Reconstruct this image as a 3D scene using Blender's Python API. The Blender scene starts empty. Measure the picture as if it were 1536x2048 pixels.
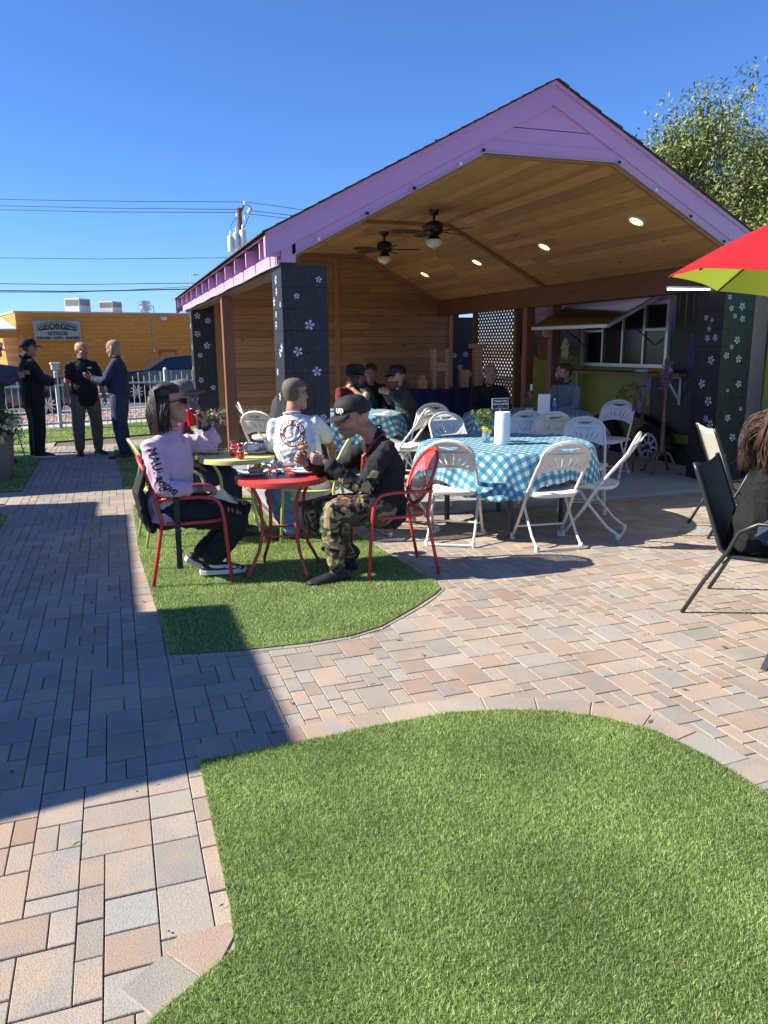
import bpy, bmesh, math, random
import numpy as np
from mathutils import Vector, Matrix, noise
random.seed(7)
PI = math.pi
R = math.radians
# ---------------------------------------------------------------- camera, sky, sun, exposure
scn = bpy.context.scene
CAM_H, PITCH, ROLL, HEAD, FOC = 1.62, R(12.3), R(0.6), R(19.0), 1538.0
_f = Vector((math.sin(HEAD)*math.cos(PITCH), math.cos(HEAD)*math.cos(PITCH), -math.sin(PITCH)))
_r = Vector((math.cos(HEAD), -math.sin(HEAD), 0))
_d = -_r.cross(_f)
_r2 = _r*math.cos(ROLL) + _d*math.sin(ROLL)
_d2 = _d*math.cos(ROLL) - _r*math.sin(ROLL)
cd = bpy.data.cameras.new('camera'); cam = bpy.data.objects.new('camera', cd); scn.collection.objects.link(cam)
m = Matrix((( _r2.x, -_d2.x, -_f.x, 0), (_r2.y, -_d2.y, -_f.y, 0), (_r2.z, -_d2.z, -_f.z, CAM_H), (0, 0, 0, 1)))
cam.matrix_world = m
cd.sensor_fit = 'VERTICAL'; cd.sensor_height = 24.0; cd.lens = FOC/2048*24.0
cd.clip_start = 0.05; cd.clip_end = 3000
scn.camera = cam
SUN_EL = R(36.5)
SUN_TRAVEL = Vector((0.976, -0.219, 0)).normalized()        # the way light runs over the ground
sd = bpy.data.lights.new('sun', 'SUN'); sun = bpy.data.objects.new('sun', sd); scn.collection.objects.link(sun)
sd.energy = 5.0; sd.angle = R(0.53); sd.color = (1.0, 0.93, 0.81)
_sv = Vector((SUN_TRAVEL.x*math.cos(SUN_EL), SUN_TRAVEL.y*math.cos(SUN_EL), -math.sin(SUN_EL)))
sun.rotation_euler = _sv.to_track_quat('-Z', 'Y').to_euler(); sun.location = (-8, 6, 12)
w = bpy.data.worlds.new('World'); scn.world = w; w.use_nodes = True
nt = w.node_tree; bg = nt.nodes['Background']
sky = nt.nodes.new('ShaderNodeTexSky'); sky.sky_type = 'NISHITA'; sky.sun_disc = False
sky.sun_elevation = SUN_EL
_to = -SUN_TRAVEL
sky.sun_rotation = math.atan2(_to.x, _to.y)
sky.altitude = 350; sky.air_density = 1.0; sky.dust_density = 0.0; sky.ozone_density = 6.0
tint = nt.nodes.new('ShaderNodeMix'); tint.data_type = 'RGBA'; tint.blend_type = 'MULTIPLY'; tint.inputs[0].default_value = 1; tint.inputs[7].default_value = (.76, 1.03, 1.46, 1)
nt.links.new(sky.outputs[0], tint.inputs[6]); nt.links.new(tint.outputs[2], bg.inputs[0]); bg.inputs[1].default_value = 0.066
scn.view_settings.view_transform = 'Standard'; scn.view_settings.look = 'None'
scn.view_settings.exposure = 1.02; scn.view_settings.gamma = 1.0; scn.view_settings.use_curve_mapping = False
scn.render.engine = 'CYCLES'
# ---------------------------------------------------------------- picking points of the place from what the camera sees
def ray(x, y): return _r2*(x-768) + _d2*(y-1024) + _f*FOC
def G(x, y, z=0.0):
    d = ray(x, y); t = (z-CAM_H)/d.z; return Vector((0, 0, CAM_H)) + d*t
def PY(x, y, Y):
    d = ray(x, y); return Vector((0, 0, CAM_H)) + d*(Y/d.y)
def PX(x, y, X):
    d = ray(x, y); return Vector((0, 0, CAM_H)) + d*(X/d.x)
def V(*a): return Vector(a)
# ---------------------------------------------------------------- objects
COL = scn.collection
def thing(name, label, cat, loc=(0, 0, 0), rz=0.0, group=None):
    o = bpy.data.objects.new(name, None); COL.objects.link(o)
    o.location = loc; o.rotation_euler = (0, 0, rz); o.empty_display_size = 0.1
    o['label'] = label; o['category'] = cat
    if group: o['group'] = group
    return o
def tag(o, label=None, cat=None, group=None, kind=None):
    if label: o['label'] = label
    if cat: o['category'] = cat
    if group: o['group'] = group
    if kind: o['kind'] = kind
    return o
def copy_tree(o, parent=None, loc=None, rz=None, label=None, group=None):
    c = o.copy(); COL.objects.link(c)
    if parent is not None: c.parent = parent
    if loc is not None: c.location = loc
    if rz is not None: c.rotation_euler = (0, 0, rz)
    if label: c['label'] = label
    if group: c['group'] = group
    for ch in list(o.children): copy_tree(ch, c)
    return c
class MB:
    """collects geometry for ONE mesh object"""
    def __init__(s): s.v = []; s.f = []; s.m = []; s.uv = None
    def add(s, vs, fs, mi=0):
        b = len(s.v); s.v += [tuple(p) for p in vs]
        for f in fs: s.f.append(tuple(b+i for i in f)); s.m.append(mi)
        return s
    def box(s, lo, hi, mi=0, rz=0, c=None):
        x0, y0, z0 = lo; x1, y1, z1 = hi
        vs = [V(x, y, z) for z in (z0, z1) for x, y in ((x0, y0), (x1, y0), (x1, y1), (x0, y1))]
        if rz:
            c = V(*(c or ((x0+x1)/2, (y0+y1)/2, 0))); c.z = 0; M = Matrix.Rotation(rz, 3, 'Z'); vs = [M@(p-c)+c for p in vs]
        return s.add(vs, [(0, 3, 2, 1), (4, 5, 6, 7), (0, 1, 5, 4), (1, 2, 6, 5), (2, 3, 7, 6), (3, 0, 4, 7)], mi)
    def bar(s, a, b, wx, wz, up=(0, 0, 1), mi=0):
        """box beam from a to b, wx wide sideways, wz along up"""
        a = V(*a); b = V(*b); t = (b-a).normalized(); u = V(*up); sd_ = t.cross(u)
        if sd_.length < 1e-4: sd_ = t.cross(V(0, 1, 0))
        sd_.normalize(); u = sd_.cross(t).normalized()
        vs = []
        for p in (a, b):
            for i, j in ((-1, -1), (1, -1), (1, 1), (-1, 1)): vs.append(p + sd_*(i*wx/2) + u*(j*wz/2))
        return s.add(vs, [(0, 1, 2, 3), (7, 6, 5, 4), (0, 4, 5, 1), (1, 5, 6, 2), (2, 6, 7, 3), (3, 7, 4, 0)], mi)
    def tube(s, pts, r, n=8, mi=0, closed=False, caps=True):
        pts = [V(*p) for p in pts]; k = len(pts); rr = r if isinstance(r, (list, tuple)) else [r]*k
        up = None; rings = []
        for i, p in enumerate(pts):
            if closed: t = (pts[(i+1) % k]-pts[i-1]).normalized()
            else: t = ((pts[min(i+1, k-1)]-p).normalized() + (p-pts[max(i-1, 0)]).normalized()).normalized()
            if up is None:
                up = V(0, 0, 1) if abs(t.z) < .9 else V(1, 0, 0)
            a = up - t*up.dot(t)
            if a.length < 1e-5: a = V(1, 0, 0)-t*t.x
            a.normalize(); up = a; b = t.cross(a)
            rings.append([p + (a*math.cos(2*PI*j/n) + b*math.sin(2*PI*j/n))*rr[i] for j in range(n)])
        vs = [q for ring in rings for q in ring]; fs = []
        for i in range(k if closed else k-1):
            i2 = (i+1) % k
            for j in range(n):
                j2 = (j+1) % n; fs.append((i*n+j, i*n+j2, i2*n+j2, i2*n+j))
        if caps and not closed: fs.append(tuple(range(n-1, -1, -1))); fs.append(tuple((k-1)*n+j for j in range(n)))
        return s.add(vs, fs, mi)
    def lathe(s, prof, c=(0, 0, 0), n=24, mi=0, axis=None, wob=0, cap=True):
        c = V(*c); vs = []; k = len(prof)
        ax = V(*axis).normalized() if axis else V(0, 0, 1)
        a = ax.orthogonal().normalized() if axis else V(1, 0, 0); b = ax.cross(a)
        for r, z in prof:
            for j in range(n):
                t = 2*PI*j/n; q = r*(1+wob*math.sin(5*t+z*30)); vs.append(c + ax*z + (a*math.cos(t)+b*math.sin(t))*q)
        fs = []
        for i in range(k-1):
            for j in range(n):
                j2 = (j+1) % n; fs.append((i*n+j, i*n+j2, (i+1)*n+j2, (i+1)*n+j))
        if cap and prof[0][0] > 1e-5: fs.append(tuple(range(n-1, -1, -1)))
        if cap and prof[-1][0] > 1e-5: fs.append(tuple((k-1)*n+j for j in range(n)))
        return s.add(vs, fs, mi)
    def ell(s, c, r, ax=None, n=12, m_=8, mi=0):
        c = V(*c); A = ax or (V(1, 0, 0), V(0, 1, 0), V(0, 0, 1)); vs = [c-A[2]*r[2]]
        for i in range(1, m_):
            p = -PI/2 + PI*i/m_
            for j in range(n):
                t = 2*PI*j/n
                vs.append(c + A[0]*(r[0]*math.cos(p)*math.cos(t)) + A[1]*(r[1]*math.cos(p)*math.sin(t)) + A[2]*(r[2]*math.sin(p)))
        vs.append(c+A[2]*r[2]); fs = []
        for j in range(n): fs.append((0, 1+(j+1) % n, 1+j))
        for i in range(m_-2):
            for j in range(n):
                a0 = 1+i*n; j2 = (j+1) % n; fs.append((a0+j, a0+j2, a0+n+j2, a0+n+j))
        l = len(vs)-1; a0 = 1+(m_-2)*n
        for j in range(n): fs.append((a0+j, a0+(j+1) % n, l))
        return s.add(vs, fs, mi)
    def prism(s, poly, z0, z1, mi=0, M=None):
        n = len(poly); vs = [V(x, y, z0) for x, y in poly]+[V(x, y, z1) for x, y in poly]
        if M: vs = [M@p for p in vs]
        fs = [tuple(range(n-1, -1, -1)), tuple(range(n, 2*n))]+[(i, (i+1) % n, n+(i+1) % n, n+i) for i in range(n)]
        return s.add(vs, fs, mi)
    def quad(s, a, b, c, d, mi=0): return s.add([a, b, c, d], [(0, 1, 2, 3)], mi)
    def build(s, name, mats, parent=None, world=False, smooth=False, bevel=0, uv=None):
        if not isinstance(mats, (list, tuple)): mats = [mats]
        off = V(0, 0, 0)
        if world and parent is not None:
            q = parent
            while q is not None: off += q.location; q = q.parent
        me = bpy.data.meshes.new(name)
        me.from_pydata([(a[0]-off.x, a[1]-off.y, a[2]-off.z) for a in s.v] if world else s.v, [], s.f)
        for mt in mats: me.materials.append(mt)
        if len(mats) > 1: me.polygons.foreach_set('material_index', s.m)
        if smooth is True: me.polygons.foreach_set('use_smooth', [True]*len(me.polygons))
        elif smooth:
            me.polygons.foreach_set('use_smooth', [True]*len(me.polygons)); me.set_sharp_from_angle(angle=R(smooth))
        if uv is not None:
            l = me.uv_layers.new(name='UVMap'); li = np.zeros(len(me.loops), int); me.loops.foreach_get('vertex_index', li)
            l.data.foreach_set('uv', np.asarray(uv, dtype=np.float32)[li].ravel())
        me.update()
        o = bpy.data.objects.new(name, me); COL.objects.link(o)
        if parent is not None: o.parent = parent
        if bevel:
            b = o.modifiers.new('bevel', 'BEVEL'); b.width = bevel; b.segments = 2; b.limit_method = 'ANGLE'; b.angle_limit = R(40); b.harden_normals = False
        return o
def inst(me_obj, name, loc, parent=None, rz=0, scale=None):
    o = bpy.data.objects.new(name, me_obj.data); COL.objects.link(o); o.location = loc; o.rotation_euler = (0, 0, rz)
    if scale: o.scale = scale
    if parent is not None: o.parent = parent
    return o
# ---------------------------------------------------------------- materials
def _n(nt, t, **k):
    n = nt.nodes.new(t)
    for a, b in k.items():
        if a in n.inputs.keys() if isinstance(a, str) else False: n.inputs[a].default_value = b
    return n
def c4(c): return (c[0], c[1], c[2], 1)
def mat(name, col, rough=.6, metal=0.0, col2=None, vscale=6, var=.5, bump=0, bscale=80, spec=.5, coat=0, emit=None, estr=1, isl=0.0, alpha=None, sheen=0, trans=0, stretch=None, sss=0, coord='Object', detail=4):
    m = bpy.data.materials.new(name); m.use_nodes = True; nt = m.node_tree; b = nt.nodes['Principled BSDF']; L = nt.links.new
    b.inputs['Base Color'].default_value = c4(col); b.inputs['Roughness'].default_value = rough; b.inputs['Metallic'].default_value = metal
    b.inputs['Specular IOR Level'].default_value = spec
    if coat: b.inputs['Coat Weight'].default_value = coat; b.inputs['Coat Roughness'].default_value = .08
    if sheen: b.inputs['Sheen Weight'].default_value = sheen
    if trans: b.inputs['Transmission Weight'].default_value = trans
    if sss: b.inputs['Subsurface Weight'].default_value = sss; b.inputs['Subsurface Radius'].default_value = (.01, .004, .002); b.inputs['Subsurface Scale'].default_value = 1.0
    if alpha is not None: b.inputs['Alpha'].default_value = alpha
    if emit: b.inputs['Emission Color'].default_value = c4(emit); b.inputs['Emission Strength'].default_value = estr
    tc = nt.nodes.new('ShaderNodeTexCoord'); mp = nt.nodes.new('ShaderNodeMapping'); L(tc.outputs[coord], mp.inputs[0])
    if stretch: mp.inputs['Scale'].default_value = stretch
    src = None
    if col2 is not None:
        ns = nt.nodes.new('ShaderNodeTexNoise'); ns.inputs['Scale'].default_value = vscale; ns.inputs['Detail'].default_value = detail; L(mp.outputs[0], ns.inputs['Vector'])
        rp = nt.nodes.new('ShaderNodeValToRGB'); rp.color_ramp.elements[0].position = .5-var*.5; rp.color_ramp.elements[1].position = .5+var*.5
        rp.color_ramp.elements[0].color = c4(col); rp.color_ramp.elements[1].color = c4(col2); L(ns.outputs['Fac'], rp.inputs[0]); src = rp.outputs[0]
    if isl:
        gi = nt.nodes.new('ShaderNodeNewGeometry'); oi = nt.nodes.new('ShaderNodeObjectInfo'); ad = nt.nodes.new('ShaderNodeMath'); ad.operation = 'ADD'
        L(gi.outputs['Random Per Island'], ad.inputs[0]); L(oi.outputs['Random'], ad.inputs[1]); fr = nt.nodes.new('ShaderNodeMath'); fr.operation = 'FRACT'; L(ad.outputs[0], fr.inputs[0])
        mr = nt.nodes.new('ShaderNodeMapRange'); L(fr.outputs[0], mr.inputs[0]); mr.inputs[3].default_value = 1-isl; mr.inputs[4].default_value = 1+isl
        mx = nt.nodes.new('ShaderNodeVectorMath'); mx.operation = 'SCALE'
        if src: L(src, mx.inputs[0])
        else: mx.inputs[0].default_value = col[:3]
        L(mr.outputs[0], mx.inputs['Scale']); src = mx.outputs[0]
    if src: L(src, b.inputs['Base Color'])
    if bump:
        n2 = nt.nodes.new('ShaderNodeTexNoise'); n2.inputs['Scale'].default_value = bscale; n2.inputs['Detail'].default_value = 3; L(mp.outputs[0], n2.inputs['Vector'])
        bp = nt.nodes.new('ShaderNodeBump'); bp.inputs['Strength'].default_value = bump; bp.inputs['Distance'].default_value = .01; L(n2.outputs['Fac'], bp.inputs['Height']); L(bp.outputs[0], b.inputs['Normal'])
    return m
def ramp(nt, src, stops, interp='LINEAR'):
    r = nt.nodes.new('ShaderNodeValToRGB'); r.color_ramp.interpolation = interp; e = r.color_ramp.elements
    while len(e) > 1: e.remove(e[-1])
    e[0].position = stops[0][0]; e[0].color = c4(stops[0][1])
    for p, c in stops[1:]: x = e.new(p); x.color = c4(c)
    nt.links.new(src, r.inputs[0]); return r.outputs[0]
def fresh(name, rough=.6):
    m = bpy.data.materials.new(name); m.use_nodes = True; nt = m.node_tree; b = nt.nodes['Principled BSDF']; b.inputs['Roughness'].default_value = rough
    tc = nt.nodes.new('ShaderNodeTexCoord'); return m, nt, b, tc, nt.links.new
# ================================================================ GROUND
m_dirt = mat('dry_ground', (.30, .24, .19), .95, col2=(.24, .19, .15), vscale=.6, bump=.3, bscale=40)
m_sand = mat('joint_sand', (.10, .085, .07), .95, col2=(.16, .13, .10), vscale=30)
def paver_mat():
    m, nt, b, tc, L = fresh('concrete_paver', .85)
    gi = nt.nodes.new('ShaderNodeNewGeometry'); oi = nt.nodes.new('ShaderNodeObjectInfo')
    ad = nt.nodes.new('ShaderNodeMath'); L(gi.outputs['Random Per Island'], ad.inputs[0]); L(oi.outputs['Random'], ad.inputs[1])
    fr = nt.nodes.new('ShaderNodeMath'); fr.operation = 'FRACT'; L(ad.outputs[0], fr.inputs[0])
    base = ramp(nt, fr.outputs[0], [(0, (.42, .35, .27)), (.17, (.43, .32, .24)), (.34, (.37, .33, .275)), (.48, (.315, .305, .275)), (.60, (.40, .285, .21)), (.72, (.43, .365, .28)), (.84, (.43, .285, .21)), (.93, (.34, .33, .30)), (1, (.39, .345, .28))])
    sec = ramp(nt, fr.outputs[0], [(0, (.39, .27, .20)), (.25, (.32, .31, .28)), (.4, (.42, .34, .26)), (.55, (.41, .35, .28)), (.8, (.31, .31, .295)), (1, (.40, .29, .22))])
    mp = nt.nodes.new('ShaderNodeMapping'); L(gi.outputs['Position'], mp.inputs[0])
    n1 = nt.nodes.new('ShaderNodeTexNoise'); n1.inputs['Scale'].default_value = 5.5; n1.inputs['Detail'].default_value = 2; L(mp.outputs[0], n1.inputs['Vector'])
    f = ramp(nt, n1.outputs['Fac'], [(.46, (0, 0, 0)), (.66, (.9, .9, .9))])
    mx = nt.nodes.new('ShaderNodeMix'); mx.data_type = 'RGBA'; L(f, mx.inputs[0]); L(base, mx.inputs[6]); L(sec, mx.inputs[7])
    n2 = nt.nodes.new('ShaderNodeTexNoise'); n2.inputs['Scale'].default_value = 200; n2.inputs['Detail'].default_value = 2; L(mp.outputs[0], n2.inputs['Vector'])
    g = ramp(nt, n2.outputs['Fac'], [(.3, (.62, .62, .62)), (.5, (1, 1, 1)), (.68, (1.0, 1.0, 1.0)), (.75, (1.5, 1.5, 1.48))])
    mu = nt.nodes.new('ShaderNodeMix'); mu.data_type = 'RGBA'; mu.blend_type = 'MULTIPLY'; mu.inputs[0].default_value = .9; L(mx.outputs[2], mu.inputs[6]); L(g, mu.inputs[7])
    n3 = nt.nodes.new('ShaderNodeTexNoise'); n3.inputs['Scale'].default_value = 1.3; n3.inputs['Detail'].default_value = 5; L(mp.outputs[0], n3.inputs['Vector'])
    h = ramp(nt, n3.outputs['Fac'], [(.3, (.86, .85, .84)), (.6, (1.05, 1.04, 1.02))])
    mw = nt.nodes.new('ShaderNodeMix'); mw.data_type = 'RGBA'; mw.blend_type = 'MULTIPLY'; mw.inputs[0].default_value = 1; L(mu.outputs[2], mw.inputs[6]); L(h, mw.inputs[7])
    br = nt.nodes.new('ShaderNodeMath'); br.operation = 'MULTIPLY'; br.inputs[1].default_value = 7.31; L(fr.outputs[0], br.inputs[0]); bf = nt.nodes.new('ShaderNodeMath'); bf.operation = 'FRACT'; L(br.outputs[0], bf.inputs[0])
    bm_ = nt.nodes.new('ShaderNodeMapRange'); L(bf.outputs[0], bm_.inputs[0]); bm_.inputs[3].default_value = .85; bm_.inputs[4].default_value = 1.10
    sv = nt.nodes.new('ShaderNodeVectorMath'); sv.operation = 'SCALE'; L(mw.outputs[2], sv.inputs[0]); L(bm_.outputs[0], sv.inputs['Scale']); L(sv.outputs[0], b.inputs['Base Color'])
    bp = nt.nodes.new('ShaderNodeBump'); bp.inputs['Strength'].default_value = .5; bp.inputs['Distance'].default_value = .004; L(n2.outputs['Fac'], bp.inputs['Height']); L(bp.outputs[0], b.inputs['Normal'])
    return m
m_paver = paver_mat()
tag(MB().box((-600, -600, -.5), (600, 600, -.16)).build('ground', m_dirt), kind='structure')
patio = tag(MB().box((-8, -2, -.155), (6.93, 17.6, -.018)).build('patio', m_sand), kind='structure')
def paver_geo(mb, x0, y0, x1, y1, top, jit=.0015, tilt=0):
    j = .0018; k_ = .0030; x0 += j; y0 += k_; x1 -= j; y1 -= k_; c = .0020; h = .0026
    def z(x, y): return top + tilt*((x-x0)-(y-y0))
    vs = [(x0, y0, top-.02), (x1, y0, top-.02), (x1, y1, top-.02), (x0, y1, top-.02),
          (x0, y0, z(x0, y0)-h), (x1, y0, z(x1, y0)-h), (x1, y1, z(x1, y1)-h), (x0, y1, z(x0, y1)-h),
          (x0+c, y0+c, z(x0, y0)), (x1-c, y0+c, z(x1, y0)), (x1-c, y1-c, z(x1, y1)), (x0+c, y1-c, z(x0, y1))]
    fs = [(8, 9, 10, 11)]
    for i in range(4):
        k = (i+1) % 4; fs.append((i, k, 4+k, 4+i)); fs.append((4+i, 4+k, 8+k, 8+i))
    mb.add(vs, fs)
def in_poly(p, poly):
    x, y = p; c = False; n = len(poly)
    for i in range(n):
        x0, y0 = poly[i]; x1, y1 = poly[i-1]
        if (y0 > y) != (y1 > y) and x < (x1-x0)*(y-y0)/(y1-y0)+x0: c = not c
    return c
TURF_NEAR = [(-.75, .95), (-.03, 1.69), (.19, 1.84), (.2, 2.0), (.2, 2.87), (.65, 2.88), (.97, 2.90), (1.3, 2.90), (1.52, 2.85), (1.75, 2.75), (1.92, 2.62), (2.05, 2.45), (2.11, 2.2), (2.13, 1.89), (2.2, 1.5), (2.5, .9), (2.5, .3), (-.75, .3)]
TURF_MID = [(.17, 4.03), (.5, 3.96), (.9, 3.93), (1.15, 3.95), (1.36, 4.03), (1.68, 4.28), (1.88, 4.46), (1.97, 4.56), (2.0, 4.72), (1.95, 5.3), (1.9, 6.0), (1.87, 6.60), (1.30, 6.62), (1.30, 8.28), (.08, 8.28), (.08, 6.2)]
TURF_LEFT = [(-4, 3), (-1.10, 3), (-1.10, 8.20), (-1.17, 8.36), (-4, 8.36)]
TURF_PLANTER = [(-4, 9.63), (-1.11, 9.63), (-1.13, 12.78), (-1.15, 13.80), (-1.6, 13.93), (-4, 13.5)]
TURF_PATHSIDE = [(.03, 9.3), (1.32, 9.3), (1.32, 13.3), (-.10, 13.4), (-.06, 11.8)]
def S(u, v, z=0):   # the street runs 14 degrees off the patio's grid
    a = R(14); return V(-1.0+u*math.cos(a)-v*math.sin(a), 17.0+u*math.sin(a)+v*math.cos(a), z)
TURF_FENCE = [tuple(S(-9, -2.6)[:2]), tuple(S(-.7, -2.30)[:2]), tuple(S(.2, -2.18)[:2]), tuple(S(1.2, -2.16)[:2]), tuple(S(4, -2.1)[:2]), tuple(S(6, -1.5)[:2]), tuple(S(6, .28)[:2]), tuple(S(-9, .28)[:2])]
SLAB = [(1.40, 6.72), (6.93, 6.72), (6.93, 15.6), (1.40, 15.6)]
# running random ashlar of the path and patio, 7.5 cm module
U = .075
def tile_region(x0, y0, nx, ny, keep, sizes, seed):
    rnd = random.Random(seed); occ = np.zeros((nx, ny), bool); vj = np.zeros((nx+1, ny+1), bool); hj = np.zeros((nx+1, ny+1), bool); out = []
    for j in range(ny):
        for i in range(nx):
            if occ[i, j]: continue
            opts = []
            for (a, b, wgt) in sizes:
                if i+a <= nx and j+b <= ny and not occ[i:i+a, j:j+b].any(): opts.append((a, b, wgt))
            if not opts: occ[i, j] = True; a, b = 1, 1
            else:
                opts = [(a, b, w_*(.03 if j > 0 and (i+a) < nx and vj[i+a, j-1] else 1)*(.25 if i > 0 and j+b < ny and hj[i-1, j+b] else 1)) for a, b, w_ in opts]
                t = rnd.random()*sum(o[2] for o in opts); a, b = opts[-1][:2]
                for o in opts:
                    t -= o[2]
                    if t <= 0: a, b = o[:2]; break
            occ[i:i+a, j:j+b] = True; vj[i+a, j:j+b] = True; hj[i:i+a, j+b] = True
            X, Y = x0+i*U, y0+j*U; cx, cy = X+a*U/2, Y+b*U/2
            if keep(cx, cy): out.append((X, Y, X+a*U, Y+b*U))
    return out
def hidden(x, y, mgn=.12):
    for P in (TURF_NEAR, TURF_MID, TURF_LEFT, TURF_PLANTER, TURF_PATHSIDE, TURF_FENCE):
        if all(in_poly((x+a, y+b), P) for a, b in ((mgn, mgn), (-mgn, mgn), (mgn, -mgn), (-mgn, -mgn))): return True
    return 1.46 < x < 6.93 and 6.9 < y
SZ = [(3, 2, 4.5), (2, 3, 4), (2, 2, 3), (1, 2, 1.2), (2, 1, .9), (1, 1, .05)]
SZW = [(2, 3, 4), (3, 2, 5), (2, 2, 3), (1, 2, .9), (2, 1, .6), (1, 1, .05)]
P_all = []
P_all += tile_region(-1.05+.0, -.30, 14, 190, lambda x, y: not hidden(x, y) and y < 15.6, SZ, 3)
P_all += tile_region(.15, -.30, 92, 96, lambda x, y: not hidden(x, y), SZW, 5)
P_all += tile_region(.15, 6.90, 16, 100, lambda x, y: not hidden(x, y), SZ, 9)
P_all += tile_region(-4.65, -.30, 46, 200, lambda x, y: not hidden(x, y) and not (x > -1.25) and y < 15.6, SZ, 12)
y = -.3                                                   # edge courses beside the path
rr = random.Random(2)
while y < 15.4:
    h = rr.choice([.15, .15, .225])
    P_all.append((0, y, .15, y+h)); P_all.append((-1.20, y, -1.05, y+h)); y += h
def seen_size(p):
    c = V((p[0]+p[2])/2, (p[1]+p[3])/2, 0) - V(0, 0, CAM_H); z = c.dot(_f)
    if z < .3: return 0
    px, py = 768+FOC*c.dot(_r2)/z, 1024+FOC*c.dot(_d2)/z
    if not (-60 < px < 1600 and -60 < py < 2110): return 0
    if in_poly(((p[0]+p[2])/2, (p[1]+p[3])/2), TURF_NEAR): return 0
    return (p[2]-p[0])*(p[3]-p[1])*abs(c.z)/z**3
P_all.sort(key=seen_size, reverse=True)
shared = {}
rnd = random.Random(4)
for i, p in enumerate(P_all[:298]):
    k = (round((p[2]-p[0])/U), round((p[3]-p[1])/U))
    if k not in shared:
        mb = MB(); paver_geo(mb, 0, 0, k[0]*U, k[1]*U, 0); o = mb.build('paver', m_paver, patio); o.location = (p[0], p[1], 0); shared[k] = o
    else: o = inst(shared[k], 'paver', (p[0], p[1], 0), patio)
    o.location.z = rnd.uniform(-.0012, .0012); o.rotation_euler = (rnd.uniform(-.004, .004), rnd.uniform(-.004, .004), rnd.uniform(-.004, .004))
mb = MB()
for p in P_all[298:]: paver_geo(mb, *p, rnd.uniform(-.0012, .0012), tilt=rnd.uniform(-.004, .004))
tag(mb.build('paver', m_paver, patio), kind='stuff')
# border courses that follow the rounded turf edges
def border(poly, i0, i1, step, seed):
    rnd = random.Random(seed); pts = [V(*poly[i], 0) for i in range(i0, i1+1)]
    L_ = [0]
    for a, b in zip(pts, pts[1:]): L_.append(L_[-1]+(b-a).length)
    def at(s):
        for k in range(len(pts)-1):
            if s <= L_[k+1]+1e-6: t = (s-L_[k])/(L_[k+1]-L_[k]); return pts[k].lerp(pts[k+1], t), (pts[k+1]-pts[k]).normalized()
        return pts[-1], (pts[-1]-pts[-2]).normalized()
    s = 0
    while s < L_[-1]-.06:
        l = min(rnd.choice([.15, .225, .225]), L_[-1]-s); a, ta = at(s+.001); b, tb = at(s+l-.001)
        na, nb = V(-ta.y, ta.x, 0), V(-tb.y, tb.x, 0)
        q = [a-na*.03, b-nb*.03, b+nb*.148, a+na*.148]; top = .0045
        mbp = MB(); cen = sum(q, V(0, 0, 0))/4
        vs = [(p.x, p.y, -.02) for p in q]+[(p.x, p.y, top-.004) for p in q]+[(p.x+(cen.x-p.x)*.035, p.y+(cen.y-p.y)*.035, top) for p in q]
        fs = [(8, 9, 10, 11)]
        for i in range(4): k = (i+1) % 4; fs += [(i, k, 4+k, 4+i), (4+i, 4+k, 8+k, 8+i)]
        mb_border.add(vs, fs); s += l
mb_border = MB()
border(TURF_NEAR, 1, 3, .2, 1); border(TURF_NEAR, 4, 14, .2, 2); border(TURF_MID, 0, 8, .2, 3)
# border polygons run with the turf on their right-hand side
tag(mb_border.build('border_paver', m_paver, patio), kind='stuff')
rnd = random.Random(77); mb = MB()                             # dry clippings and bits blown onto the pavers
for k in range(170):
    x_, y_ = (rnd.uniform(-.6, 3.2), rnd.uniform(1.2, 5.5)); a = rnd.random()*6.28; l_ = rnd.uniform(.006, .03); w_ = rnd.uniform(.0006, .004) if k % 4 else .008
    d, e = V(math.cos(a), math.sin(a), 0)*l_, V(-math.sin(a), math.cos(a), 0)*w_; p_ = V(x_, y_, .008); mb.add([p_-d, p_-d*.2+e+V(0, 0, .002), p_+d, p_-d*.2-e], [(0, 1, 2, 3)])
m_bits = mat('dry_bits', (.16, .15, .07), .9, isl=.6); tag(mb.build('leaf_litter', m_bits), kind='stuff')
# concrete slab below the pavilion
m_slab = mat('smooth_concrete', (.36, .37, .38), .55, col2=(.30, .31, .33), vscale=1.5, bump=.1, bscale=25)
slab = tag(MB().prism(SLAB, -.15, .035).build('pavilion_floor', m_slab), kind='structure')
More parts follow.
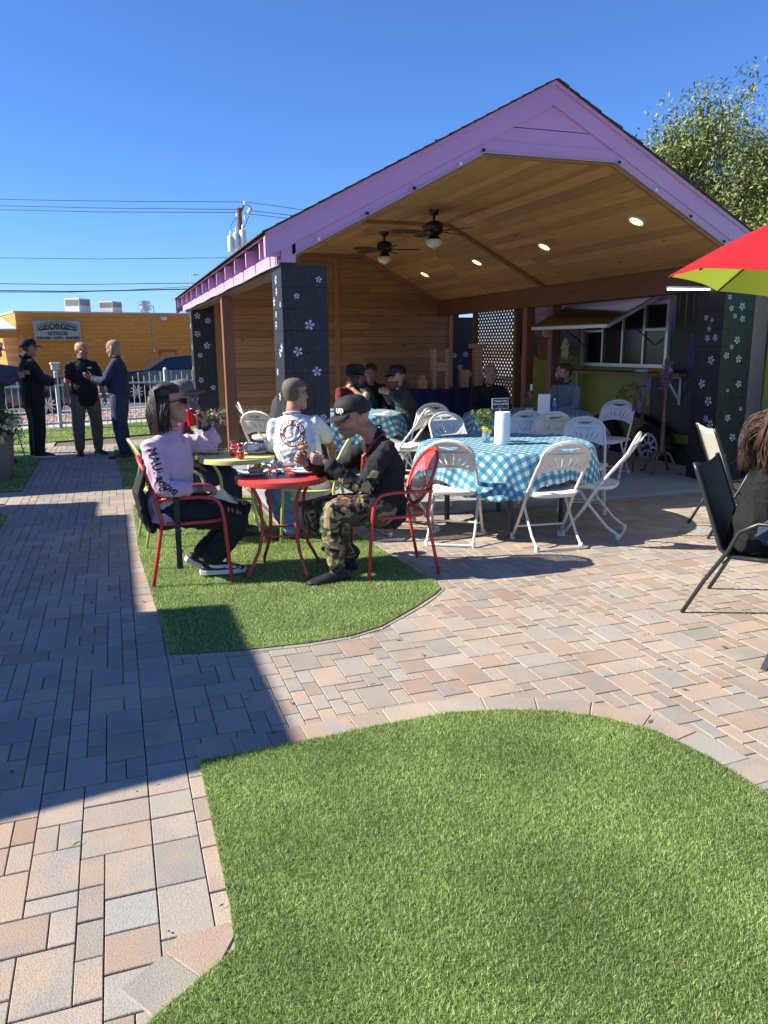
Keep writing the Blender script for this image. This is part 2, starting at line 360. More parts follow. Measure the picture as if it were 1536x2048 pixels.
# ---------------------------------------------------------------- artificial turf
def turf_mat():
    m, nt, b, tc, L = fresh('turf_blade', .45)
    gi = nt.nodes.new('ShaderNodeNewGeometry')
    c = ramp(nt, gi.outputs['Random Per Island'], [(0, (.04, .08, .02)), (.24, (.15, .27, .055)), (.5, (.42, .58, .16)), (.8, (.60, .75, .28)), (.93, (.62, .72, .34)), (1, (.62, .58, .38))])
    n3 = nt.nodes.new('ShaderNodeTexNoise'); n3.inputs['Scale'].default_value = 2.2; n3.inputs['Detail'].default_value = 3; L(gi.outputs['Position'], n3.inputs['Vector'])
    h = ramp(nt, n3.outputs['Fac'], [(.3, (.72, .76, .7)), (.7, (1.22, 1.18, 1.15))])
    mw = nt.nodes.new('ShaderNodeMix'); mw.data_type = 'RGBA'; mw.blend_type = 'MULTIPLY'; mw.inputs[0].default_value = 1; L(c, mw.inputs[6]); L(h, mw.inputs[7])
    L(mw.outputs[2], b.inputs['Base Color']); b.inputs['Specular IOR Level'].default_value = .55
    tr = nt.nodes.new('ShaderNodeBsdfTranslucent'); L(mw.outputs[2], tr.inputs[0]); ms = nt.nodes.new('ShaderNodeMixShader'); ms.inputs[0].default_value = .48
    L(b.outputs[0], ms.inputs[1]); L(tr.outputs[0], ms.inputs[2]); L(ms.outputs[0], nt.nodes['Material Output'].inputs[0])
    return m
m_turf = turf_mat(); m_mat = mat('turf_backing', (.08, .13, .03), .95, col2=(.13, .15, .05), vscale=60)
def sample_poly(poly, n, rs):
    P = np.array(poly); lo, hi = P.min(0), P.max(0); out = np.zeros((0, 2))
    while len(out) < n:
        q = rs.uniform(lo, hi, (int(n*1.6), 2)); ins = np.zeros(len(q), bool)
        for i in range(len(P)):
            x0, y0 = P[i]; x1, y1 = P[i-1]
            c = ((y0 > q[:, 1]) != (y1 > q[:, 1])); xx = (x1-x0)*(q[:, 1]-y0)/((y1-y0) if y1 != y0 else 1e-9)+x0
            ins ^= c & (q[:, 0] < xx)
        out = np.vstack([out, q[ins]])
    return out[:n]
def poly_area(P): P = np.array(P); x, y = P.T; return abs(np.dot(x, np.roll(y, 1))-np.dot(y, np.roll(x, 1)))/2
def turf(poly, dens, h, wd, seed, clip=None, cull=None, vis=None):
    base = tag(MB().prism(vis or poly, -.02, .010).build('turf', m_mat), kind='structure')
    rs = np.random.RandomState(seed); n = int(poly_area(poly)*dens); q = sample_poly(poly, n, rs)
    if cull:
        q = q[cull(q[:, 0], q[:, 1])]; n = len(q)
    if n == 0: return
    a = rs.uniform(0, 2*PI, n); hh = h*rs.uniform(.55, 1.15, n); lean = rs.uniform(.15, 1.0, n)*h; la = rs.normal(2.2, 1.5, n)
    w2 = wd*rs.uniform(.6, 1.2, n)/2; cx, cy = np.cos(a)*w2, np.sin(a)*w2; z0 = np.full(n, .006)
    lx, ly = np.cos(la)*lean, np.sin(la)*lean
    v = np.zeros((n, 5, 3))
    v[:, 0] = np.c_[q[:, 0]-cx, q[:, 1]-cy, z0]; v[:, 1] = np.c_[q[:, 0]+cx, q[:, 1]+cy, z0]
    v[:, 2] = np.c_[q[:, 0]+cx*.8+lx*.35, q[:, 1]+cy*.8+ly*.35, z0+hh*.6]; v[:, 3] = np.c_[q[:, 0]-cx*.8+lx*.35, q[:, 1]-cy*.8+ly*.35, z0+hh*.6]
    v[:, 4] = np.c_[q[:, 0]+lx, q[:, 1]+ly, z0+hh]
    me = bpy.data.meshes.new('grass'); me.vertices.add(n*5); me.vertices.foreach_set('co', v.ravel())
    idx = (np.arange(n)*5)[:, None]+np.array([0, 1, 2, 3, 3, 2, 4])[None]
    me.loops.add(n*7); me.loops.foreach_set('vertex_index', idx.ravel().astype(np.int32))
    me.polygons.add(n*2); st = np.c_[np.arange(n)*7, np.arange(n)*7+4].ravel(); me.polygons.foreach_set('loop_start', st.astype(np.int32))
    me.materials.append(m_turf); me.update(calc_edges=True); me.validate()
    o = bpy.data.objects.new('grass', me); COL.objects.link(o); o.parent = base; o['kind'] = 'stuff'
def frame_cull(x, y):
    cx = x*_r2.x+y*_r2.y-CAM_H*_r2.z; cy = x*_d2.x+y*_d2.y-CAM_H*_d2.z; cz = x*_f.x+y*_f.y-CAM_H*_f.z
    px = 768+FOC*cx/cz; py = 1024+FOC*cy/cz
    return (cz > .2) & (px > -500) & (px < 2300) & (py < 2900)
turf(TURF_NEAR, 95000, .0165, .0021, 1, cull=frame_cull)
turf(TURF_MID, 26000, .018, .0032, 2, cull=frame_cull)
turf(TURF_LEFT, 9000, .022, .005, 3, cull=frame_cull)
turf(TURF_PLANTER, 6000, .024, .006, 4, cull=frame_cull)
turf(TURF_PATHSIDE, 6000, .024, .006, 5, cull=frame_cull)
turf(TURF_FENCE, 3500, .026, .009, 6, cull=frame_cull)
# ---------------------------------------------------------------- street
m_asph = mat('asphalt', (.10, .10, .105), .9, col2=(.075, .075, .08), vscale=8, bump=.3, bscale=90)
m_walk = mat('sidewalk_concrete', (.46, .44, .41), .85, col2=(.40, .38, .35), vscale=3)
m_grav = mat('pink_gravel', (.52, .36, .29), .95, col2=(.30, .20, .17), vscale=16, var=.35, bump=.8, bscale=40)
m_line = mat('road_paint', (.72, .72, .70), .6)
def strip(name, u0, u1, v0, v1, z0, z1, m, **k):
    q = [S(u0, v0), S(u1, v0), S(u1, v1), S(u0, v1)]
    return tag(MB().prism([(a.x, a.y) for a in q], z0, z1).build(name, m), **k)
strip('sidewalk', -60, 60, .30, .95, -.15, .012, m_walk, kind='structure')
strip('gravel_bed', -60, 60, .95, 3.75, -.15, .0, m_grav, kind='structure')
strip('kerb', -60, 60, 3.75, 3.95, -.15, .02, m_walk, kind='structure')
strip('road', -60, 60, 3.95, 11.2, -.15, -.11, m_asph, kind='structure')
strip('road_line', -60, 60, 6.2, 6.32, -.106, -.102, m_line, kind='structure')
strip('road_line', -60, 60, 8.6, 8.72, -.106, -.102, m_line, kind='structure')
strip('kerb', -60, 60, 11.2, 11.5, -.15, .03, m_walk, kind='structure')
strip('gravel_bed', -60, 60, 11.5, 13.6, -.15, .01, m_grav, kind='structure')
strip('parking_lot', -60, 60, 13.6, 45, -.15, .0, m_walk, kind='structure')
rs = random.Random(8); mb = MB()                               # loose stones standing out of the gravel bed
for i in range(2600):
    p = S(rs.uniform(-2.5, 3), rs.uniform(.98, 3.7)); r = rs.uniform(.012, .035)
    mb.ell((p.x, p.y, r*.3), (r*rs.uniform(.8, 1.5), r, r*rs.uniform(.5, .9)), n=5, m_=3)
m_stone = mat('gravel_stone', (.56, .40, .33), .9, isl=.45)
tag(mb.build('gravel', m_stone), kind='stuff')
# ================================================================ PAVILION
def wood_mat(name, a, b_, axis, knots=True, rough=.6, tone=.22, gs=1.0, bump=.15):
    m, nt, b, tc, L = fresh(name, rough)
    mp = nt.nodes.new('ShaderNodeMapping'); L(tc.outputs['Object'], mp.inputs[0])
    sc = {'X': (1.2, 22, 22), 'Y': (22, 1.2, 22), 'Z': (22, 22, 1.2)}[axis]; mp.inputs['Scale'].default_value = [s*gs for s in sc]
    oi = nt.nodes.new('ShaderNodeObjectInfo'); ml = nt.nodes.new('ShaderNodeMath'); ml.operation = 'MULTIPLY'; ml.inputs[1].default_value = 37; L(oi.outputs['Random'], ml.inputs[0])
    n1 = nt.nodes.new('ShaderNodeTexNoise'); n1.noise_dimensions = '4D'; n1.inputs['Scale'].default_value = 1.6; n1.inputs['Detail'].default_value = 5; n1.inputs['Distortion'].default_value = .5
    L(mp.outputs[0], n1.inputs['Vector']); L(ml.outputs[0], n1.inputs['W'])
    c = ramp(nt, n1.outputs['Fac'], [(.32, a), (.55, b_), (.7, tuple(x*.8 for x in a))])
    mr = nt.nodes.new('ShaderNodeMapRange'); L(oi.outputs['Random'], mr.inputs[0]); mr.inputs[3].default_value = 1-tone; mr.inputs[4].default_value = 1+tone
    sc2 = nt.nodes.new('ShaderNodeVectorMath'); sc2.operation = 'SCALE'; L(c, sc2.inputs[0]); L(mr.outputs[0], sc2.inputs['Scale']); out = sc2.outputs[0]
    if knots:
        vo = nt.nodes.new('ShaderNodeTexVoronoi'); vo.inputs['Scale'].default_value = 3.2; mp2 = nt.nodes.new('ShaderNodeMapping'); L(tc.outputs['Object'], mp2.inputs[0])
        mp2.inputs['Scale'].default_value = {'X': (.6, 1.3, 1.3), 'Y': (1.3, .6, 1.3), 'Z': (1.3, 1.3, .6)}[axis]; L(mp2.outputs[0], vo.inputs['Vector'])
        k = ramp(nt, vo.outputs['Distance'], [(.0, (.18, .13, .10)), (.05, (.25, .18, .14)), (.085, (1, 1, 1))])
        mx = nt.nodes.new('ShaderNodeMix'); mx.data_type = 'RGBA'; mx.blend_type = 'MULTIPLY'; mx.inputs[0].default_value = 1; L(out, mx.inputs[6]); L(k, mx.inputs[7]); out = mx.outputs[2]
    L(out, b.inputs['Base Color'])
    bp = nt.nodes.new('ShaderNodeBump'); bp.inputs['Strength'].default_value = bump; bp.inputs['Distance'].default_value = .004; L(n1.outputs['Fac'], bp.inputs['Height']); L(bp.outputs[0], b.inputs['Normal'])
    return m
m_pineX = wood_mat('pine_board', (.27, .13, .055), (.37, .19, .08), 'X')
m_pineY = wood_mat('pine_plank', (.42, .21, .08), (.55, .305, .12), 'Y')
m_pineZ = wood_mat('pine_trim', (.36, .16, .055), (.44, .21, .075), 'Z', knots=False)
m_redwood = wood_mat('stained_post', (.17, .065, .035), (.24, .095, .05), 'Z', knots=False, bump=.4)
m_beam = wood_mat('stained_beam', (.13, .052, .026), (.19, .078, .038), 'Y', bump=.3)
m_pink = mat('lilac_pink_paint', (.60, .35, .60), .62, col2=(.49, .28, .50), vscale=2.2, var=.9, detail=8, bump=.35, bscale=24, stretch=(.5, 1, 1.6))
m_roof = mat('brown_shingle', (.06, .045, .035), .95, col2=(.11, .085, .065), vscale=40, bump=.6, bscale=150, isl=.25)
m_navy = mat('painted_dark_block', (.008, .009, .015), .55, col2=(.022, .020, .029), vscale=2.5, bump=.35, bscale=45, stretch=(2, 2, .6))
m_petal = mat('white_flower_paint', (.66, .65, .76), .6, col2=(.46, .42, .62), vscale=40)
m_leafp = mat('green_leaf_paint', (.030, .036, .028), .7, col2=(.08, .085, .062), vscale=14)
m_black = mat('black_paint', (.012, .012, .013), .45); m_dark = mat('near_black', (.006, .006, .007), .6)
m_white = mat('white_paint', (.75, .75, .74), .5)
m_galv = mat('galvanised_steel', (.55, .56, .57), .38, metal=.9, col2=(.42, .43, .44), vscale=12)
CX, ZA, SL = 4.14, 4.06, .516
YF, YB = 6.95, 17.0
pav = thing('pavilion', 'open-sided wooden pavilion with lilac pink gable, pine ceiling and dark flower-painted columns', 'pavilion', (CX, 11, 0))
B_ = lambda mb, n, m, **k: mb.build(n, m, k.pop('parent', pav), world=True, **k)
zr = lambda x: ZA - abs(x-CX)*SL
# roof deck and shingle courses
for s in (-1, 1):
    mb = MB(); e = CX+s*2.81
    vs = []
    for yy in (YF+.02, YB):
        for x, dz in ((CX, -.03), (e, -.03), (e, -.055), (CX, -.055)): vs.append((x, yy, zr(x)+dz))
    mb.add(vs, [(0, 1, 2, 3), (7, 6, 5, 4), (0, 4, 5, 1), (1, 5, 6, 2), (2, 6, 7, 3), (3, 7, 4, 0)]); B_(mb, 'roof_deck', m_roof)
    rnd = random.Random(11+s); n = 23
    for i in range(n):
        a, b = i/n, (i+1.25)/n; xa, xb = CX+s*(2.84*(1-a)), CX+s*max(0.0, 2.84*(1-b)); y0 = YF-.035-rnd.uniform(0, .02)
        t = .012; za, zb = zr(xa)-.03+t+.004, zr(xb)-.03+.006; mb = MB()
        vs = [(xa, y0, za), (xb, y0, zb), (xb, YB+.03, zb), (xa, YB+.03, za), (xa, y0, za-t), (xb, y0, zb-t*.6), (xb, YB+.03, zb-t*.6), (xa, YB+.03, za-t)]
        mb.add(vs, [(0, 1, 2, 3), (7, 6, 5, 4), (0, 4, 5, 1), (1, 5, 6, 2), (2, 6, 7, 3), (3, 7, 4, 0)]); B_(mb, 'shingle_course', m_roof)
def rake(mb, x0, x1, ztop, zbot, y0, y1, mi=0):
    """sloping board: ztop / zbot are functions of x"""
    vs = [(x, y, f(x)) for y in (y0, y1) for x, f in ((x0, zbot), (x1, zbot), (x1, ztop), (x0, ztop))]
    mb.add(vs, [(0, 1, 2, 3), (7, 6, 5, 4), (0, 4, 5, 1), (1, 5, 6, 2), (2, 6, 7, 3), (3, 7, 4, 0)], mi)
for s in (-1, 1):
    e = CX+s*2.81
    for nm, a, b, y0, y1, m_ in (('barge_board', -.055, -.25, YF, YF+.035, m_pink), ('rake_moulding', -.035, -.075, YF-.018, YF-.001, m_pink)):
        mb = MB(); rake(mb, CX, e, lambda x, a=a: zr(x)+a, lambda x, b=b: zr(x)+b, y0, y1); B_(mb, nm, m_)
    mb = MB(); x1 = CX+s*2.57; rake(mb, CX+s*.72, x1, lambda x: zr(x)-.252, lambda x: zr(x)-.335, YF+.012, YF+.045); B_(mb, 'rake_trim', m_pink)
    mb = MB(); rake(mb, CX+s*.70, x1, lambda x: zr(x)-.337, lambda x: zr(x)-.375, YF+.03, YF+.07); B_(mb, 'ceiling_edge', m_pineX)
    mb = MB(); rake(mb, CX, e, lambda x: zr(x)-.06, lambda x: zr(x)-.33, YB-.04, YB); B_(mb, 'barge_board', m_pink)
ZC = 3.355
B_(MB().box((CX-.735, YF+.010, ZC), (CX+.735, YF+.043, ZC+.105)), 'collar_trim', m_pink)
B_(MB().box((CX-.70, YF+.03, ZC-.03), (CX+.70, YF+.07, ZC-.002)), 'ceiling_edge', m_pineX)
# gable infill boards with a dark gap between
for z0, z1 in ((ZC+.106, 3.592), (3.600, 3.80)):
    h = lambda z: min(.9, (ZA-.20-z)/SL); mb = MB(); vs = []
    for y in (YF+.02, YF+.04): vs += [(CX-h(z0), y, z0), (CX+h(z0), y, z0), (CX+max(.01, h(z1)), y, z1), (CX-max(.01, h(z1)), y, z1)]
    mb.add(vs, [(0, 1, 2, 3), (7, 6, 5, 4), (0, 4, 5, 1), (1, 5, 6, 2), (2, 6, 7, 3), (3, 7, 4, 0)]); B_(mb, 'gable_board', m_pink)
B_(MB().prism([(CX-1.2, YF+.041), (CX+1.2, YF+.041), (CX+1.2, YF+.055), (CX-1.2, YF+.055)], ZC+.03, 3.44), 'gable_backing', m_dark)
# ceiling planks run the length of the pavilion
rnd = random.Random(21)
def planks(fn, n, w, nm='ceiling_plank'):
    for i in range(n):
        y = YF+.075; first = True
        while y < 15.24:
            l = rnd.uniform(2.2, 3.8); y1 = min(15.25, y+l)
            if 15.25-y1 < .5: y1 = 15.25
            p0, p1 = fn(i*w+.002), fn((i+1)*w-.002); d = V(p1[0]-p0[0], 0, p1[1]-p0[1]).normalized(); nn = V(-d.z, 0, d.x)
            if nn.z < 0: nn = -nn
            mb = MB(); a, b = V(p0[0], 0, p0[1]), V(p1[0], 0, p1[1]); e = .004; vs = []
            for yy in (y+.002, y1-.002):
                for q in (a+nn*.016, b+nn*.016, b+nn*e, b-d*e, a+d*e, a+nn*e): vs.append((q.x, yy, q.z))
            fs = [(0, 1, 2, 3, 4, 5), (11, 10, 9, 8, 7, 6)]+[(k, 6+k, 6+(k+1) % 6, (k+1) % 6) for k in range(6)]
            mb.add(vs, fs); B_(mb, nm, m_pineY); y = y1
sl = math.hypot(1, SL)
for s in (-1, 1):
    x0 = CX+s*.715; wd = (2.50-.715)*sl/14
    planks(lambda t, s=s, x0=x0: (x0+s*t/sl, ZC-t/sl*SL), 14, wd)
planks(lambda t: (CX-.715+t, ZC), 10, .143)
# ribs on ceiling, back rib and studs
for yy in (11.0, 15.16):
    mb = MB().box((CX-.73, yy, ZC-.05), (CX+.73, yy+.09, ZC-.002)); B_(mb, 'ceiling_rib', m_pineX)
    for s in (-1, 1):
        mb = MB(); rake(mb, CX+s*.72, CX+s*2.42, lambda x: ZC-.003-(abs(x-CX)-.715)*SL, lambda x: ZC-.055-(abs(x-CX)-.715)*SL, yy, yy+.09); B_(mb, 'ceiling_rib', m_pineX)
# side beams
B_(MB().box((1.49, YF+.08, 2.29), (1.66, 16.6, 2.475)), 'side_beam', m_beam)
B_(MB().box((6.50, YF+.08, 2.19), (6.74, 16.6, 2.475)), 'side_beam', m_beam)
# back wall of horizontal boards
rnd = random.Random(5); z = .04
while z < 3.30:
    z1 = z+.1445
    zt = z1 - .003
    hw = 2.66 if zt < 2.40 else min(2.66, (ZC-z)/SL+.73)
    x = CX-hw if hw < 2.2 else 1.89; xe = CX+hw if hw < 2.2 else 6.84
    while x < xe-.01:
        x1 = min(xe, x+rnd.choice([1.2, 1.9, 2.4, 3.0, 3.6]))
        if xe-x1 < .4: x1 = xe
        e = .005; mb = MB(); vs = [(x+.001, yy, zz) for yy, zz in ((15.30, z+e), (15.30, zt-e), (15.305, zt), (15.33, zt), (15.33, z), (15.305, z))]
        vs += [(x1-.001, b, c) for a, b, c in vs]
        mb.add(vs, [(5, 4, 3, 2, 1, 0), (6, 7, 8, 9, 10, 11)]+[(k, (k+1) % 6, 6+(k+1) % 6, 6+k) for k in range(6)])
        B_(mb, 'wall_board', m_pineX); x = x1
    z = z1
B_(MB().add([(x, y_, z) for y_ in (15.334, 15.36) for x, z in ((1.50, .036), (7.0, .036), (7.0, 2.40), (6.7, 2.46), (CX+.72, 3.45), (CX-.72, 3.45), (1.50, 2.46))], [(0, 1, 2, 3, 4, 5, 6), (13, 12, 11, 10, 9, 8, 7)]+[(k, 7+k, 7+(k+1) % 7, (k+1) % 7) for k in range(7)]), 'wall_sheathing', m_dark)
for x in (1.90, 4.26): B_(MB().box((x, 15.27, .04), (x+.10, 15.298, 2.50 if x < 3 else 3.29)), 'wall_stud', m_pineZ)
B_(MB().box((6.75, 15.27, .04), (6.84, 15.298, 2.40)), 'wall_stud', m_pineZ)
# posts


def post(x, y_, w_, z1, m_=m_redwood): B_(MB().box((x, y_, .036), (x+w_, y_+w_, z1)), 'post', m_, bevel=.006)
post(1.50, 11.2, .15, 2.288); post(6.53, 10.8, .15, 2.188); post(6.53, 11.6, .15, 2.188)
# eave on the left: fascia cavities between rafter tails, band board below
B_(MB().box((1.335, YF+.04, 2.555), (1.36, YB, 2.60)), 'eave_moulding', m_pink)
B_(MB().box((1.472, YF+.30, 2.43), (1.486, 16.7, 2.62)), 'eave_back_board', m_pink)
for yy in [7.10, 7.34, 8.12, 8.88, 9.65, 10.46, 11.3, 12.15, 13.0, 13.88, 14.8, 15.7, 16.7]:
    mb = MB(); rake(mb, 1.352, 1.47, lambda x: min(2.552, zr(x)-.06), lambda x: 2.39+(x-1.35)*.3, yy, yy+.038); B_(mb, 'rafter_tail', m_pink)
y = YF+.10
for y1 in (7.35, 8.05, 8.80, 9.55, 10.3, 11.1, 11.9, 12.7, 13.5, 14.4, 15.4, 16.7):
    B_(MB().box((1.445, y, 2.325), (1.470, y1-.006, 2.425)), 'band_board', m_pink); y = y1
B_(MB().box((1.335, YF+.036, 2.385), (1.47, YF+.10, 2.552)), 'eave_return', m_pink)
B_(MB().box((1.472, YF+.012, 2.335), (1.60, YF+.14, 2.62)), 'corner_block', m_pink)
B_(MB().box((6.68, YF+.012, 2.335), (6.80, YF+.14, 2.62)), 'corner_block', m_pink)
# columns of painted concrete block
def flower(mb, c, ax, ay, r, rot=0, mi=0, pet=5):
    for k in range(pet):
        a = rot+2*PI*k/pet; d = ax*math.cos(a)+ay*math.sin(a); e = -ax*math.sin(a)+ay*math.cos(a)
        pts = [c+d*r*.10, c+d*r*.5+e*r*.20, c+d*r*.82+e*r*.30, c+d*r*1.0+e*r*.14, c+d*r*.9, c+d*r*1.0-e*r*.14, c+d*r*.82-e*r*.30, c+d*r*.5-e*r*.20]
        mb.add(pts, [tuple(range(8))], mi)
def leaf(mb, c, ax, ay, l, wd, rot, mi=1, bend=.15):
    d = ax*math.cos(rot)+ay*math.sin(rot); e = -ax*math.sin(rot)+ay*math.cos(rot)
    pts = [c, c+d*l*.3+e*wd*.5, c+d*l*.65+e*(wd*.45+bend*l*.5), c+d*l+e*bend*l, c+d*l*.65+e*(bend*l*.5-wd*.3), c+d*l*.3-e*wd*.4]
    mb.add(pts, [tuple(range(6))], mi)
def column(x0, y0, w_, top, fl_front, fl_left, seed):
    rnd = random.Random(seed); nb = 12; h = (top-.036)/nb
    B_(MB().box((x0+.008, y0+.008, .036), (x0+w_-.008, y0+w_-.008, top-.002)), 'column_core', m_dark)
    for k in range(nb):
        z0 = .036+k*h; B_(MB().box((x0, y0, z0+.001), (x0+w_, y0+w_, z0+h-.001)), 'block', m_navy, bevel=.0025)
    mb = MB(); off = .0025
    for face, fls in (('f', fl_front), ('l', fl_left)):
        if face == 'f': o, ax, nn = V(x0, y0-off, 0), V(1, 0, 0), V(0, -1, 0)
        else: o, ax, nn = V(x0-off, y0+w_, 0), V(0, -1, 0), V(-1, 0, 0)
        ay = V(0, 0, 1)
        for i in range(64 if face == 'f' else 44):
            u, z = rnd.uniform(.03, w_-.03), rnd.uniform(.1, top-.12); l = rnd.uniform(.05, .13)
            rot = rnd.choice([PI/2, PI/2, -PI/2])+rnd.uniform(-.7, .7)
            if not (.01 < u+math.cos(rot)*l*1.1 < w_-.01 and .05 < z+math.sin(rot)*l < top-.02): continue
            leaf(mb, o+ax*u+ay*z, ax, ay, l, rnd.uniform(.006, .016), rot, 1, rnd.uniform(-.2, .2))
        for i in range(12):                                   # long thin stems
            u, z = rnd.uniform(.05, w_-.05), rnd.uniform(.1, top-.9); du = 0
            for k in range(9):
                du2 = du+rnd.uniform(-.018, .022)
                if not .01 < u+du2 < w_-.01: break
                p, q = o+ax*(u+du)+ay*(z+k*.07)-nn*.0006, o+ax*(u+du2)+ay*(z+k*.07+.07)-nn*.0006
                mb.add([p-ax*.002, p+ax*.002, q+ax*.002, q-ax*.002], [(0, 1, 2, 3)], 1); du = du2
        for (u, z, r) in fls:
            fb = MB(); flower(fb, o+ax*u+ay*z+nn*.0008, ax, ay, r*rnd.uniform(.78, .98), rnd.uniform(0, 6)); B_(fb, 'painted_flower', m_petal)
    tag(B_(mb, 'painted_leaves', [m_petal, m_leafp]), kind='stuff')
def frontpx(lst, y0, x0, w_, r=.05):
    out = []
    for q in lst:
        p = PY(q[0], q[1], y0)
        if x0+.03 < p.x < x0+w_-.03 and .1 < p.z < 2.4: out.append((p.x-x0, p.z, q[2] if len(q) > 2 else r))
    return out
def leftpx(lst, x0, y0, w_, r=.045):
    out = []
    for q in lst:
        p = PX(q[0], q[1], x0)
        if y0+.03 < p.y < y0+w_-.03 and .1 < p.z < 2.4: out.append((y0+w_-p.y, p.z, q[2] if len(q) > 2 else r))
    return out
FL = [(637, 559, .03), (593, 592, .03), (619, 650, .052), (596, 703, .052), (634, 743, .052), (647, 834, .04), (594, 792, .04)]
FLl = [(552, 560), (549, 604), (561, 609, .03), (564, 696), (556, 744), (553, 650)]
column(1.47, 7.0, .42, 2.32, frontpx(FL, 7.0, 1.47, .42)+[(.3, .5, .05), (.12, .85, .05)], leftpx(FLl, 1.47, 7.0, .42)+[(.2, 2.1, .045), (.15, 1.9, .035), (.27, 1.55, .045), (.18, 1.15, .05)], 3)
FR = [(1240+x/5.12, 560+y/5.12, r) for x, y, r in ((1125, 175, .035), (1250, 270, .05), (1140, 290, .035), (1175, 370, .03), (1252, 398, .04), (1198, 615, .05), (1143, 685, .035), (1088, 775, .05), (1213, 808, .05), (1213, 1065, .05), (1100, 1130, .02), (1232, 1320, .025), (1100, 1412, .052), (1150, 1612, .05), (885, 385, .035), (945, 410, .03), (915, 500, .035), (897, 595, .04), (978, 590, .04), (935, 820, .055), (840, 1062, .06), (905, 1240, .06), (880, 1420, .05), (925, 1475, .055), (1068, 1798, .03))]
column(6.38, 7.0, .42, 2.32, frontpx(FR, 7.0, 6.38, .42), leftpx(FR, 6.38, 7.0, .42), 4)
FB = [(340+x/3.657, 380+y/3.657, .065) for x, y in ((200, 920), (277, 955), (200, 1052), (270, 1138), (220, 1210), (227, 1390), (315, 1445))]
column(1.47, 15.3, .42, 2.28, frontpx(FB, 15.3, 1.47, .42), [(.2, 2.0, .06), (.25, 1.6, .06), (.15, 1.2, .06), (.2, .8, .06)], 5)
FD = [(720+x/5.12, 700+y/5.12, .065) for x, y in ((965, 55), (1082, 45), (1022, 180), (1120, 250), (1030, 375), (1160, 135))]
column(6.845, 15.28, .50, 2.16, frontpx(FD, 15.28, 6.845, .50), [], 6)
# string of light clips and cable under the front edge
m_cable = mat('grey_cable', (.45, .44, .42), .5)
pts = [(x, YF-.008, zr(x)-.340) for x in np.linspace(CX-2.56, CX-.745, 9)]+[(CX-.735, YF-.008, ZC-.004), (CX+.735, YF-.008, ZC-.004)]+[(x, YF-.008, zr(x)-.340) for x in np.linspace(CX+.745, CX+2.56, 9)]
cab = B_(MB().tube(pts, .006, 5), 'light_string', m_cable)
for i, p in enumerate(pts[1:-1:2]):
    MB().box((p[0]-.012, YF-.022, p[2]+.004), (p[0]+.012, YF-.003, p[2]+.030)).build('clip', m_dark if i % 3 else m_white, cab).location = (-CX, -11, 0)
pts = [(1.455, YF+.05, 2.318)]+[(1.44+.004*math.sin(k*2.1), 7.3+k*.55, 2.316+.006*math.sin(k*1.7)) for k in range(16)]
B_(MB().tube(pts, .007, 5), 'light_string', m_cable)
# downlights in the right slope
m_lamp = mat('warm_lamp', (.9, .75, .45), .5, emit=(1.0, .62, .20), estr=1.9); m_ring = mat('lamp_ring', (.6, .6, .58), .4)
tsl = V(1, 0, -SL).normalized(); nsl = V(SL, 0, 1).normalized()
for x, y_ in ((5.66, 7.66), (5.72, 9.74), (5.72, 11.84), (5.72, 14.09)):
    c = V(x, y_, ZC-(x-CX-.715)*SL)-nsl*.004
    rg = B_(MB().lathe([(.078, -.002), (.078, -.008), (.105, -.008), (.105, .004)], c, 28, axis=nsl, cap=False), 'downlight', m_ring, smooth=40)
    q = MB().lathe([(0, -.004), (.076, -.004)], c, 24, axis=nsl).build('lamp_lens', m_lamp, rg); q.location = (-CX, -11, 0)
# ---------------------------------------------------------------- ceiling fans
m_fan = mat('black_fan_metal', (.012, .012, .014), .35); m_blade = mat('dark_brown_blade', (.05, .028, .018), .5, col2=(.08, .045, .03), vscale=12)
m_globe = mat('frosted_glass', (.72, .72, .68), .35)
def fan(loc, rz, label):
    t = thing('ceiling_fan', label, 'fan', loc, rz, 'ceiling fans')
    MB().lathe([(.0, 0), (.075, 0), (.06, -.05), (.02, -.075)], n=20).build('canopy', m_fan, t, smooth=50)
    MB().lathe([(.016, -.07), (.016, -.14)], n=10).build('downrod', m_fan, t, smooth=50)
    MB().lathe([(0, -.13), (.06, -.14), (.115, -.17), (.125, -.21), (.12, -.28), (.07, -.31), (.06, -.33), (.08, -.34), (.09, -.375), (0, -.375)], n=24).build('motor', m_fan, t, smooth=50)
    for k in range(5):
        a = 2*PI*k/5; M = Matrix.Rotation(a, 3, 'Z')
        outl = [(.20, -.05), (.34, -.068), (.50, -.072), (.56, -.04), (.57, 0), (.56, .04), (.50, .072), (.34, .068), (.20, .05)]
        T = Matrix.Rotation(R(11), 3, 'X'); vs = []
        for z in (-.004, .004): vs += [M@(T@V(x, y, z)+V(0, 0, -.27)) for x, y in outl]
        n = len(outl); mb = MB().add(vs, [tuple(range(n-1, -1, -1)), tuple(range(n, 2*n))]+[(i, (i+1) % n, n+(i+1) % n, n+i) for i in range(n)])
        bl = mb.build('blade', m_blade, t); q = MB().bar(M@V(.09, 0, -.27), M@V(.25, 0, -.265), .03, .008).build('blade_iron', m_fan, bl)
    MB().lathe([(.105, -.375), (.112, -.39), (.108, -.42), (.085, -.455), (.045, -.475), (.012, -.480), (.010, -.495), (0, -.497)], n=28).build('light_bowl', m_globe, t, smooth=60)
    MB().tube([(.05, -.03, -.37), (.052, -.03, -.62)], .0022, 4).build('pull_chain', m_dark, t)
    MB().tube([(-.05, .02, -.37), (-.052, .02, -.55)], .0022, 4).build('pull_chain', m_dark, t)
fan((CX+.05, 10.0, ZC), .35, 'black ceiling fan with frosted bowl, the nearer of the two, hanging from pine ceiling')
fan((CX+.08, 12.1, ZC), .9, 'black ceiling fan with frosted bowl, the farther and lower-looking one near back wall')
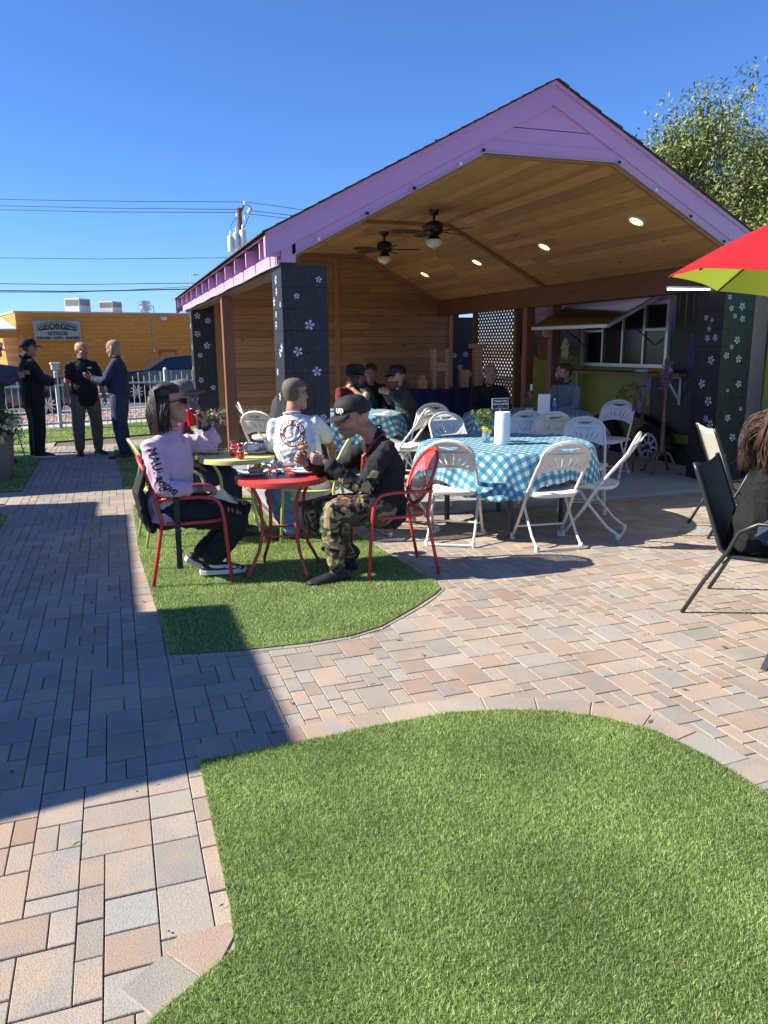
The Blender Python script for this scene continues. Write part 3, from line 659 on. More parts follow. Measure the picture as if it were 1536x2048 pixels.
t = thing('tube_light', 'short bright white tube light fixed below the beam beside the umbrella edge', 'light', (6.1, 7.25, 2.19))
MB().box((-.30, -.02, 0), (.34, .02, .02)).build('housing', m_white, t)
MB().tube([(-.29, 0, -.012), (.33, 0, -.004)], .012, 10).build('tube', mat('lit_tube', (.9, .9, .9), .5, emit=(1, 1, 1), estr=1.3), t)
# ================================================================ FENCE, STREET, BUILDING
m_fence = mat('white_fence_metal', (.62, .66, .70), .45)
ft = S(0, 0); A14 = R(14)
fen = thing('picket_fence', 'white metal picket fence between the turf strip and the street', 'fence', (ft.x, ft.y, 0), A14)
MB().box((-6, -.015, .86), (7.2, .015, .90)).build('rail', m_fence, fen); MB().box((-6, -.015, .10), (7.2, .015, .14)).build('rail', m_fence, fen)
pk = None; u = -5.9; k = 0
while u < 7.1:
    hgt = 1.10 if k % 2 else 1.02
    if pk is None or True:
        if k % 2 not in shared.setdefault('pk', {}):
            q = MB().tube([(0, -.020, .03), (0, -.020, hgt)], .0085, 5).build('picket', m_fence, fen); shared['pk'][k % 2] = q
        else: q = inst(shared['pk'][k % 2], 'picket', (0, 0, 0), fen)
        q.location = (u, 0, 0)
    u += .118; k += 1
for u in (-4.55, -2.35, -.10, 2.12, 4.4):
    p = MB().box((u-.033, -.033, 0), (u+.033, .033, 1.14)).build('post', m_fence, fen)
    MB().lathe([(.045, 1.14), (.045, 1.16), (0, 1.19)], (u, 0, 0), 4).build('post_cap', m_fence, p)
q = thing('post_light', 'white box-shaped lamp on the fence post behind the standing men', 'light', tuple(S(-.10, 0, 1.19)), A14)
MB().box((-.07, -.06, 0), (.07, .06, .10)).build('lamp_body', m_fence, q, bevel=.01); MB().box((-.09, -.08, .10), (.09, .08, .14)).build('lamp_lid', m_fence, q, bevel=.01)
# orange building
BY = 13.9; BH = 2.86
BU = -6.0
for _ in range(900):
    BU += .02; P_ = S(BU, BY)-V(0, 0, CAM_H)
    if 768+FOC*P_.dot(_r2)/P_.dot(_f) > 46: break
def blk_mat():
    m, nt, b, tc, L = fresh('orange_block_paint', .75)
    br = nt.nodes.new('ShaderNodeTexBrick'); br.inputs['Scale'].default_value = 1; mp = nt.nodes.new('ShaderNodeMapping'); L(tc.outputs['Object'], mp.inputs[0]); mp.inputs['Rotation'].default_value = (R(90), 0, 0)
    br.inputs['Brick Width'].default_value = .42; br.inputs['Row Height'].default_value = .145; br.inputs['Mortar Size'].default_value = .012; br.inputs['Mortar Smooth'].default_value = .4
    br.inputs['Color1'].default_value = (.62, .22, .03, 1); br.inputs['Color2'].default_value = (.58, .25, .04, 1); br.inputs['Mortar'].default_value = (.42, .18, .03, 1); L(mp.outputs[0], br.inputs['Vector']); L(br.outputs['Color'], b.inputs['Base Color'])
    return m
m_org = blk_mat(); m_org2 = mat('orange_paint', (.70, .26, .035), .6)
bo = S(0, 0); bld = thing('restaurant_building', 'flat-roofed orange painted block building across the street', 'building', tuple(S(BU, BY)), A14)
# local frame: x along the street, y away from us. wall runs from x=0 to the right
WL = 14.0
MB().box((0, 0, 0), (WL, 9, BH)).build('wall', m_org, bld)
# real block courses standing proud of recessed joints on the side in view
mb = MB(); rnd = random.Random(3); z = .0; row = 0; rh = BH/19
m_blk = mat('orange_block', (.80, .29, .035), .75, isl=.06)
for row in range(19):
    x = -.21 if row % 2 else 0
    while x < 7.4:
        x0, x1 = max(0, x), x+.42
        mb.add([(x0+.006, -.012, row*rh+.005), (x1-.006, -.012, row*rh+.005), (x1-.006, -.012, row*rh+rh-.005), (x0+.006, -.012, row*rh+rh-.005),
                (x0+.001, -.002, row*rh+.001), (x1-.001, -.002, row*rh+.001), (x1-.001, -.002, row*rh+rh-.001), (x0+.001, -.002, row*rh+rh-.001)],
               [(0, 1, 2, 3), (4, 5, 1, 0), (5, 6, 2, 1), (6, 7, 3, 2), (7, 4, 0, 3)]); x += .42
tag(mb.build('block', m_blk, bld), kind='stuff')
MB().box((-.05, -.06, BH), (WL, 9.05, BH+.05)).build('roof_edge', mat('pale_roof_edge', (.60, .57, .52), .8), bld)
# sign on the wall
def on_wall(x, y, v=BY):   # a pixel on the building front plane -> local coords of the street frame
    d = ray(x, y); n = V(-math.sin(A14), math.cos(A14), 0); o = S(0, v); t = (o-V(0, 0, CAM_H)).dot(n)/d.dot(n); return V(0, 0, CAM_H)+d*t
def wl(x, y):
    p = on_wall(x, y)-S(BU, BY); return V(p.x*math.cos(A14)+p.y*math.sin(A14), 0, p.z)
a, b = wl(64, 641), wl(161, 680)
m_sign = mat('cream_sign_face', (.44, .40, .28), .5); m_ink = mat('black_lettering', (.02, .02, .022), .6)
sg = thing('wall_sign', 'cream rectangular sign with arched lettering on the orange wall', 'sign', tuple(S(BU, BY)), A14)
sx0, sx1, sz0, sz1 = a.x, b.x, b.z-.01, a.z
MB().box((sx0, -.16, sz0), (sx1, -.02, sz1)).build('sign_box', m_sign, sg, bevel=.01)
def text_mesh(body, size, font_shear=0, bold=.0, res=3):
    cu = bpy.data.curves.new('t', 'FONT'); cu.body = body; cu.size = size; cu.align_x = 'CENTER'; cu.align_y = 'CENTER'; cu.resolution_u = res; cu.offset = bold; cu.shear = font_shear; cu.fill_mode = 'FRONT'
    o = bpy.data.objects.new('t', cu); COL.objects.link(o); dg = bpy.context.evaluated_depsgraph_get(); me = bpy.data.meshes.new_from_object(o.evaluated_get(dg))
    bpy.data.objects.remove(o); bpy.data.curves.remove(cu)
    vs = [v.co.copy() for v in me.vertices]; fs = [tuple(p.vertices) for p in me.polygons]; bpy.data.meshes.remove(me); return vs, fs
def put_text(parent, body, o, ax, ay, size, mt, bold=0, warp=None, name='lettering', sx=1, depth=0):
    vs, fs = text_mesh(body, size, bold=bold); o, ax, ay = V(*o), V(*ax), V(*ay); out = []
    for v in vs:
        x, y = v.x*sx, v.y
        if warp: x, y = warp(x, y)
        out.append(o+ax*x+ay*y)
    return MB().add(out, fs).build(name, mt, parent)
scx, sw, sh = (sx0+sx1)/2, sx1-sx0, sz1-sz0
arc = lambda x, y: (x*1.0, y*(1.05-.25*(x/(sw*.45))**2)-.13*sh*(x/(sw*.36))**2)
ti = put_text(sg, "GEORGE'S", (scx, -.1665, sz0+sh*.715), (1, 0, 0), (0, 0, 1), sh*.34, m_ink, bold=.012, warp=arc, sx=1.16)
put_text(sg, "GEORGE'S", (scx, -.1685, sz0+sh*.725), (1, 0, 0), (0, 0, 1), sh*.34, m_sign, bold=-.012, warp=arc, sx=1.16)
put_text(sg, "GYROS", (scx, -.1665, sz0+sh*.345), (1, 0, 0), (0, 0, 1), sh*.25, m_ink, bold=.010, sx=1.2)
put_text(sg, "GYROS", (scx, -.1685, sz0+sh*.352), (1, 0, 0), (0, 0, 1), sh*.25, m_sign, bold=-.010, sx=1.2)
put_text(sg, "CHICKEN · PASTA · BURGERS", (scx, -.1665, sz0+sh*.12), (1, 0, 0), (0, 0, 1), sh*.165, m_ink, bold=.006, sx=.98)
# outline loop round the arched word
lp = [];
for k in range(41):
    x = -sw*.42+sw*.84*k/40; lp.append((x, .17*sh-.13*sh*(x/(sw*.36))**2+.02*sh))
lo = [(x, z-.36*sh+.10*sh*(x/(sw*.4))**2) for x, z in lp]
mb = MB().tube([(scx+x, -.166, sz0+sh*.74+z) for x, z in lp]+[(scx+x, -.166, sz0+sh*.74+z) for x, z in reversed(lo)], .012, 4, closed=True); mb.build('outline', m_ink, sg)
# roof machinery
def local(x, y, v):
    p = on_wall(x, y, BY+v)-S(BU, BY); return V(p.x*math.cos(A14)+p.y*math.sin(A14), v, p.z)
m_hv = mat('grey_hvac', (.50, .50, .51), .5); m_lou = mat('louvre', (.20, .18, .15), .7)
for (xa, xb, yt, lb, nm) in ((133, 186, 597, 'larger grey rooftop cooling unit with louvres, left of the two', 0), (203, 250, 603, 'smaller grey rooftop cooling unit with louvres, right of the two', 1)):
    l, r_ = local(xa, yt, 1.5), local(xb, yt, 1.5); h = l.z; wdt = r_.x-l.x
    p = S(BU, BY)+V(math.cos(A14)*(l.x+wdt/2)-math.sin(A14)*2, math.sin(A14)*(l.x+wdt/2)+math.cos(A14)*2, BH+.05)
    t = thing('cooling_unit', lb, 'cooling unit', tuple(p), A14+R(40), 'rooftop cooling units'); w2 = wdt*.70/2; hh = h-BH-.02
    MB().box((-w2, -w2, 0), (w2, w2, hh)).build('cabinet', m_hv, t, bevel=.01)
    for (d, s) in ((V(0, -1, 0), V(1, 0, 0)), (V(-1, 0, 0), V(0, -1, 0)), (V(1, 0, 0), V(0, 1, 0))):
        for k in range(6):
            z = hh*(.55+.065*k); c = d*(w2+.006); MB().bar(c-s*w2*.85+V(0, 0, z), c+s*w2*.85+V(0, 0, z), .012, hh*.045).build('louvre', m_lou, t)
v = local(288, 604, 1.0); p = S(BU, BY)+V(math.cos(A14)*v.x-math.sin(A14)*1, math.sin(A14)*v.x+math.cos(A14)*1, BH+.05)
t = thing('roof_vent', 'shiny round metal exhaust vent on the roof of the orange building', 'vent', tuple(p))
MB().lathe([(.16, 0), (.16, .12), (.26, .14), (.26, .22), (.20, .24), (.20, .36), (.24, .37), (.24, .48), (0, .50)], n=20).build('cowl', m_galv, t, smooth=40)
MB().tube([(.2, 0, .3), (.34, 0, .28), (.36, 0, .0)], .02, 6).build('conduit', m_galv, t)
a = wl(326, 637); t = thing('flood_light', 'small white floodlight near top of orange wall', 'light', tuple(S(BU, BY)), A14)
MB().box((a.x-.11, -.16, a.z-.07), (a.x+.11, -.03, a.z+.06)).build('lamp_head', m_white, t, bevel=.01); MB().box((a.x-.03, -.03, a.z-.04), (a.x+.03, 0, a.z+.05)).build('bracket', m_white, t)
a, b = wl(303, 640), wl(304, 702)
t = thing('wall_conduit', 'thin metal conduit with junction box running down the orange wall', 'pipe', tuple(S(BU, BY)), A14)
MB().tube([(a.x, -.03, BH), (a.x, -.03, b.z+.05)], .015, 6).build('pipe', m_galv, t); MB().box((a.x-.05, -.07, b.z-.04), (a.x+.05, -.012, b.z+.05)).build('junction_box', m_hv, t)
a, b = wl(318, 703), wl(357, 770); dr = thing('door', 'orange door with small barred window in the orange wall', 'door', tuple(S(BU, BY)), A14)
a.z = max(a.z, 1.4)
MB().box((a.x, -.05, 0.0), (b.x, -.014, a.z+.05)).build('frame', mat('brown_frame', (.36, .15, .04), .7), dr)
MB().box((a.x+.08, -.07, 0.0), (b.x-.08, -.052, a.z-.03)).build('door_leaf', m_org2, dr)
c0, c1 = wl(327, 711), wl(347, 717); pn = MB().box((c0.x, -.076, c1.z), (c1.x, -.071, c0.z)).build('window', m_dark, dr)
for k in range(5): x = c0.x+(c1.x-c0.x)*k/4; MB().box((x-.012, -.085, c1.z), (x+.012, -.077, c0.z)).build('bar', m_org2, pn)
a = wl(299, 730); t = thing('wall_box', 'small dark box mounted low on orange wall left of the door', 'box', tuple(S(BU, BY)), A14)
MB().box((a.x-.1, -.1, a.z-.08), (a.x+.1, -.013, a.z+.08)).build('case', m_black, t, bevel=.01); MB().box((a.x-.08, -.108, a.z+.01), (a.x+.08, -.101, a.z+.05)).build('lid', m_hv, t)
# canopy of the building at far left, white roof and orange beam
cn = thing('drive_canopy', 'white-roofed canopy with orange edge beam joined to the orange building', 'canopy', tuple(S(BU, BY)), A14)
m_wroof = mat('white_roof_sheet', (.80, .79, .76), .6)
MB().add([(-7, -1.6, 2.18), (-.05, -.4, 2.30), (-.05, 4.2, 2.95), (-7, 4.0, 2.85), (-7, -1.6, 2.12), (-.05, -.4, 2.24), (-.05, 4.2, 2.89), (-7, 4.0, 2.79)], [(0, 1, 2, 3), (7, 6, 5, 4), (0, 4, 5, 1), (1, 5, 6, 2), (2, 6, 7, 3), (3, 7, 4, 0)]).build('roof_sheet', m_wroof, cn)
MB().add([(-7, -1.6, 2.13), (-.05, -.4, 2.25), (-.05, -.4, 1.98), (-7, -1.6, 1.80), (-7, -1.45, 2.13), (-.05, -.25, 2.25), (-.05, -.25, 1.98), (-7, -1.45, 1.80)], [(0, 3, 2, 1), (4, 5, 6, 7), (0, 1, 5, 4), (3, 7, 6, 2), (0, 4, 7, 3), (1, 2, 6, 5)]).build('edge_beam', m_org2, cn)
MB().box((-4.6, -1.0, 0), (-4.45, -.85, 2.0)).build('post', m_org2, cn)
t = thing('low_building', 'grey low building with a dark patterned window behind the standing men', 'building', tuple(S(-5.0, BY+9)), A14)
MB().box((-5, 0, 0), (3.6, 5, 1.75)).build('wall', mat('grey_stucco', (.40, .40, .40), .9), t)
wn = MB().box((1.1, -.04, .95), (2.9, -.01, 1.66)).build('window', m_dark, t)
for k in range(7): MB().bar((1.15+k*.25, -.05, 1.0), (1.35+k*.25, -.05, 1.6), .02, .02).build('pane_bar', m_hv, wn)
MB().box((1.0, -.06, 1.70), (3.0, -.005, 1.78)).build('sill', m_white, t)
# ---------------------------------------------------------------- trees
m_leafA = mat('olive_leaf', (.20, .24, .07), .55, isl=.5, spec=.4); m_leafB = mat('dark_leaf', (.035, .06, .018), .6, isl=.45)
m_bark = mat('grey_bark', (.16, .13, .10), .9, col2=(.09, .075, .06), vscale=14)
def leafcloud(mb, pts, rs, n, ll, lw, spread):
    for c, r in pts:
        for _ in range(n):
            d = V(rs.gauss(0, 1), rs.gauss(0, 1), rs.gauss(0, 1)); d.normalize(); p = c+d*r*rs.random()**.4*spread
            a = V(rs.gauss(0, 1), rs.gauss(0, 1), rs.gauss(.5, .7)).normalized(); b = a.orthogonal().normalized()
            b = (b*math.cos(rs.random()*6)+a.cross(b)*math.sin(rs.random()*6)).normalized(); l = ll*rs.uniform(.6, 1.2); w_ = lw*rs.uniform(.7, 1.2)
            mb.add([p, p+a*l*.45+b*w_*.5, p+a*l, p+a*l*.45-b*w_*.5], [(0, 1, 2, 3)])
def tree(label, loc, height, crown, seed, ml, n_tips=150, leaves=26, ll=.12, lw=.028, cat='tree', trunk_r=.16, low=.25, group=None):
    rs = random.Random(seed); t = thing('tree', label, cat, loc, 0, group); mb = MB(); tips = []
    def grow(p, d, l, r, lev):
        n = 5; pts = [p]; q = p.copy(); dd = d.copy()
        for k in range(n):
            dd = (dd+V(rs.gauss(0, .10), rs.gauss(0, .10), rs.gauss(.05, .06))).normalized(); q = q+dd*(l/n); pts.append(q.copy())
        mb.tube(pts, [r*(1-.55*k/n) for k in range(n+1)], 6 if lev < 2 else 4)
        if lev >= 2:
            for k in range(2, n+1): tips.append((pts[k], .22+.22*rs.random()))
        if lev < 3:
            for k in range(4 if lev else 5):
                i = rs.randint(2, n); a = rs.random()*2*PI; s_ = rs.uniform(.5, .95)
                nd = (dd*1.0+V(math.cos(a)*s_*crown, math.sin(a)*s_*crown, rs.uniform(0, .5))).normalized()
                grow(pts[i], nd, l*rs.uniform(.52, .75), r*.5, lev+1)
    grow(V(0, 0, 0), V(.03, 0, 1), height*.42, trunk_r, 0)
    mb.build('trunk', m_bark, t, smooth=True)
    mb = MB(); rs.shuffle(tips); leafcloud(mb, tips[:n_tips], rs, leaves, ll, lw, 1.5); mb.build('crown', ml, t)
    return t
# ================================================================ THINGS ROUND THE PAVILION
# unseen roofs added just left of the view to throw shade over the path
m_stucco = mat('cream_stucco', (.55, .50, .42), .9, bump=.2, bscale=30)
k_ = math.cos(SUN_EL)/math.sin(SUN_EL)
def caster(label, x0, x1, y0, y1, zt, wall=True, skew=0):
    """(x0..x1, y0..y1) is where the roof's shade should lie on the ground"""
    dx, dy = SUN_TRAVEL.x*k_*zt, SUN_TRAVEL.y*k_*zt; X0, X1, Y0, Y1 = x0-dx, x1-dx, y0-dy, y1-dy
    t = thing('shade_caster', label, 'caster', (X1, (Y0+Y1)/2, 0)); l = Y1-Y0
    MB().prism([(X0-X1, -l/2-skew), (0, -l/2), (0, l/2), (X0-X1, l/2)], zt-.16, zt).build('roof', m_stucco, t)
    for yy in (-l/2+.02, l/2-.14):
        MB().box((-.16, yy, -.02), (-.04, yy+.12, zt-.162)).build('post', m_stucco, t)
    if wall: MB().box((X0-X1+.1, -l/2+.1, -.02), (X0-X1+.3, l/2-.1, zt-.162)).build('wall', m_stucco, t)
caster('unseen added shade shelter standing nearest the camera left of the path', -6, .61, 2.86, 4.72, 3.0, skew=.88)
caster('unseen added shade shelter in the middle left of the path', -6, .04, 4.98, 7.86, 3.2)
caster('unseen added shade roof between two casters left of the path', -6, -.25, 7.90, 8.66, 3.2, False)
caster('unseen added shade shelter farthest from the camera beside the planter', -6, .75, 9.30, 12.80, 3.1)
caster('small unseen shade roof added at side of the nearest shelter', -6, .05, 4.722, 4.978, 3.05, False)
# ---------------------------------------------------------------- food trailer
def mural_mat():
    m, nt, b, tc, L = fresh('trailer_mural', .35)
    sp = nt.nodes.new('ShaderNodeSeparateXYZ'); L(tc.outputs['Object'], sp.inputs[0])
    n1 = nt.nodes.new('ShaderNodeTexNoise'); n1.inputs['Scale'].default_value = 1.6; n1.inputs['Detail'].default_value = 4; L(tc.outputs['Object'], n1.inputs['Vector'])
    a = nt.nodes.new('ShaderNodeMath'); a.operation = 'MULTIPLY_ADD'; a.inputs[1].default_value = .35; L(n1.outputs['Fac'], a.inputs[0]); L(sp.outputs['Z'], a.inputs[2])
    mr = nt.nodes.new('ShaderNodeMapRange'); mr.inputs[1].default_value = .3; mr.inputs[2].default_value = 3.1; L(a.outputs[0], mr.inputs[0])
    sk = ramp(nt, mr.outputs[0], [(0, (.20, .215, .012)), (.50, (.22, .235, .014)), (.505, (.03, .05, .02)), (.56, (.02, .03, .02)), (.62, (.05, .06, .13)), (.70, (.12, .12, .26)), (.80, (.38, .26, .46)), (.9, (.46, .34, .55)), (1, (.20, .30, .52))])
    L(sk, b.inputs['Base Color']); return m
m_mural = mural_mat(); m_alu = mat('aluminium_frame', (.55, .56, .58), .35, metal=.7)
m_plate = mat('diamond_plate', (.55, .57, .60), .28, metal=.9, bump=1.0, bscale=70)
TA = R(-4); td = V(math.sin(TA), math.cos(TA), 0)                # long axis, away from the camera
TX0 = V(7.16, 9.0, -.16)                                         # wheel-side point
tr = thing('food_trailer', 'food trailer with flower mural and open hatch parked beside the pavilion', 'trailer', tuple(TX0), -TA)
# local frame: +y away from camera along the trailer, -x side faces the pavilion
def TL(x, y, off=0.0):      # pixel on the trailer side plane -> local
    n = V(td.y, -td.x, 0); d = ray(x, y); o = TX0; t = (o-n*off-V(0, 0, CAM_H)).dot(n)/d.dot(n); p = V(0, 0, CAM_H)+d*t-o; return V(-off, p.dot(td), p.z)
Y0, Y1, TW, TZ0, TZ1 = -4.2, TL(1040, 650).y, 2.3, .42, 2.95
MB().box((0, Y0, TZ0), (TW, Y1, TZ1)).build('body', m_mural, tr)
MB().box((-.02, Y0, TZ0-.06), (TW, Y1, TZ0-.002)).build('chassis', m_black, tr)
MB().box((-.035, Y0, TZ0-.02), (-.003, .0-.95, TZ0+.12)).build('kick_plate', m_plate, tr)
MB().box((-.05, Y0, TZ1-.06), (TW+.05, Y1+.03, TZ1+.05)).build('roof', mat('trailer_roof', (.62, .60, .58), .5), tr)
a = TL(1519, 700)
MB().box((-.03, a.y-.10, TZ0+.13), (-.003, a.y+.10, TZ1-.07)).build('corner_plate', m_plate, tr)
MB().box((-.012, Y0, TZ0+.13), (-.002, a.y-.12, TZ1-.07)).build('side_panel', mat('bright_mural_panel', (.03, .45, .50), .4, col2=(.42, .55, .04), vscale=.9, var=.1), tr)
# serving window
w0, w1 = TL(1166, 730), TL(1338, 738); zt = TL(1338, 600).z
y0, y1 = w1.y, w0.y; z0 = (w0.z+w1.z)/2
win = MB()
fr = .05
for (a_, b_) in (((-.06, y0, z0), (-.004, y1, z0+fr)), ((-.06, y0, zt-fr), (-.004, y1, zt)), ((-.06, y0, z0+fr), (-.004, y0+fr, zt-fr)), ((-.06, y1-fr, z0+fr), (-.004, y1, zt-fr))): win.box(a_, b_)
wn = win.build('window', m_alu, tr)
m_glassd = mat('dark_window_glass', (.006, .008, .012), .12, spec=.35)
nY = 4
for k in range(nY):
    ya, yb = y0+fr+(y1-y0-2*fr)*k/nY, y0+fr+(y1-y0-2*fr)*(k+1)/nY
    MB().box((-.016, ya+.012, z0+fr), (-.008, yb-.012, zt-fr)).build('pane', m_glassd, wn)
    if k: MB().box((-.045, ya-.016, z0+fr), (-.018, ya+.016, zt-fr)).build('mullion', m_alu, wn)
for k in (0, 3):
    ya, yb = y0+fr+(y1-y0-2*fr)*k/nY, y0+fr+(y1-y0-2*fr)*(k+1)/nY; zz = z0+(zt-z0)*.56
    MB().box((-.042, ya+.014, zz), (-.018, yb-.014, zz+.035)).build('mullion', m_alu, wn)
# hatch, hinged above the window and propped out
c_ = TL(1324, 589); hz = c_.z; q0 = c_.y
def TY(x, y, yl):
    o = TX0+td*yl; d = ray(x, y); t = (o-V(0, 0, CAM_H)).dot(td)/d.dot(td); p = V(0, 0, CAM_H)+d*t-TX0; return V(p.dot(V(td.y, -td.x, 0)), yl, p.z)
c_ = TY(1216, 650, q0); hb = V(c_.x, 0, c_.z); q1 = q0+1.0
for _ in range(200):
    q1 += .02; P_ = tr.location+Matrix.Rotation(-TA, 3, 'Z')@V(hb.x, q1, hb.z)-V(0, 0, CAM_H)
    if 768+FOC*P_.dot(_r2)/P_.dot(_f) < 1066: break
ha = V(-.02, 0, hz); hn = (hb-ha).cross(V(0, 1, 0)).normalized()
def hatch_mat():
    m, nt, b, tc, L = fresh('hatch_painting', .3); sp = nt.nodes.new('ShaderNodeSeparateXYZ'); L(tc.outputs['Object'], sp.inputs[0])
    n1 = nt.nodes.new('ShaderNodeTexNoise'); n1.inputs['Scale'].default_value = 5; n1.inputs['Detail'].default_value = 5; L(tc.outputs['Object'], n1.inputs['Vector'])
    a = nt.nodes.new('ShaderNodeMath'); a.operation = 'MULTIPLY_ADD'; a.inputs[1].default_value = .5; L(n1.outputs['Fac'], a.inputs[0]); ab = nt.nodes.new('ShaderNodeMath'); ab.operation = 'MULTIPLY'; ab.inputs[1].default_value = -1; L(sp.outputs['X'], ab.inputs[0]); L(ab.outputs[0], a.inputs[2])
    c = ramp(nt, a.outputs[0], [(.2, (.22, .27, .36)), (.42, (.07, .09, .14)), (.55, (.07, .10, .03)), (.68, (.15, .14, .04)), (.8, (.04, .06, .02)), (.92, (.13, .05, .02)), (1, (.14, .10, .03))]); L(c, b.inputs['Base Color']); return m
h = MB()
for s_ in (0, -.03):
    h.v += [tuple(p+hn*s_) for p in (V(ha.x, q0, ha.z), V(ha.x, q1, ha.z), V(hb.x, q1, hb.z), V(hb.x, q0, hb.z))]
h.f = [(0, 1, 2, 3), (7, 6, 5, 4), (0, 4, 5, 1), (1, 5, 6, 2), (2, 6, 7, 3), (3, 7, 4, 0)]; h.m = [0]*6
hat = h.build('hatch', hatch_mat(), tr)
for p, q in (((ha, q0), (hb, q0)), ((hb, q0), (hb, q1)), ((hb, q1), (ha, q1))):
    MB().bar(V(p[0].x, p[1], p[0].z-.01), V(q[0].x, q[1], q[0].z-.01), .035, .045).build('hatch_frame', m_alu, hat)
for yy in (q0+.05, y1-.05): MB().tube([(-.03, yy, z0+.35*(zt-z0)), (hb.x*.7, yy, ha.z+(hb.z-ha.z)*.7)], .010, 6).build('hatch_strut', m_black, hat)
# counter with brackets
c0 = TL(1122, 745); cy0, cy1 = TL(1340, 745, .3).y, c0.y; cz = z0-.06
ct = MB().box((-.36, cy0, cz-.04), (-.004, cy1, cz)).build('counter', wood_mat('counter_board', (.16, .08, .04), (.24, .13, .07), 'Y', knots=False), tr)
for yy in (cy0+.10, cy1-.45):
    b_ = MB().bar((-.33, yy, cz-.055), (-.01, yy, cz-.055), .03, .02).bar((-.012, yy, cz-.05), (-.012, yy, cz-.42), .03, .02).bar((-.26, yy, cz-.06), (-.02, yy, cz-.36), .025, .02, up=(1, 0, 0)); b_.build('counter_bracket', m_white, tr)
# fender and wheels
wy0 = 0.0; RW = .33
for k, yy in enumerate((0.0, .98)):
    wpos = V(-.02, yy, RW)
    ty = MB().lathe([(.20, -.09), (.30, -.10), (RW, -.08), (RW, .08), (.30, .10), (.20, .09)], wpos, 32, axis=(1, 0, 0), cap=False).build('tyre', mat('tyre_rubber', (.012, .012, .013), .85) if k == 0 else bpy.data.materials['tyre_rubber'], tr, smooth=40)
    rm = MB().lathe([(.205, -.11), (.195, -.085), (.17, -.075)], wpos, 32, axis=(1, 0, 0), cap=False)
    for s_ in range(8):                                        # steel disc with openings
        a0 = 2*PI*s_/8; pt_ = lambda r, a: (wpos.x-.088, wpos.y+r*math.cos(a), wpos.z+r*math.sin(a))
        rm.add([pt_(.07, a0-.30), pt_(.07, a0+.30), pt_(.155, a0+.13), pt_(.155, a0-.13)], [(0, 1, 2, 3)])
        rm.add([pt_(.153, a0-.3927), pt_(.153, a0), pt_(.153, a0+.3927), pt_(.2, a0+.3927), pt_(.2, a0), pt_(.2, a0-.3927)], [(0, 1, 4, 5), (1, 2, 3, 4)])
    rm.lathe([(0, -.05), (.19, -.05)], wpos, 16, axis=(1, 0, 0), mi=1, cap=False)
    rm.lathe([(0, -.10), (.075, -.09)], wpos, 24, axis=(1, 0, 0), cap=False); r_ = rm.build('rim', [mat('dull_white_rim', (.50, .51, .55), .4), m_dark], ty)
    MB().lathe([(0, -.135), (.032, -.13), (.035, -.095)], wpos, 16, axis=(1, 0, 0)).build('hub', m_black, ty, smooth=40)
mb = MB(); n = 18
arc_ = [(.50+.92*math.cos(PI*k/n), .36+.42*math.sin(PI*k/n)) for k in range(n+1)]
for (ya, za), (yb, zb) in zip(arc_, arc_[1:]): mb.add([(-.20, ya, za), (-.20, yb, zb), (.0, yb, zb), (.0, ya, za), (-.20, ya, za-.02), (-.20, yb, zb-.02), (.0, yb, zb-.02), (.0, ya, za-.02)], [(0, 1, 2, 3), (7, 6, 5, 4), (0, 4, 5, 1)])
mb.build('fender', m_black, tr, smooth=True)
MB().box((.02, -.5, .0), (TW-.02, 1.6, TZ0-.07)).build('axle_housing', m_dark, tr)
# mural figures: blossoms, bushes, trees and drips laid on as paint
def paintblob(nm, cx_, cy_, sx_, sz_, col, n, ds, seed, col2=None):
    rs = random.Random(seed); c = TL(cx_, cy_, .004); mb = MB(); e = 1.0
    for k in range(n):
        a = rs.random()*2*PI; r = rs.random()**.5; p = V(-.0045-rs.random()*.002, c.y+math.cos(a)*r*sx_, c.z+math.sin(a)*r*sz_)
        s_ = ds*rs.uniform(.5, 1.2); pts = [p+V(0, math.cos(2*PI*j/6)*s_, math.sin(2*PI*j/6)*s_*rs.uniform(.8, 1.3)) for j in range(6)]; mb.add(pts, [tuple(range(6))])
    tag(mb.build(nm, mat(nm+'_paint', col, .5, col2=col2, vscale=30, isl=.3), tr), kind='stuff')
paintblob('painted_green_stems', 1262, 815, .36, .36, (.03, .12, .02), 260, .022, 1)
paintblob('painted_orange_flowers', 1263, 793, .13, .13, (.46, .20, .02), 90, .020, 2)
paintblob('painted_violet_flowers', 1292, 768, .10, .14, (.28, .22, .50), 100, .018, 3)
paintblob('painted_purple_flowers', 1284, 815, .10, .13, (.38, .16, .42), 90, .018, 4)
paintblob('painted_red_flowers', 1262, 838, .24, .07, (.45, .03, .02), 60, .016, 5)
paintblob('painted_red_trees', 1152, 640, .13, .22, (.26, .05, .03), 160, .035, 6)
paintblob('painted_red_trees', 1084, 690, .12, .25, (.22, .05, .04), 160, .035, 7)
paintblob('painted_pale_tree', 1130, 698, .10, .16, (.34, .38, .14), 130, .028, 8)
paintblob('painted_yellow_trees', 1062, 740, .16, .14, (.34, .30, .05), 120, .03, 9)
paintblob('painted_bushes', 1130, 722, .40, .08, (.10, .16, .03), 160, .03, 10)
paintblob('painted_wisteria', 1382, 715, .05, .30, (.05, .03, .16), 120, .022, 11)
MB().box((-.0042, y0-.05, TZ0+.12), (-.002, TL(1300, 800).y, z0-.12)).build('dark_tree_print', mat('dark_bark_paint', (.012, .014, .013), .5), tr); dk = TL(1390, 700); mb = MB().box((-.0042, TL(1425, 700).y, TZ0+.12), (-.002, y0-.06, TZ1-.1)); mb.build('dark_tree_print', mat('dark_tree_paint', (.018, .032, .026), .5, col2=(.010, .016, .016), vscale=6, stretch=(1, 4, .6)), tr)
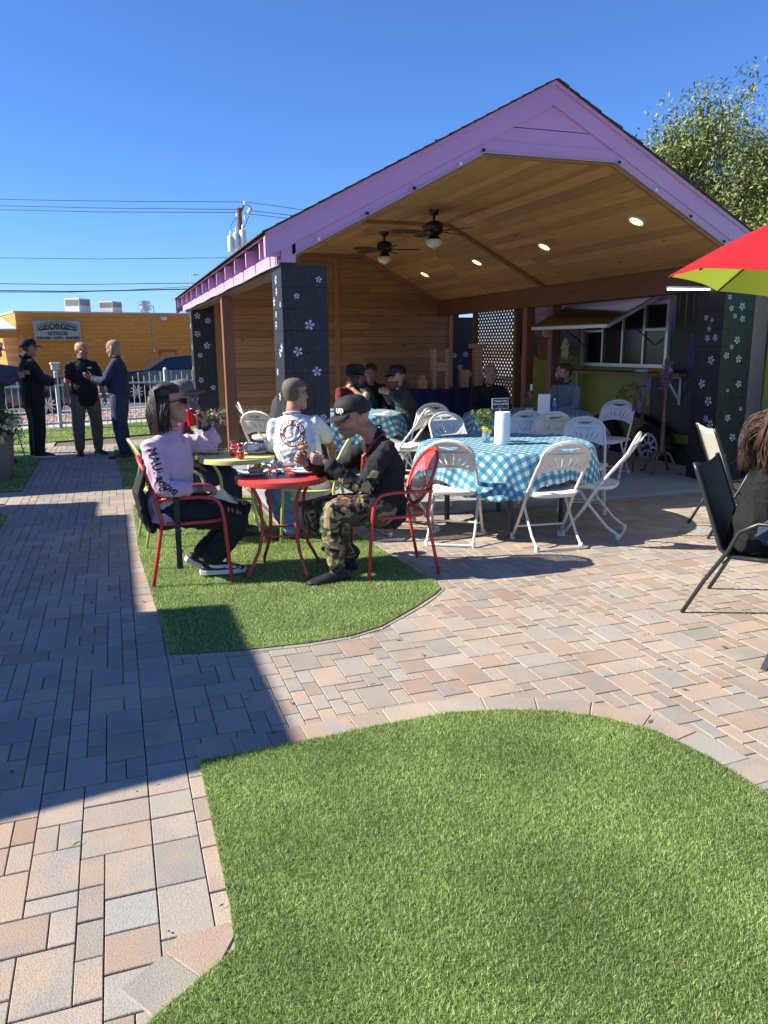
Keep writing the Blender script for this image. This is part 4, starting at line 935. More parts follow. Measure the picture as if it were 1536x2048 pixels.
for k, (px_, c, l) in enumerate(((1347, (.36, .42, .03), .75), (1362, (.10, .16, .04), .5), (1376, (.20, .26, .04), .7), (1391, (.03, .20, .30), .45), (1399, (.30, .05, .04), .3))):
    c0 = TL(px_, 580); l *= .8; pts = [(-.006, c0.y-.018, 2.55), (-.006, c0.y+.018, 2.55), (-.006, c0.y+.012, c0.z-l*.5), (-.006, c0.y+.0, c0.z-l)]
    MB().add(pts, [(0, 1, 2, 3)]).build('paint_drip', mat('drip_%s' % 'abcde'[k], c, .5), tr)
m_lett = mat('cream_outline_letter', (.55, .52, .44), .5)
for body, px_, py_, s_ in (('T', 1048, 636, .30), ('un', 1084, 640, .26), ('p', 1104, 655, .24)):
    p = TL(px_, py_, .008); put_text(tr, body, p, (0, -1, 0), (0, 0, 1), s_*1.1, m_lett, bold=.012, name='mural_letter'); put_text(tr, body, p+V(-.003, 0, 0), (0, -1, 0), (0, 0, 1), s_*1.1, m_ink, bold=-.006, name='mural_letter')
# pumpkins and cloth on the counter
def w_(p): return tr.location+Matrix.Rotation(-TA, 3, 'Z')@p
def pumpkin(p, r, col, label):
    t = thing('pumpkin', label, 'pumpkin', tuple(p), 0, 'small pumpkins on the counter'); mb = MB(); n = 24; vs = []; m_ = mat('pumpkin_skin', col, .45)
    prof = [(.15, .28), (.75, .10), (1, .75), (.95, 1.05), (.6, 1.38), (.18, 1.30)]
    for q, z in prof:
        for j in range(n): t_ = 2*PI*j/n; k = 1+.07*math.cos(8*t_); vs.append((q*r*k*math.cos(t_), q*r*k*math.sin(t_), z*r*.8-.06*r))
    fs = [(i*n+j, i*n+(j+1) % n, (i+1)*n+(j+1) % n, (i+1)*n+j) for i in range(5) for j in range(n)]+[tuple(range(n-1, -1, -1)), tuple(5*n+j for j in range(n))]
    mb.add(vs, fs).build('flesh', m_, t, smooth=True); MB().tube([(0, 0, r*.95), (r*.1, 0, r*1.3)], r*.1, 6).build('stalk', mat('stalk', (.15, .14, .05), .8), t)
cw = lambda px_, py_, off: w_(V(-off, TL(px_, py_, off).y, cz))
pumpkin(cw(1307, 742, .20), .055, (.62, .17, .015), 'left small orange pumpkin on the trailer counter')
pumpkin(cw(1321, 742, .22), .055, (.58, .15, .012), 'middle small orange pumpkin between the orange and the white one')
pumpkin(cw(1335, 740, .18), .068, (.66, .64, .56), 'small white pumpkin at near end of trailer counter')
p = cw(1286, 742, .18); t = thing('cloth', 'crumpled pale blue cloth lying on the trailer counter', 'cloth', tuple(p))
mb = MB(); rs = random.Random(4)
for k in range(6): mb.ell((rs.uniform(-.05, .05), -.12+k*.045, .02), (.07, .045, .02+rs.random()*.02), n=8, m_=6)
mb.build('fold', mat('pale_blue_cloth', (.55, .60, .75), .9, bump=.6, bscale=30), t, smooth=True)
# ---------------------------------------------------------------- lattice screen
la, lb = PY(955, 625, 16.2), PY(1034, 625, 13.2)
la, lb = V(6.86+.10, 15.9, 0), V(6.80, 14.0, 0)
a0 = PX(951, 650, 6.80); b0 = PX(1034, 650, 6.80)
p0, p1 = V(6.80, a0.y, 0), V(6.80, b0.y, 0)
lt = thing('lattice_screen', 'brown diagonal wooden lattice screen at the back right side of the pavilion', 'lattice', ((p0.x+p1.x)/2, (p0.y+p1.y)/2, .0)); Lh = abs(p0.y-p1.y); ang = 0
m_lat = wood_mat('lattice_wood', (.20, .09, .05), (.28, .13, .07), 'Z', knots=False)
HT = 2.42
for s_ in (-1, 1): MB().box((-.045, s_*Lh/2-.04, .036), (.045, s_*Lh/2+.04, HT)).build('post', m_lat, lt)
for z in (.10, HT-.06): MB().box((-.03, -Lh/2+.04, z), (.03, Lh/2-.04, z+.06)).build('rail', m_lat, lt)
lo, hi, L2 = .13, HT-.06, Lh/2-.04
for s_ in (1, -1):
    c = -L2-(hi-lo)*1.0
    while c < L2:
        # line y = c + (z-lo)  (s=1) ; mirrored for s=-1
        z_a, z_b = lo, hi; ya, yb = c, c+(hi-lo)
        if ya < -L2: z_a = lo+(-L2-ya); ya = -L2
        if yb > L2: z_b = hi-(yb-L2); yb = L2
        if z_b-z_a > .05: MB().bar((.006*s_, s_*ya, z_a), (.006*s_, s_*yb, z_b), .035, .011, up=(1, 0, 0)).build('lattice_slat', m_lat, lt)
        c += .115
# thermometer dial on the post
p = PX(1052, 667, 6.45); t = thing('wall_thermometer', 'round dial thermometer hanging on the dark wooden post', 'thermometer', (6.50, 11.0-.07, p.z), 0)
MB().lathe([(0, -.02), (.09, -.02), (.095, 0), (.085, .014), (.08, .008), (0, .008)], (0, 0, 0), 24, axis=(-.6, -.8, 0)).build('case', m_black, t)
MB().lathe([(0, .010), (.078, .010)], (0, 0, 0), 24, axis=(-.6, -.8, 0)).build('dial', mat('dial_face', (.62, .60, .45), .5), t)
MB().bar(V(-.6, -.8, 0)*.014, V(-.6, -.8, 0)*.014+V(.02, -.015, .055), .006, .003).build('needle', m_dark, t)
# ---------------------------------------------------------------- planters and plants
m_pot = mat('taupe_fibre_pot', (.20, .175, .155), .7, bump=.2, bscale=20)
m_green = mat('planter_leaf', (.06, .11, .03), .6, isl=.5); m_greeny = mat('planter_leaf_light', (.16, .20, .07), .6, isl=.4)
m_yfl = mat('pale_yellow_petal', (.62, .56, .30), .6, isl=.2); m_dfl = mat('dark_purple_petal', (.06, .015, .04), .6, isl=.4)
pp = V(-1.52, 10.62, .012)
t = thing('planter', 'tall taupe square pot full of dark green plants and pale yellow flowers at left edge', 'planter', tuple(pp), 0)
mb = MB(); prof = [(.20, 0), (.215, .02), (.245, .25), (.265, .50), (.27, .56), (.25, .56), (.24, .52), (0, .50)]; vs = []; n = 32
for q, z in prof:
    for j in range(n): a = 2*PI*j/n; k = 1/max(abs(math.cos(a)), abs(math.sin(a)))**.75; vs.append((q*k*math.cos(a), q*k*math.sin(a), z))
fs = [(i*n+j, i*n+(j+1) % n, (i+1)*n+(j+1) % n, (i+1)*n+j) for i in range(7) for j in range(n)]+[tuple(range(n-1, -1, -1))]
mb.add(vs, fs).build('pot', m_pot, t, smooth=50)
rs = random.Random(5); mb = MB(); leafcloud(mb, [(V(rs.uniform(-.22, .24), rs.uniform(-.2, .2), rs.uniform(.58, .80)), .13) for _ in range(46)], rs, 60, .05, .022, 1.1); mb.build('foliage', m_green, t)
mb = MB(); leafcloud(mb, [(V(rs.uniform(.0, .34), rs.uniform(-.28, .1), rs.uniform(.50, .78)), .09) for _ in range(14)], rs, 40, .04, .02, 1.1); mb.build('foliage', m_greeny, t)
def blossom(parent, c, r, m_, nm='flower', d=None):
    mb = MB(); d = (d or V(.3, -.9, .3)).normalized(); a = d.orthogonal().normalized(); flower(mb, V(*c), a, d.cross(a), r, 0, pet=7); mb.ell(V(*c)+d*.004, (r*.3, r*.3, r*.3), n=6, m_=4); mb.build(nm, m_, parent)
for k in range(13): blossom(t, (rs.uniform(.10, .36), -.20-rs.random()*.12, rs.uniform(.50, .80)), .034, m_yfl, d=V(rs.uniform(-.4, .6), -1, rs.uniform(-.2, .6)))
for k in range(14): blossom(t, (rs.uniform(-.2, .4), -.1-rs.random()*.15, rs.uniform(.74, .95)), .028, m_dfl, d=V(rs.uniform(-.4, .6), -1, rs.uniform(-.2, .6)))
t = thing('side_table', 'thin turquoise metal table legs behind the tall left planter', 'table', (-1.34, 11.2, .02)); m_teal = mat('turquoise_metal', (.10, .42, .40), .4)
for k in range(3):
    a = k*2.1+.4; MB().tube([(math.cos(a)*.08, math.sin(a)*.08, .50), (math.cos(a)*.18, math.sin(a)*.18, 0)], .009, 6).build('leg', m_teal, t)
MB().lathe([(.12, .50), (.12, .512), (0, .512)], n=20).build('top', m_teal, t); MB().tube([(math.cos(k)*.12, math.sin(k)*.12, .25) for k in np.linspace(0, 6.0, 12)], .006, 5, closed=True).build('ring', m_teal, t)
# wooden flower box next to the pavilion post
t = thing('flower_box', 'brown wooden flower box with white and violet flowers beside the wooden post', 'planter', (1.72, 11.9, .036)); m_box = wood_mat('box_board', (.15, .08, .05), (.22, .12, .08), 'X', knots=False)
for k in range(3):
    z0_ = .02+k*.145
    MB().box((-.36, -.20, z0_), (.42, -.18, z0_+.14)).build('board', m_box, t); MB().box((-.36, .18, z0_), (.42, .20, z0_+.14)).build('board', m_box, t)
    MB().box((-.38, -.20, z0_), (-.362, .20, z0_+.14)).build('board', m_box, t); MB().box((.422, -.20, z0_), (.44, .20, z0_+.14)).build('board', m_box, t)
MB().box((-.36, -.178, .30), (.42, .178, .40)).build('soil', m_dirt, t)
mb = MB(); leafcloud(mb, [(V(rs.uniform(-.42, .3), rs.uniform(-.25, .15), rs.uniform(.44, .62)), .09) for _ in range(26)], rs, 45, .04, .02, 1.1); mb.build('foliage', m_greeny, t)
m_wfl = mat('white_petal', (.72, .72, .68), .6); m_vfl = mat('violet_petal', (.18, .08, .40), .6); m_pfl = mat('pink_petal', (.60, .25, .34), .6)
for k in range(34): blossom(t, (rs.uniform(-.40, -.0), -.24-rs.random()*.06, rs.uniform(.40, .66)), .022, rs.choice([m_wfl, m_wfl, m_wfl, m_vfl, m_pfl]), d=V(rs.uniform(-.4, .4), -1, rs.uniform(-.2, .6)))
for k in range(8): blossom(t, (rs.uniform(.05, .30), -.22-rs.random()*.05, rs.uniform(.42, .54)), .018, m_wfl)
# wooden coat stand with purple flowers by the trailer
p = G(1378, 955, .0); p = V(6.28, 7.75, .036); t = thing('coat_stand', 'turned wooden coat stand with purple flowers between trailer wheel and right column', 'coat stand', tuple(p)); m_turn = mat('turned_oak', (.22, .12, .05), .4, col2=(.14, .07, .03), vscale=10, coat=.3)
prof = [(.03, .22), (.045, .26), (.03, .32), (.024, .6), (.035, .64), (.024, .68), (.024, 1.0), (.04, 1.03), (.026, 1.06), (.04, 1.10), (.026, 1.14), (.04, 1.18), (.026, 1.22), (.024, 1.30), (.04, 1.34), (.028, 1.38), (.0, 1.42)]
MB().lathe(prof, n=14).build('pole', m_turn, t, smooth=30)
for k in range(4):
    a = k*PI/2+.5; c, s_ = math.cos(a), math.sin(a); MB().tube([(c*.02, s_*.02, .26), (c*.10, s_*.10, .24), (c*.17, s_*.17, .12), (c*.21, s_*.21, .015), (c*.26, s_*.26, .012)], [.022, .02, .018, .015, .012], 8).build('foot', m_turn, t, smooth=True)
for k in range(4): a = k*PI/2+.2; c, s_ = math.cos(a), math.sin(a); MB().tube([(c*.02, s_*.02, 1.12), (c*.18, s_*.18, 1.20)], [.010, .014], 6).build('peg', m_turn, t)
mb = MB(); leafcloud(mb, [(V(-.06+rs.uniform(-.05, .05), -.06, rs.uniform(1.0, 1.36)), .04) for _ in range(9)], rs, 20, .03, .022, 1.1); tag(mb.build('purple_flowers', mat('lilac_petal', (.17, .12, .30), .6, isl=.3), t), kind='stuff')
t = thing('picture_frame', 'dark wooden hinged frame leaning beside the coat stand', 'frame', (6.05, 7.95, .036), .4)
for s_ in (-1, 1): MB().bar((s_*.10, 0, .55), (s_*.12, 0, 1.05), .03, .02).build('side_rail', m_turn, t)
MB().bar((-.13, 0, 1.05), (.13, 0, 1.05), .03, .02).build('top_rail', m_turn, t); MB().bar((0, .02, 0), (0, .02, .6), .02, .02).build('leg', m_turn, t)
# ---------------------------------------------------------------- trees, pole and wires
tree('tall olive-green tree rising behind the right slope of the pink roof', (11.5, 16.9, -.1), 7.7, 1.2, 4, m_leafA, n_tips=1400, leaves=85, ll=.13, lw=.036, trunk_r=.2)
tree('second olive-green tree at the right edge behind the pavilion roof', (14.0, 15.4, -.1), 7.5, 1.25, 9, m_leafA, n_tips=1400, leaves=85, ll=.13, lw=.036, trunk_r=.2)
tree('third olive-green tree filling the gap between the other two behind roof', (13.4, 17.6, -.1), 7.9, 1.25, 31, m_leafA, n_tips=1400, leaves=85, ll=.13, lw=.036, trunk_r=.2)
for k, (u, v, h) in enumerate(((-4.4, 26, 3.6), (-7.2, 30, 4.2), (-2.9, 32, 3.3))):
    p = S(u, v); tree(['round green tree behind white canopy, nearest of the far three', 'dark tree at far left edge behind the white canopy', 'pale small tree beside the corner of the orange building'][k], (p.x, p.y, 0), h, .8, 20+k, m_leafB if k < 2 else m_leafA, n_tips=240, leaves=26, ll=.28, lw=.10, trunk_r=.14)
m_pole = mat('weathered_pole', (.14, .09, .06), .9, col2=(.09, .06, .045), vscale=10); m_can = mat('grey_transformer', (.50, .54, .56), .5); m_ins = mat('white_insulator', (.70, .70, .70), .3)
D = 46.0
def far(x, y, z=D): d = ray(x, y); return V(0, 0, CAM_H)+d*(z/FOC)
pt = far(478, 416); pb = V(pt.x, pt.y, 0)
up = thing('utility_pole', 'wooden utility pole with grey transformers rising behind the pink eave', 'utility pole', tuple(pb))
zt = pt.z; MB().tube([(0, 0, 0), (0, 0, zt)], [.19, .15], 10).build('pole', m_pole, up)
q = lambda x, y, z=D: far(x, y, z)-pb
MB().bar(q(478, 432), q(489, 408), .10, .10).build('crossarm', m_pole, up)
for k, (x, y) in enumerate(((462, 488), (486, 476), (473, 482))):
    c = q(x, y, D-.6); r = .20; MB().lathe([(0, -.45), (r, -.45), (r, .38), (r*.8, .45), (0, .48)], c, 16).build('transformer', m_can, up, smooth=40)
    MB().lathe([(.05, .45), (.07, .6), (.04, .75), (0, .78)], c, 8).build('bushing', m_ins, up)
for (x, y) in ((489, 406), (497, 424), (490, 436), (474, 430), (500, 420), (474, 462)): MB().lathe([(.04, -.12), (.09, -.05), (.05, 0), (.09, .06), (.04, .12)], q(x, y, D-.3), 8).build('insulator', m_ins, up)
for pts in (((478, 430), (470, 438), (462, 450), (459, 472)), ((497, 432), (492, 448), (484, 462)), ((489, 408), (500, 412), (504, 420), (498, 428))): MB().tube([q(x, y, D-.3) for x, y in pts], .022, 5).build('jumper_wire', m_dark, up)
def wire(label, pts, z0, z1, r, sag=.0, cat='wire'):
    P = [far(x, y, z0+(z1-z0)*k/(len(pts)-1)) for k, (x, y) in enumerate(pts)]; out = []
    for a, b in zip(P, P[1:]):
        for k in range(6): out.append(a.lerp(b, k/6))
    out.append(P[-1]); o = MB().tube([p-P[0] for p in out], r, 5).build('power_line', m_dark); o.location = P[0]; tag(o, label, cat, 'overhead wires')
wire('topmost overhead wire left of the utility pole', [(-60, 397), (120, 401), (300, 403), (489, 404)], 60, D, .020)
wire('second overhead wire from the top, left of the utility pole', [(-60, 410), (200, 416), (480, 419)], 60, D, .020)
wire('third overhead wire from the top, left of the utility pole', [(-60, 418), (200, 424), (478, 425)], 60, D, .020)
wire('topmost overhead wire right of the pole running behind the roof', [(489, 404), (560, 413), (660, 428)], D, 40, .020)
wire('middle overhead wire right of the pole running behind the roof', [(497, 421), (560, 428), (660, 441)], D, 40, .020)
wire('lowest overhead wire right of the pole running behind the roof', [(490, 427), (560, 435), (660, 449)], D, 40, .020)
wire('lone overhead wire halfway between roof machinery and top wires', [(-60, 515), (200, 518), (520, 515)], 56, 50, .020)
wire('upper overhead wire of the low bundle above the orange building', [(-60, 567), (150, 569), (420, 566)], 40, 42, .018)
wire('thick lower overhead wire above the orange building', [(-60, 581), (150, 583), (300, 580), (420, 577)], 38, 42, .030)
wire('thin overhead wire just below the thick one above orange building', [(-60, 584), (130, 585), (260, 580), (420, 571)], 38.4, 42, .014)
p = far(382, 551, 44); t = thing('street_lamp', 'thin distant street lamp poking up above the pink eave', 'street lamp', (p.x, p.y, 0)); MB().tube([(0, 0, 0), (0, 0, p.z), (.18, 0, p.z+.03)], .03, 6).build('mast', m_hv, t); MB().box((.10, -.06, p.z), (.42, .06, p.z+.08)).build('lamp_head', m_hv, t)
# ---------------------------------------------------------------- cars on the street
m_tyre = bpy.data.materials['tyre_rubber']; m_rim = mat('alloy_rim', (.60, .61, .62), .3, metal=.8); m_cglass = mat('car_glass', (.02, .025, .03), .05, spec=1.0)
def car(label, loc, rz, prof, glass, wheels, body_m, wd=1.8, cat='car', lamp=None, rw=.32):
    t = thing('parked_car', label, cat, loc, rz)
    # side profile extruded with tumblehome
    n = len(prof); zmax = max(z for _, z in prof); vs = []
    sil = lambda z: wd/2*(1.0 if z < zmax*.62 else 1-.22*(z-zmax*.62)/(zmax*.38))
    for s_ in (-1, 1): vs += [(x, s_*sil(z)*(.96 if z < .35 else 1), z) for x, z in prof]
    mb = MB().add(vs, [tuple(range(n)), tuple(range(2*n-1, n-1, -1))]+[(i, n+i, n+(i+1) % n, (i+1) % n) for i in range(n)]); mb.build('body', body_m, t, bevel=.05)
    for g in glass:
        for s_ in (-1, 1): MB().add([(x, s_*(sil(z)+.006), z) for x, z in (g if s_ < 0 else g[::-1])], [tuple(range(len(g)))]).build('window', m_cglass, t)
    for x in wheels:
        for s_ in (-1, 1):
            c = V(x, s_*(wd/2-.10), rw); ty = MB().lathe([(rw*.6, -.12), (rw*.93, -.12), (rw, -.08), (rw, .08), (rw*.93, .12), (rw*.6, .12)], c, 28, axis=(0, 1, 0), cap=False).build('tyre', m_tyre, t, smooth=40)
            mb = MB().lathe([(rw*.66, .13*s_), (rw*.60, .10*s_)], c, 24, axis=(0, 1, 0), cap=False); mb.lathe([(0, .06*s_), (rw*.62, .06*s_)], c, 16, axis=(0, 1, 0), mi=1, cap=False)
            for k in range(10):
                a = 2*PI*k/10; d = V(math.cos(a), 0, math.sin(a)); mb.bar(c+V(0, .125*s_, 0)+d*.04, c+V(0, .125*s_, 0)+d*rw*.62, .035, .02, up=(0, 1, 0))
            mb.ell(c+V(0, .12*s_, 0), (.06, .03, .06), n=10, m_=6); mb.build('rim', [m_rim, m_dark], ty)
            MB().lathe([(rw*1.14, .115*s_), (rw*.9, .10*s_)], c, 28, axis=(0, 1, 0), cap=False).build('wheel_arch', m_dark, ty)
    for (x, z, lx, lz, m_) in lamp or (): MB().box((x, -wd/2-.012, z), (x+lx, -wd/2+.25, z+lz)).build('lamp', m_, t, bevel=.02)
    return t
m_cblue = mat('dark_blue_car_paint', (.012, .018, .035), .25, coat=1); m_cblk = mat('black_car_paint', (.008, .009, .010), .22, coat=1)
m_red = mat('red_lens', (.45, .03, .03), .2); m_clr = mat('clear_lens', (.75, .75, .72), .15)
p = S(-.8, 5.2); sed = [(-3.0, .35), (-2.95, .75), (-1.9, .88), (-1.1, 1.30), (.2, 1.36), (.95, 1.24), (1.45, 1.02), (2.0, .99), (2.13, .85), (2.10, .40), (1.9, .28), (-2.8, .25)]
car('dark blue car with alloy wheels parked beyond the fence at far left', (p.x, p.y, -.11), A14, sed, [[(-1.6, .92), (-1.0, 1.22), (-.35, 1.28), (-.35, .93)], [(-.28, .93), (-.28, 1.28), (.2, 1.28), (.9, 1.16), (1.15, .98)]], (-1.75, 1.22), m_cblue, lamp=[(1.72, .82, .38, .10, m_red)])
p = S(5.35, 9.4); suv = [(-2.35, .42), (-2.38, .75), (-2.20, .93), (-1.10, 1.02), (-.45, 1.38), (.2, 1.44), (2.3, 1.42), (2.5, 1.0), (2.5, .45), (-2.1, .35)]
car('black sport utility car on the road behind the fence near the pavilion', (p.x, p.y, -.11), A14, suv, [[(-.9, 1.04), (-.38, 1.32), (.35, 1.36), (.35, 1.02)], [(.43, 1.02), (.43, 1.36), (1.3, 1.36), (1.3, 1.02)]], (-1.55, 1.5), m_cblk, wd=1.95, lamp=[(-2.40, .72, .35, .15, m_clr)], rw=.34)
# ================================================================ FURNITURE
m_fold = mat('off_white_plastic', (.80, .78, .72), .45, col2=(.70, .68, .62), vscale=6, bump=.05, bscale=60); m_tube = mat('off_white_steel', (.72, .70, .64), .35)
TH_B = R(-16)                                # lean of the folding chair's back
def holes_plate(outline, holes, thick):
    """flat plate with real openings, made from a filled curve; returns verts, faces in XY"""
    cu = bpy.data.curves.new('p', 'CURVE'); cu.dimensions = '2D'; cu.fill_mode = 'BOTH'; cu.extrude = thick/2
    for loop in [outline]+holes:
        sp = cu.splines.new('POLY'); sp.points.add(len(loop)-1); sp.use_cyclic_u = True
        for i, (x, y) in enumerate(loop): sp.points[i].co = (x, y, 0, 1)
    o = bpy.data.objects.new('p', cu); COL.objects.link(o); dg = bpy.context.evaluated_depsgraph_get(); me = bpy.data.meshes.new_from_object(o.evaluated_get(dg))
    bpy.data.objects.remove(o); bpy.data.curves.remove(cu)
    bm = bmesh.new(); bm.from_mesh(me); bmesh.ops.remove_doubles(bm, verts=bm.verts, dist=1e-5); bmesh.ops.triangulate(bm, faces=bm.faces)
    vs = [v.co.copy() for v in bm.verts]; fs = [tuple(v.index for v in f.verts) for f in bm.faces]; bm.free(); bpy.data.meshes.remove(me); return vs, fs
def slot(p, q, bendv, w_, n=7):
    p, q = V(*p, 0), V(*q, 0); d = (q-p).normalized(); nn = V(-d.y, d.x, 0); L_, R_ = [], []
    for i in range(n+1):
        t = i/n; c = p.lerp(q, t)+nn*bendv*4*t*(1-t); ww = w_*(.35+.65*math.sin(PI*min(1, t*1.15+.08)))/2; L_.append(c+nn*ww); R_.append(c-nn*ww)
    return [(a.x, a.y) for a in L_+R_[::-1]]
def folding_chair(label):
    t = thing('folding_chair', label, 'chair', (0, 0, 0), 0, 'white folding chairs')
    bk = lambda x, s: V(x, -.06-.30*s-.035*(1-(x/.21)**2)*1.0, .44+.44*s)      # back plane: s 0 at seat .. 1 at top
    # continuous front-leg / back hoop
    pts = [(-.215, .24, .012), (-.21, .08, .25), (-.205, -.03, .44), (-.205, -.17, .62), (-.195, -.255, .73)]
    arch = [(-.205*math.cos(a)*.97, -.262-.075*math.sin(a)*.75, .745+.135*math.sin(a)) for a in np.linspace(.12, PI-.12, 11)]
    full = pts+arch+[(-x, y, z) for x, y, z in pts[::-1]]
    MB().tube(full, .0125, 8).build('front_leg_hoop', m_tube, t, smooth=True)
    rear = [(-.185, .13, .415), (-.19, .03, .27), (-.192, -.12, .10), (-.19, -.20, .045), (-.165, -.225, .016)]
    MB().tube(rear+[(-x, y, z) for x, y, z in rear[::-1]], .0115, 8).build('rear_leg_hoop', m_tube, t, smooth=True)
    MB().tube([(-.212, .165, .125), (.212, .165, .125)], .009, 6).build('cross_bar', m_tube, t)
    for s in (-1, 1):
        for (x, y, z) in ((s*.215, .24, 0), (s*.19, -.212, 0)): MB().lathe([(.019, 0), (.019, .035), (.014, .05)], (x, y, z), 10).build('foot_cap', m_fold, t)
        MB().lathe([(.0, -.016), (.016, -.016), (.016, .006), (0, .006)], (s*.222, -.045, .44), 10, axis=(1, 0, 0)).build('hinge', m_fold, t)
    # back panel with fan of slots
    ol = [(.198*math.cos(a), .085+.175*math.sin(a)) for a in np.linspace(0, PI, 21)]
    ol += [(-.198, .02), (-.185, -.022), (-.12, .008), (-.06, .020), (0, .024), (.06, .020), (.12, .008), (.185, -.022), (.198, .02)]
    hs = [slot((-.035*1.0*k, .052), (-.052*k*1.0, .150) if abs(k) == 1 else (-.058*k if abs(k) == 2 else -.053*k, .145 if abs(k) == 2 else .105), .004*k, .012) for k in (-3, -2, -1, 1, 2, 3)]
    hs = [slot((sx*.022, .050), (sx*.040, .158), -sx*.004, .011) for sx in (-1, 1)]+[slot((sx*.050, .045), (sx*.098, .148), -sx*.006, .011) for sx in (-1, 1)]+[slot((sx*.080, .038), (sx*.148, .112), -sx*.008, .011) for sx in (-1, 1)]+[slot((sx*.105, .026), (sx*.172, .062), -sx*.006, .010) for sx in (-1, 1)]
    hs.append([(-.085, .222), (.085, .222), (.06, .198), (0, .188), (-.06, .198)])
    vs, fs = holes_plate(ol, hs, .011)
    out = [V(v.x, -.178-(v.y)*.62-.030*(1-(v.x/.2)**2)-v.z*.85, .632+v.y*.92+v.z*.5) for v in vs]
    MB().add(out, fs).build('backrest', m_fold, t)
    # seat, a dished rounded slab
    n = 28; vs = []; rings = [(.90, .008), (1.0, .0), (1.0, -.020), (.93, -.032)]
    sq = lambda a, r: (r*.205*math.copysign(abs(math.cos(a))**.55, math.cos(a)), .035+r*.20*math.copysign(abs(math.sin(a))**.6, math.sin(a)))
    vs.append(V(0, .03, .445))
    for r, dz in [(.5, -.002)]+rings:
        for j in range(n): x, y = sq(2*PI*j/n, r); vs.append(V(x, y, .447+dz-(.028*max(0, (y-.14)/.1)**2)))
    fs = [(0, 1+j, 1+(j+1) % n) for j in range(n)]
    for i in range(4):
        for j in range(n): a = 1+i*n; fs.append((a+j, a+n+j, a+n+(j+1) % n, a+(j+1) % n))
    fs.append(tuple(1+4*n+j for j in range(n-1, -1, -1)))
    MB().add(vs, fs).build('seat', m_fold, t, smooth=60)
    return t
FC = [  # x, y, facing direction (dx,dy), label, tilt
 (2.60, 5.75, (.55, .84), 'white folding chair at near left of the sunlit gingham table, back to camera'),
 (3.27, 5.36, (.12, .99), 'white folding chair centred in front of the sunlit gingham table, its back to the camera'),
 (3.86, 5.55, (-.72, .69), 'white folding chair seen from the side at right of the sunlit gingham table'),
 (4.30, 6.45, (-.55, -.83), 'sunlit white folding chair facing the camera behind right edge of the gingham table'),
 (4.02, 6.92, (-.25, -.97), 'bright white folding chair behind gingham table, right of the standing towel roll'),
 (3.26, 7.12, (.05, -1), 'shaded white folding chair behind the vase on the far side of the sunlit table'),
 (2.33, 6.28, (1, .12), 'white folding chair half hidden behind the man in the black cap, facing the gingham table'),
 (4.33, 7.30, (.15, .99), 'dim white folding chair pushed in at the shaded gingham table, back to the camera'),
 (5.02, 9.45, (-.1, -1), 'white folding chair facing camera between the bald man and the man in grey'),
 (3.44, 8.42, (-.62, -.78), 'upright narrow-looking white folding chair right of the seated man in dark hoodie'),
 (3.06, 8.22, (-.75, .66), 'white folding chair leaning back beside small table of the three men'),
 (3.66, 8.10, (1, .1), 'white folding chair seen edge-on in front of the dark blue tablecloth'),
 (5.62, 7.90, (-.8, -.6), 'white folding chair in deep shade nearest the trailer wheel'),
 (1.78, 9.85, (1, -.1), 'white folding chair under the seated man in dark polo by wooden wall'),
 (1.62, 8.70, (.6, .8), 'white folding chair behind the shoulder of the man in the white T-shirt'),
]
first = None
for x, y, f, lb in FC:
    rz = math.atan2(-f[0], f[1])
    zf = .035 if (y > 6.75) else 0.0
    if first is None: first = folding_chair(lb); first.location = (x, y, zf); first.rotation_euler = (0, 0, rz)
    else: copy_tree(first, None, (x, y, zf), rz, lb)
# ---------------------------------------------------------------- gingham cloth tables
def gingham():
    m, nt, b, tc, L = fresh('blue_gingham', .7); uv = nt.nodes.new('ShaderNodeUVMap'); sp = nt.nodes.new('ShaderNodeSeparateXYZ'); L(uv.outputs[0], sp.inputs[0]); o = []
    for ax in (0, 1):
        a = nt.nodes.new('ShaderNodeMath'); a.operation = 'MULTIPLY'; a.inputs[1].default_value = 13; L(sp.outputs[ax], a.inputs[0])
        f = nt.nodes.new('ShaderNodeMath'); f.operation = 'FRACT'; L(a.outputs[0], f.inputs[0]); g = nt.nodes.new('ShaderNodeMath'); g.operation = 'GREATER_THAN'; g.inputs[1].default_value = .5; L(f.outputs[0], g.inputs[0]); o.append(g)
    s_ = nt.nodes.new('ShaderNodeMath'); L(o[0].outputs[0], s_.inputs[0]); ml = nt.nodes.new('ShaderNodeMath'); ml.operation = 'MULTIPLY'; ml.inputs[1].default_value = 1.0; L(o[1].outputs[0], ml.inputs[0]); L(ml.outputs[0], s_.inputs[1])
    dv = nt.nodes.new('ShaderNodeMath'); dv.operation = 'MULTIPLY'; dv.inputs[1].default_value = .5; L(s_.outputs[0], dv.inputs[0])
    c = ramp(nt, dv.outputs[0], [(0, (.72, .76, .76)), (.4, (.12, .40, .55)), (.8, (.05, .25, .38))], 'CONSTANT'); L(c, b.inputs['Base Color'])
    tr_ = nt.nodes.new('ShaderNodeBsdfTranslucent'); L(c, tr_.inputs[0]); ms = nt.nodes.new('ShaderNodeMixShader'); ms.inputs[0].default_value = .25; L(b.outputs[0], ms.inputs[1]); L(tr_.outputs[0], ms.inputs[2]); L(ms.outputs[0], nt.nodes['Material Output'].inputs[0])
    return m
m_ging = gingham(); m_ttop = mat('grey_folding_table', (.30, .30, .31), .6); m_tleg = mat('dark_grey_steel', (.06, .06, .065), .4)
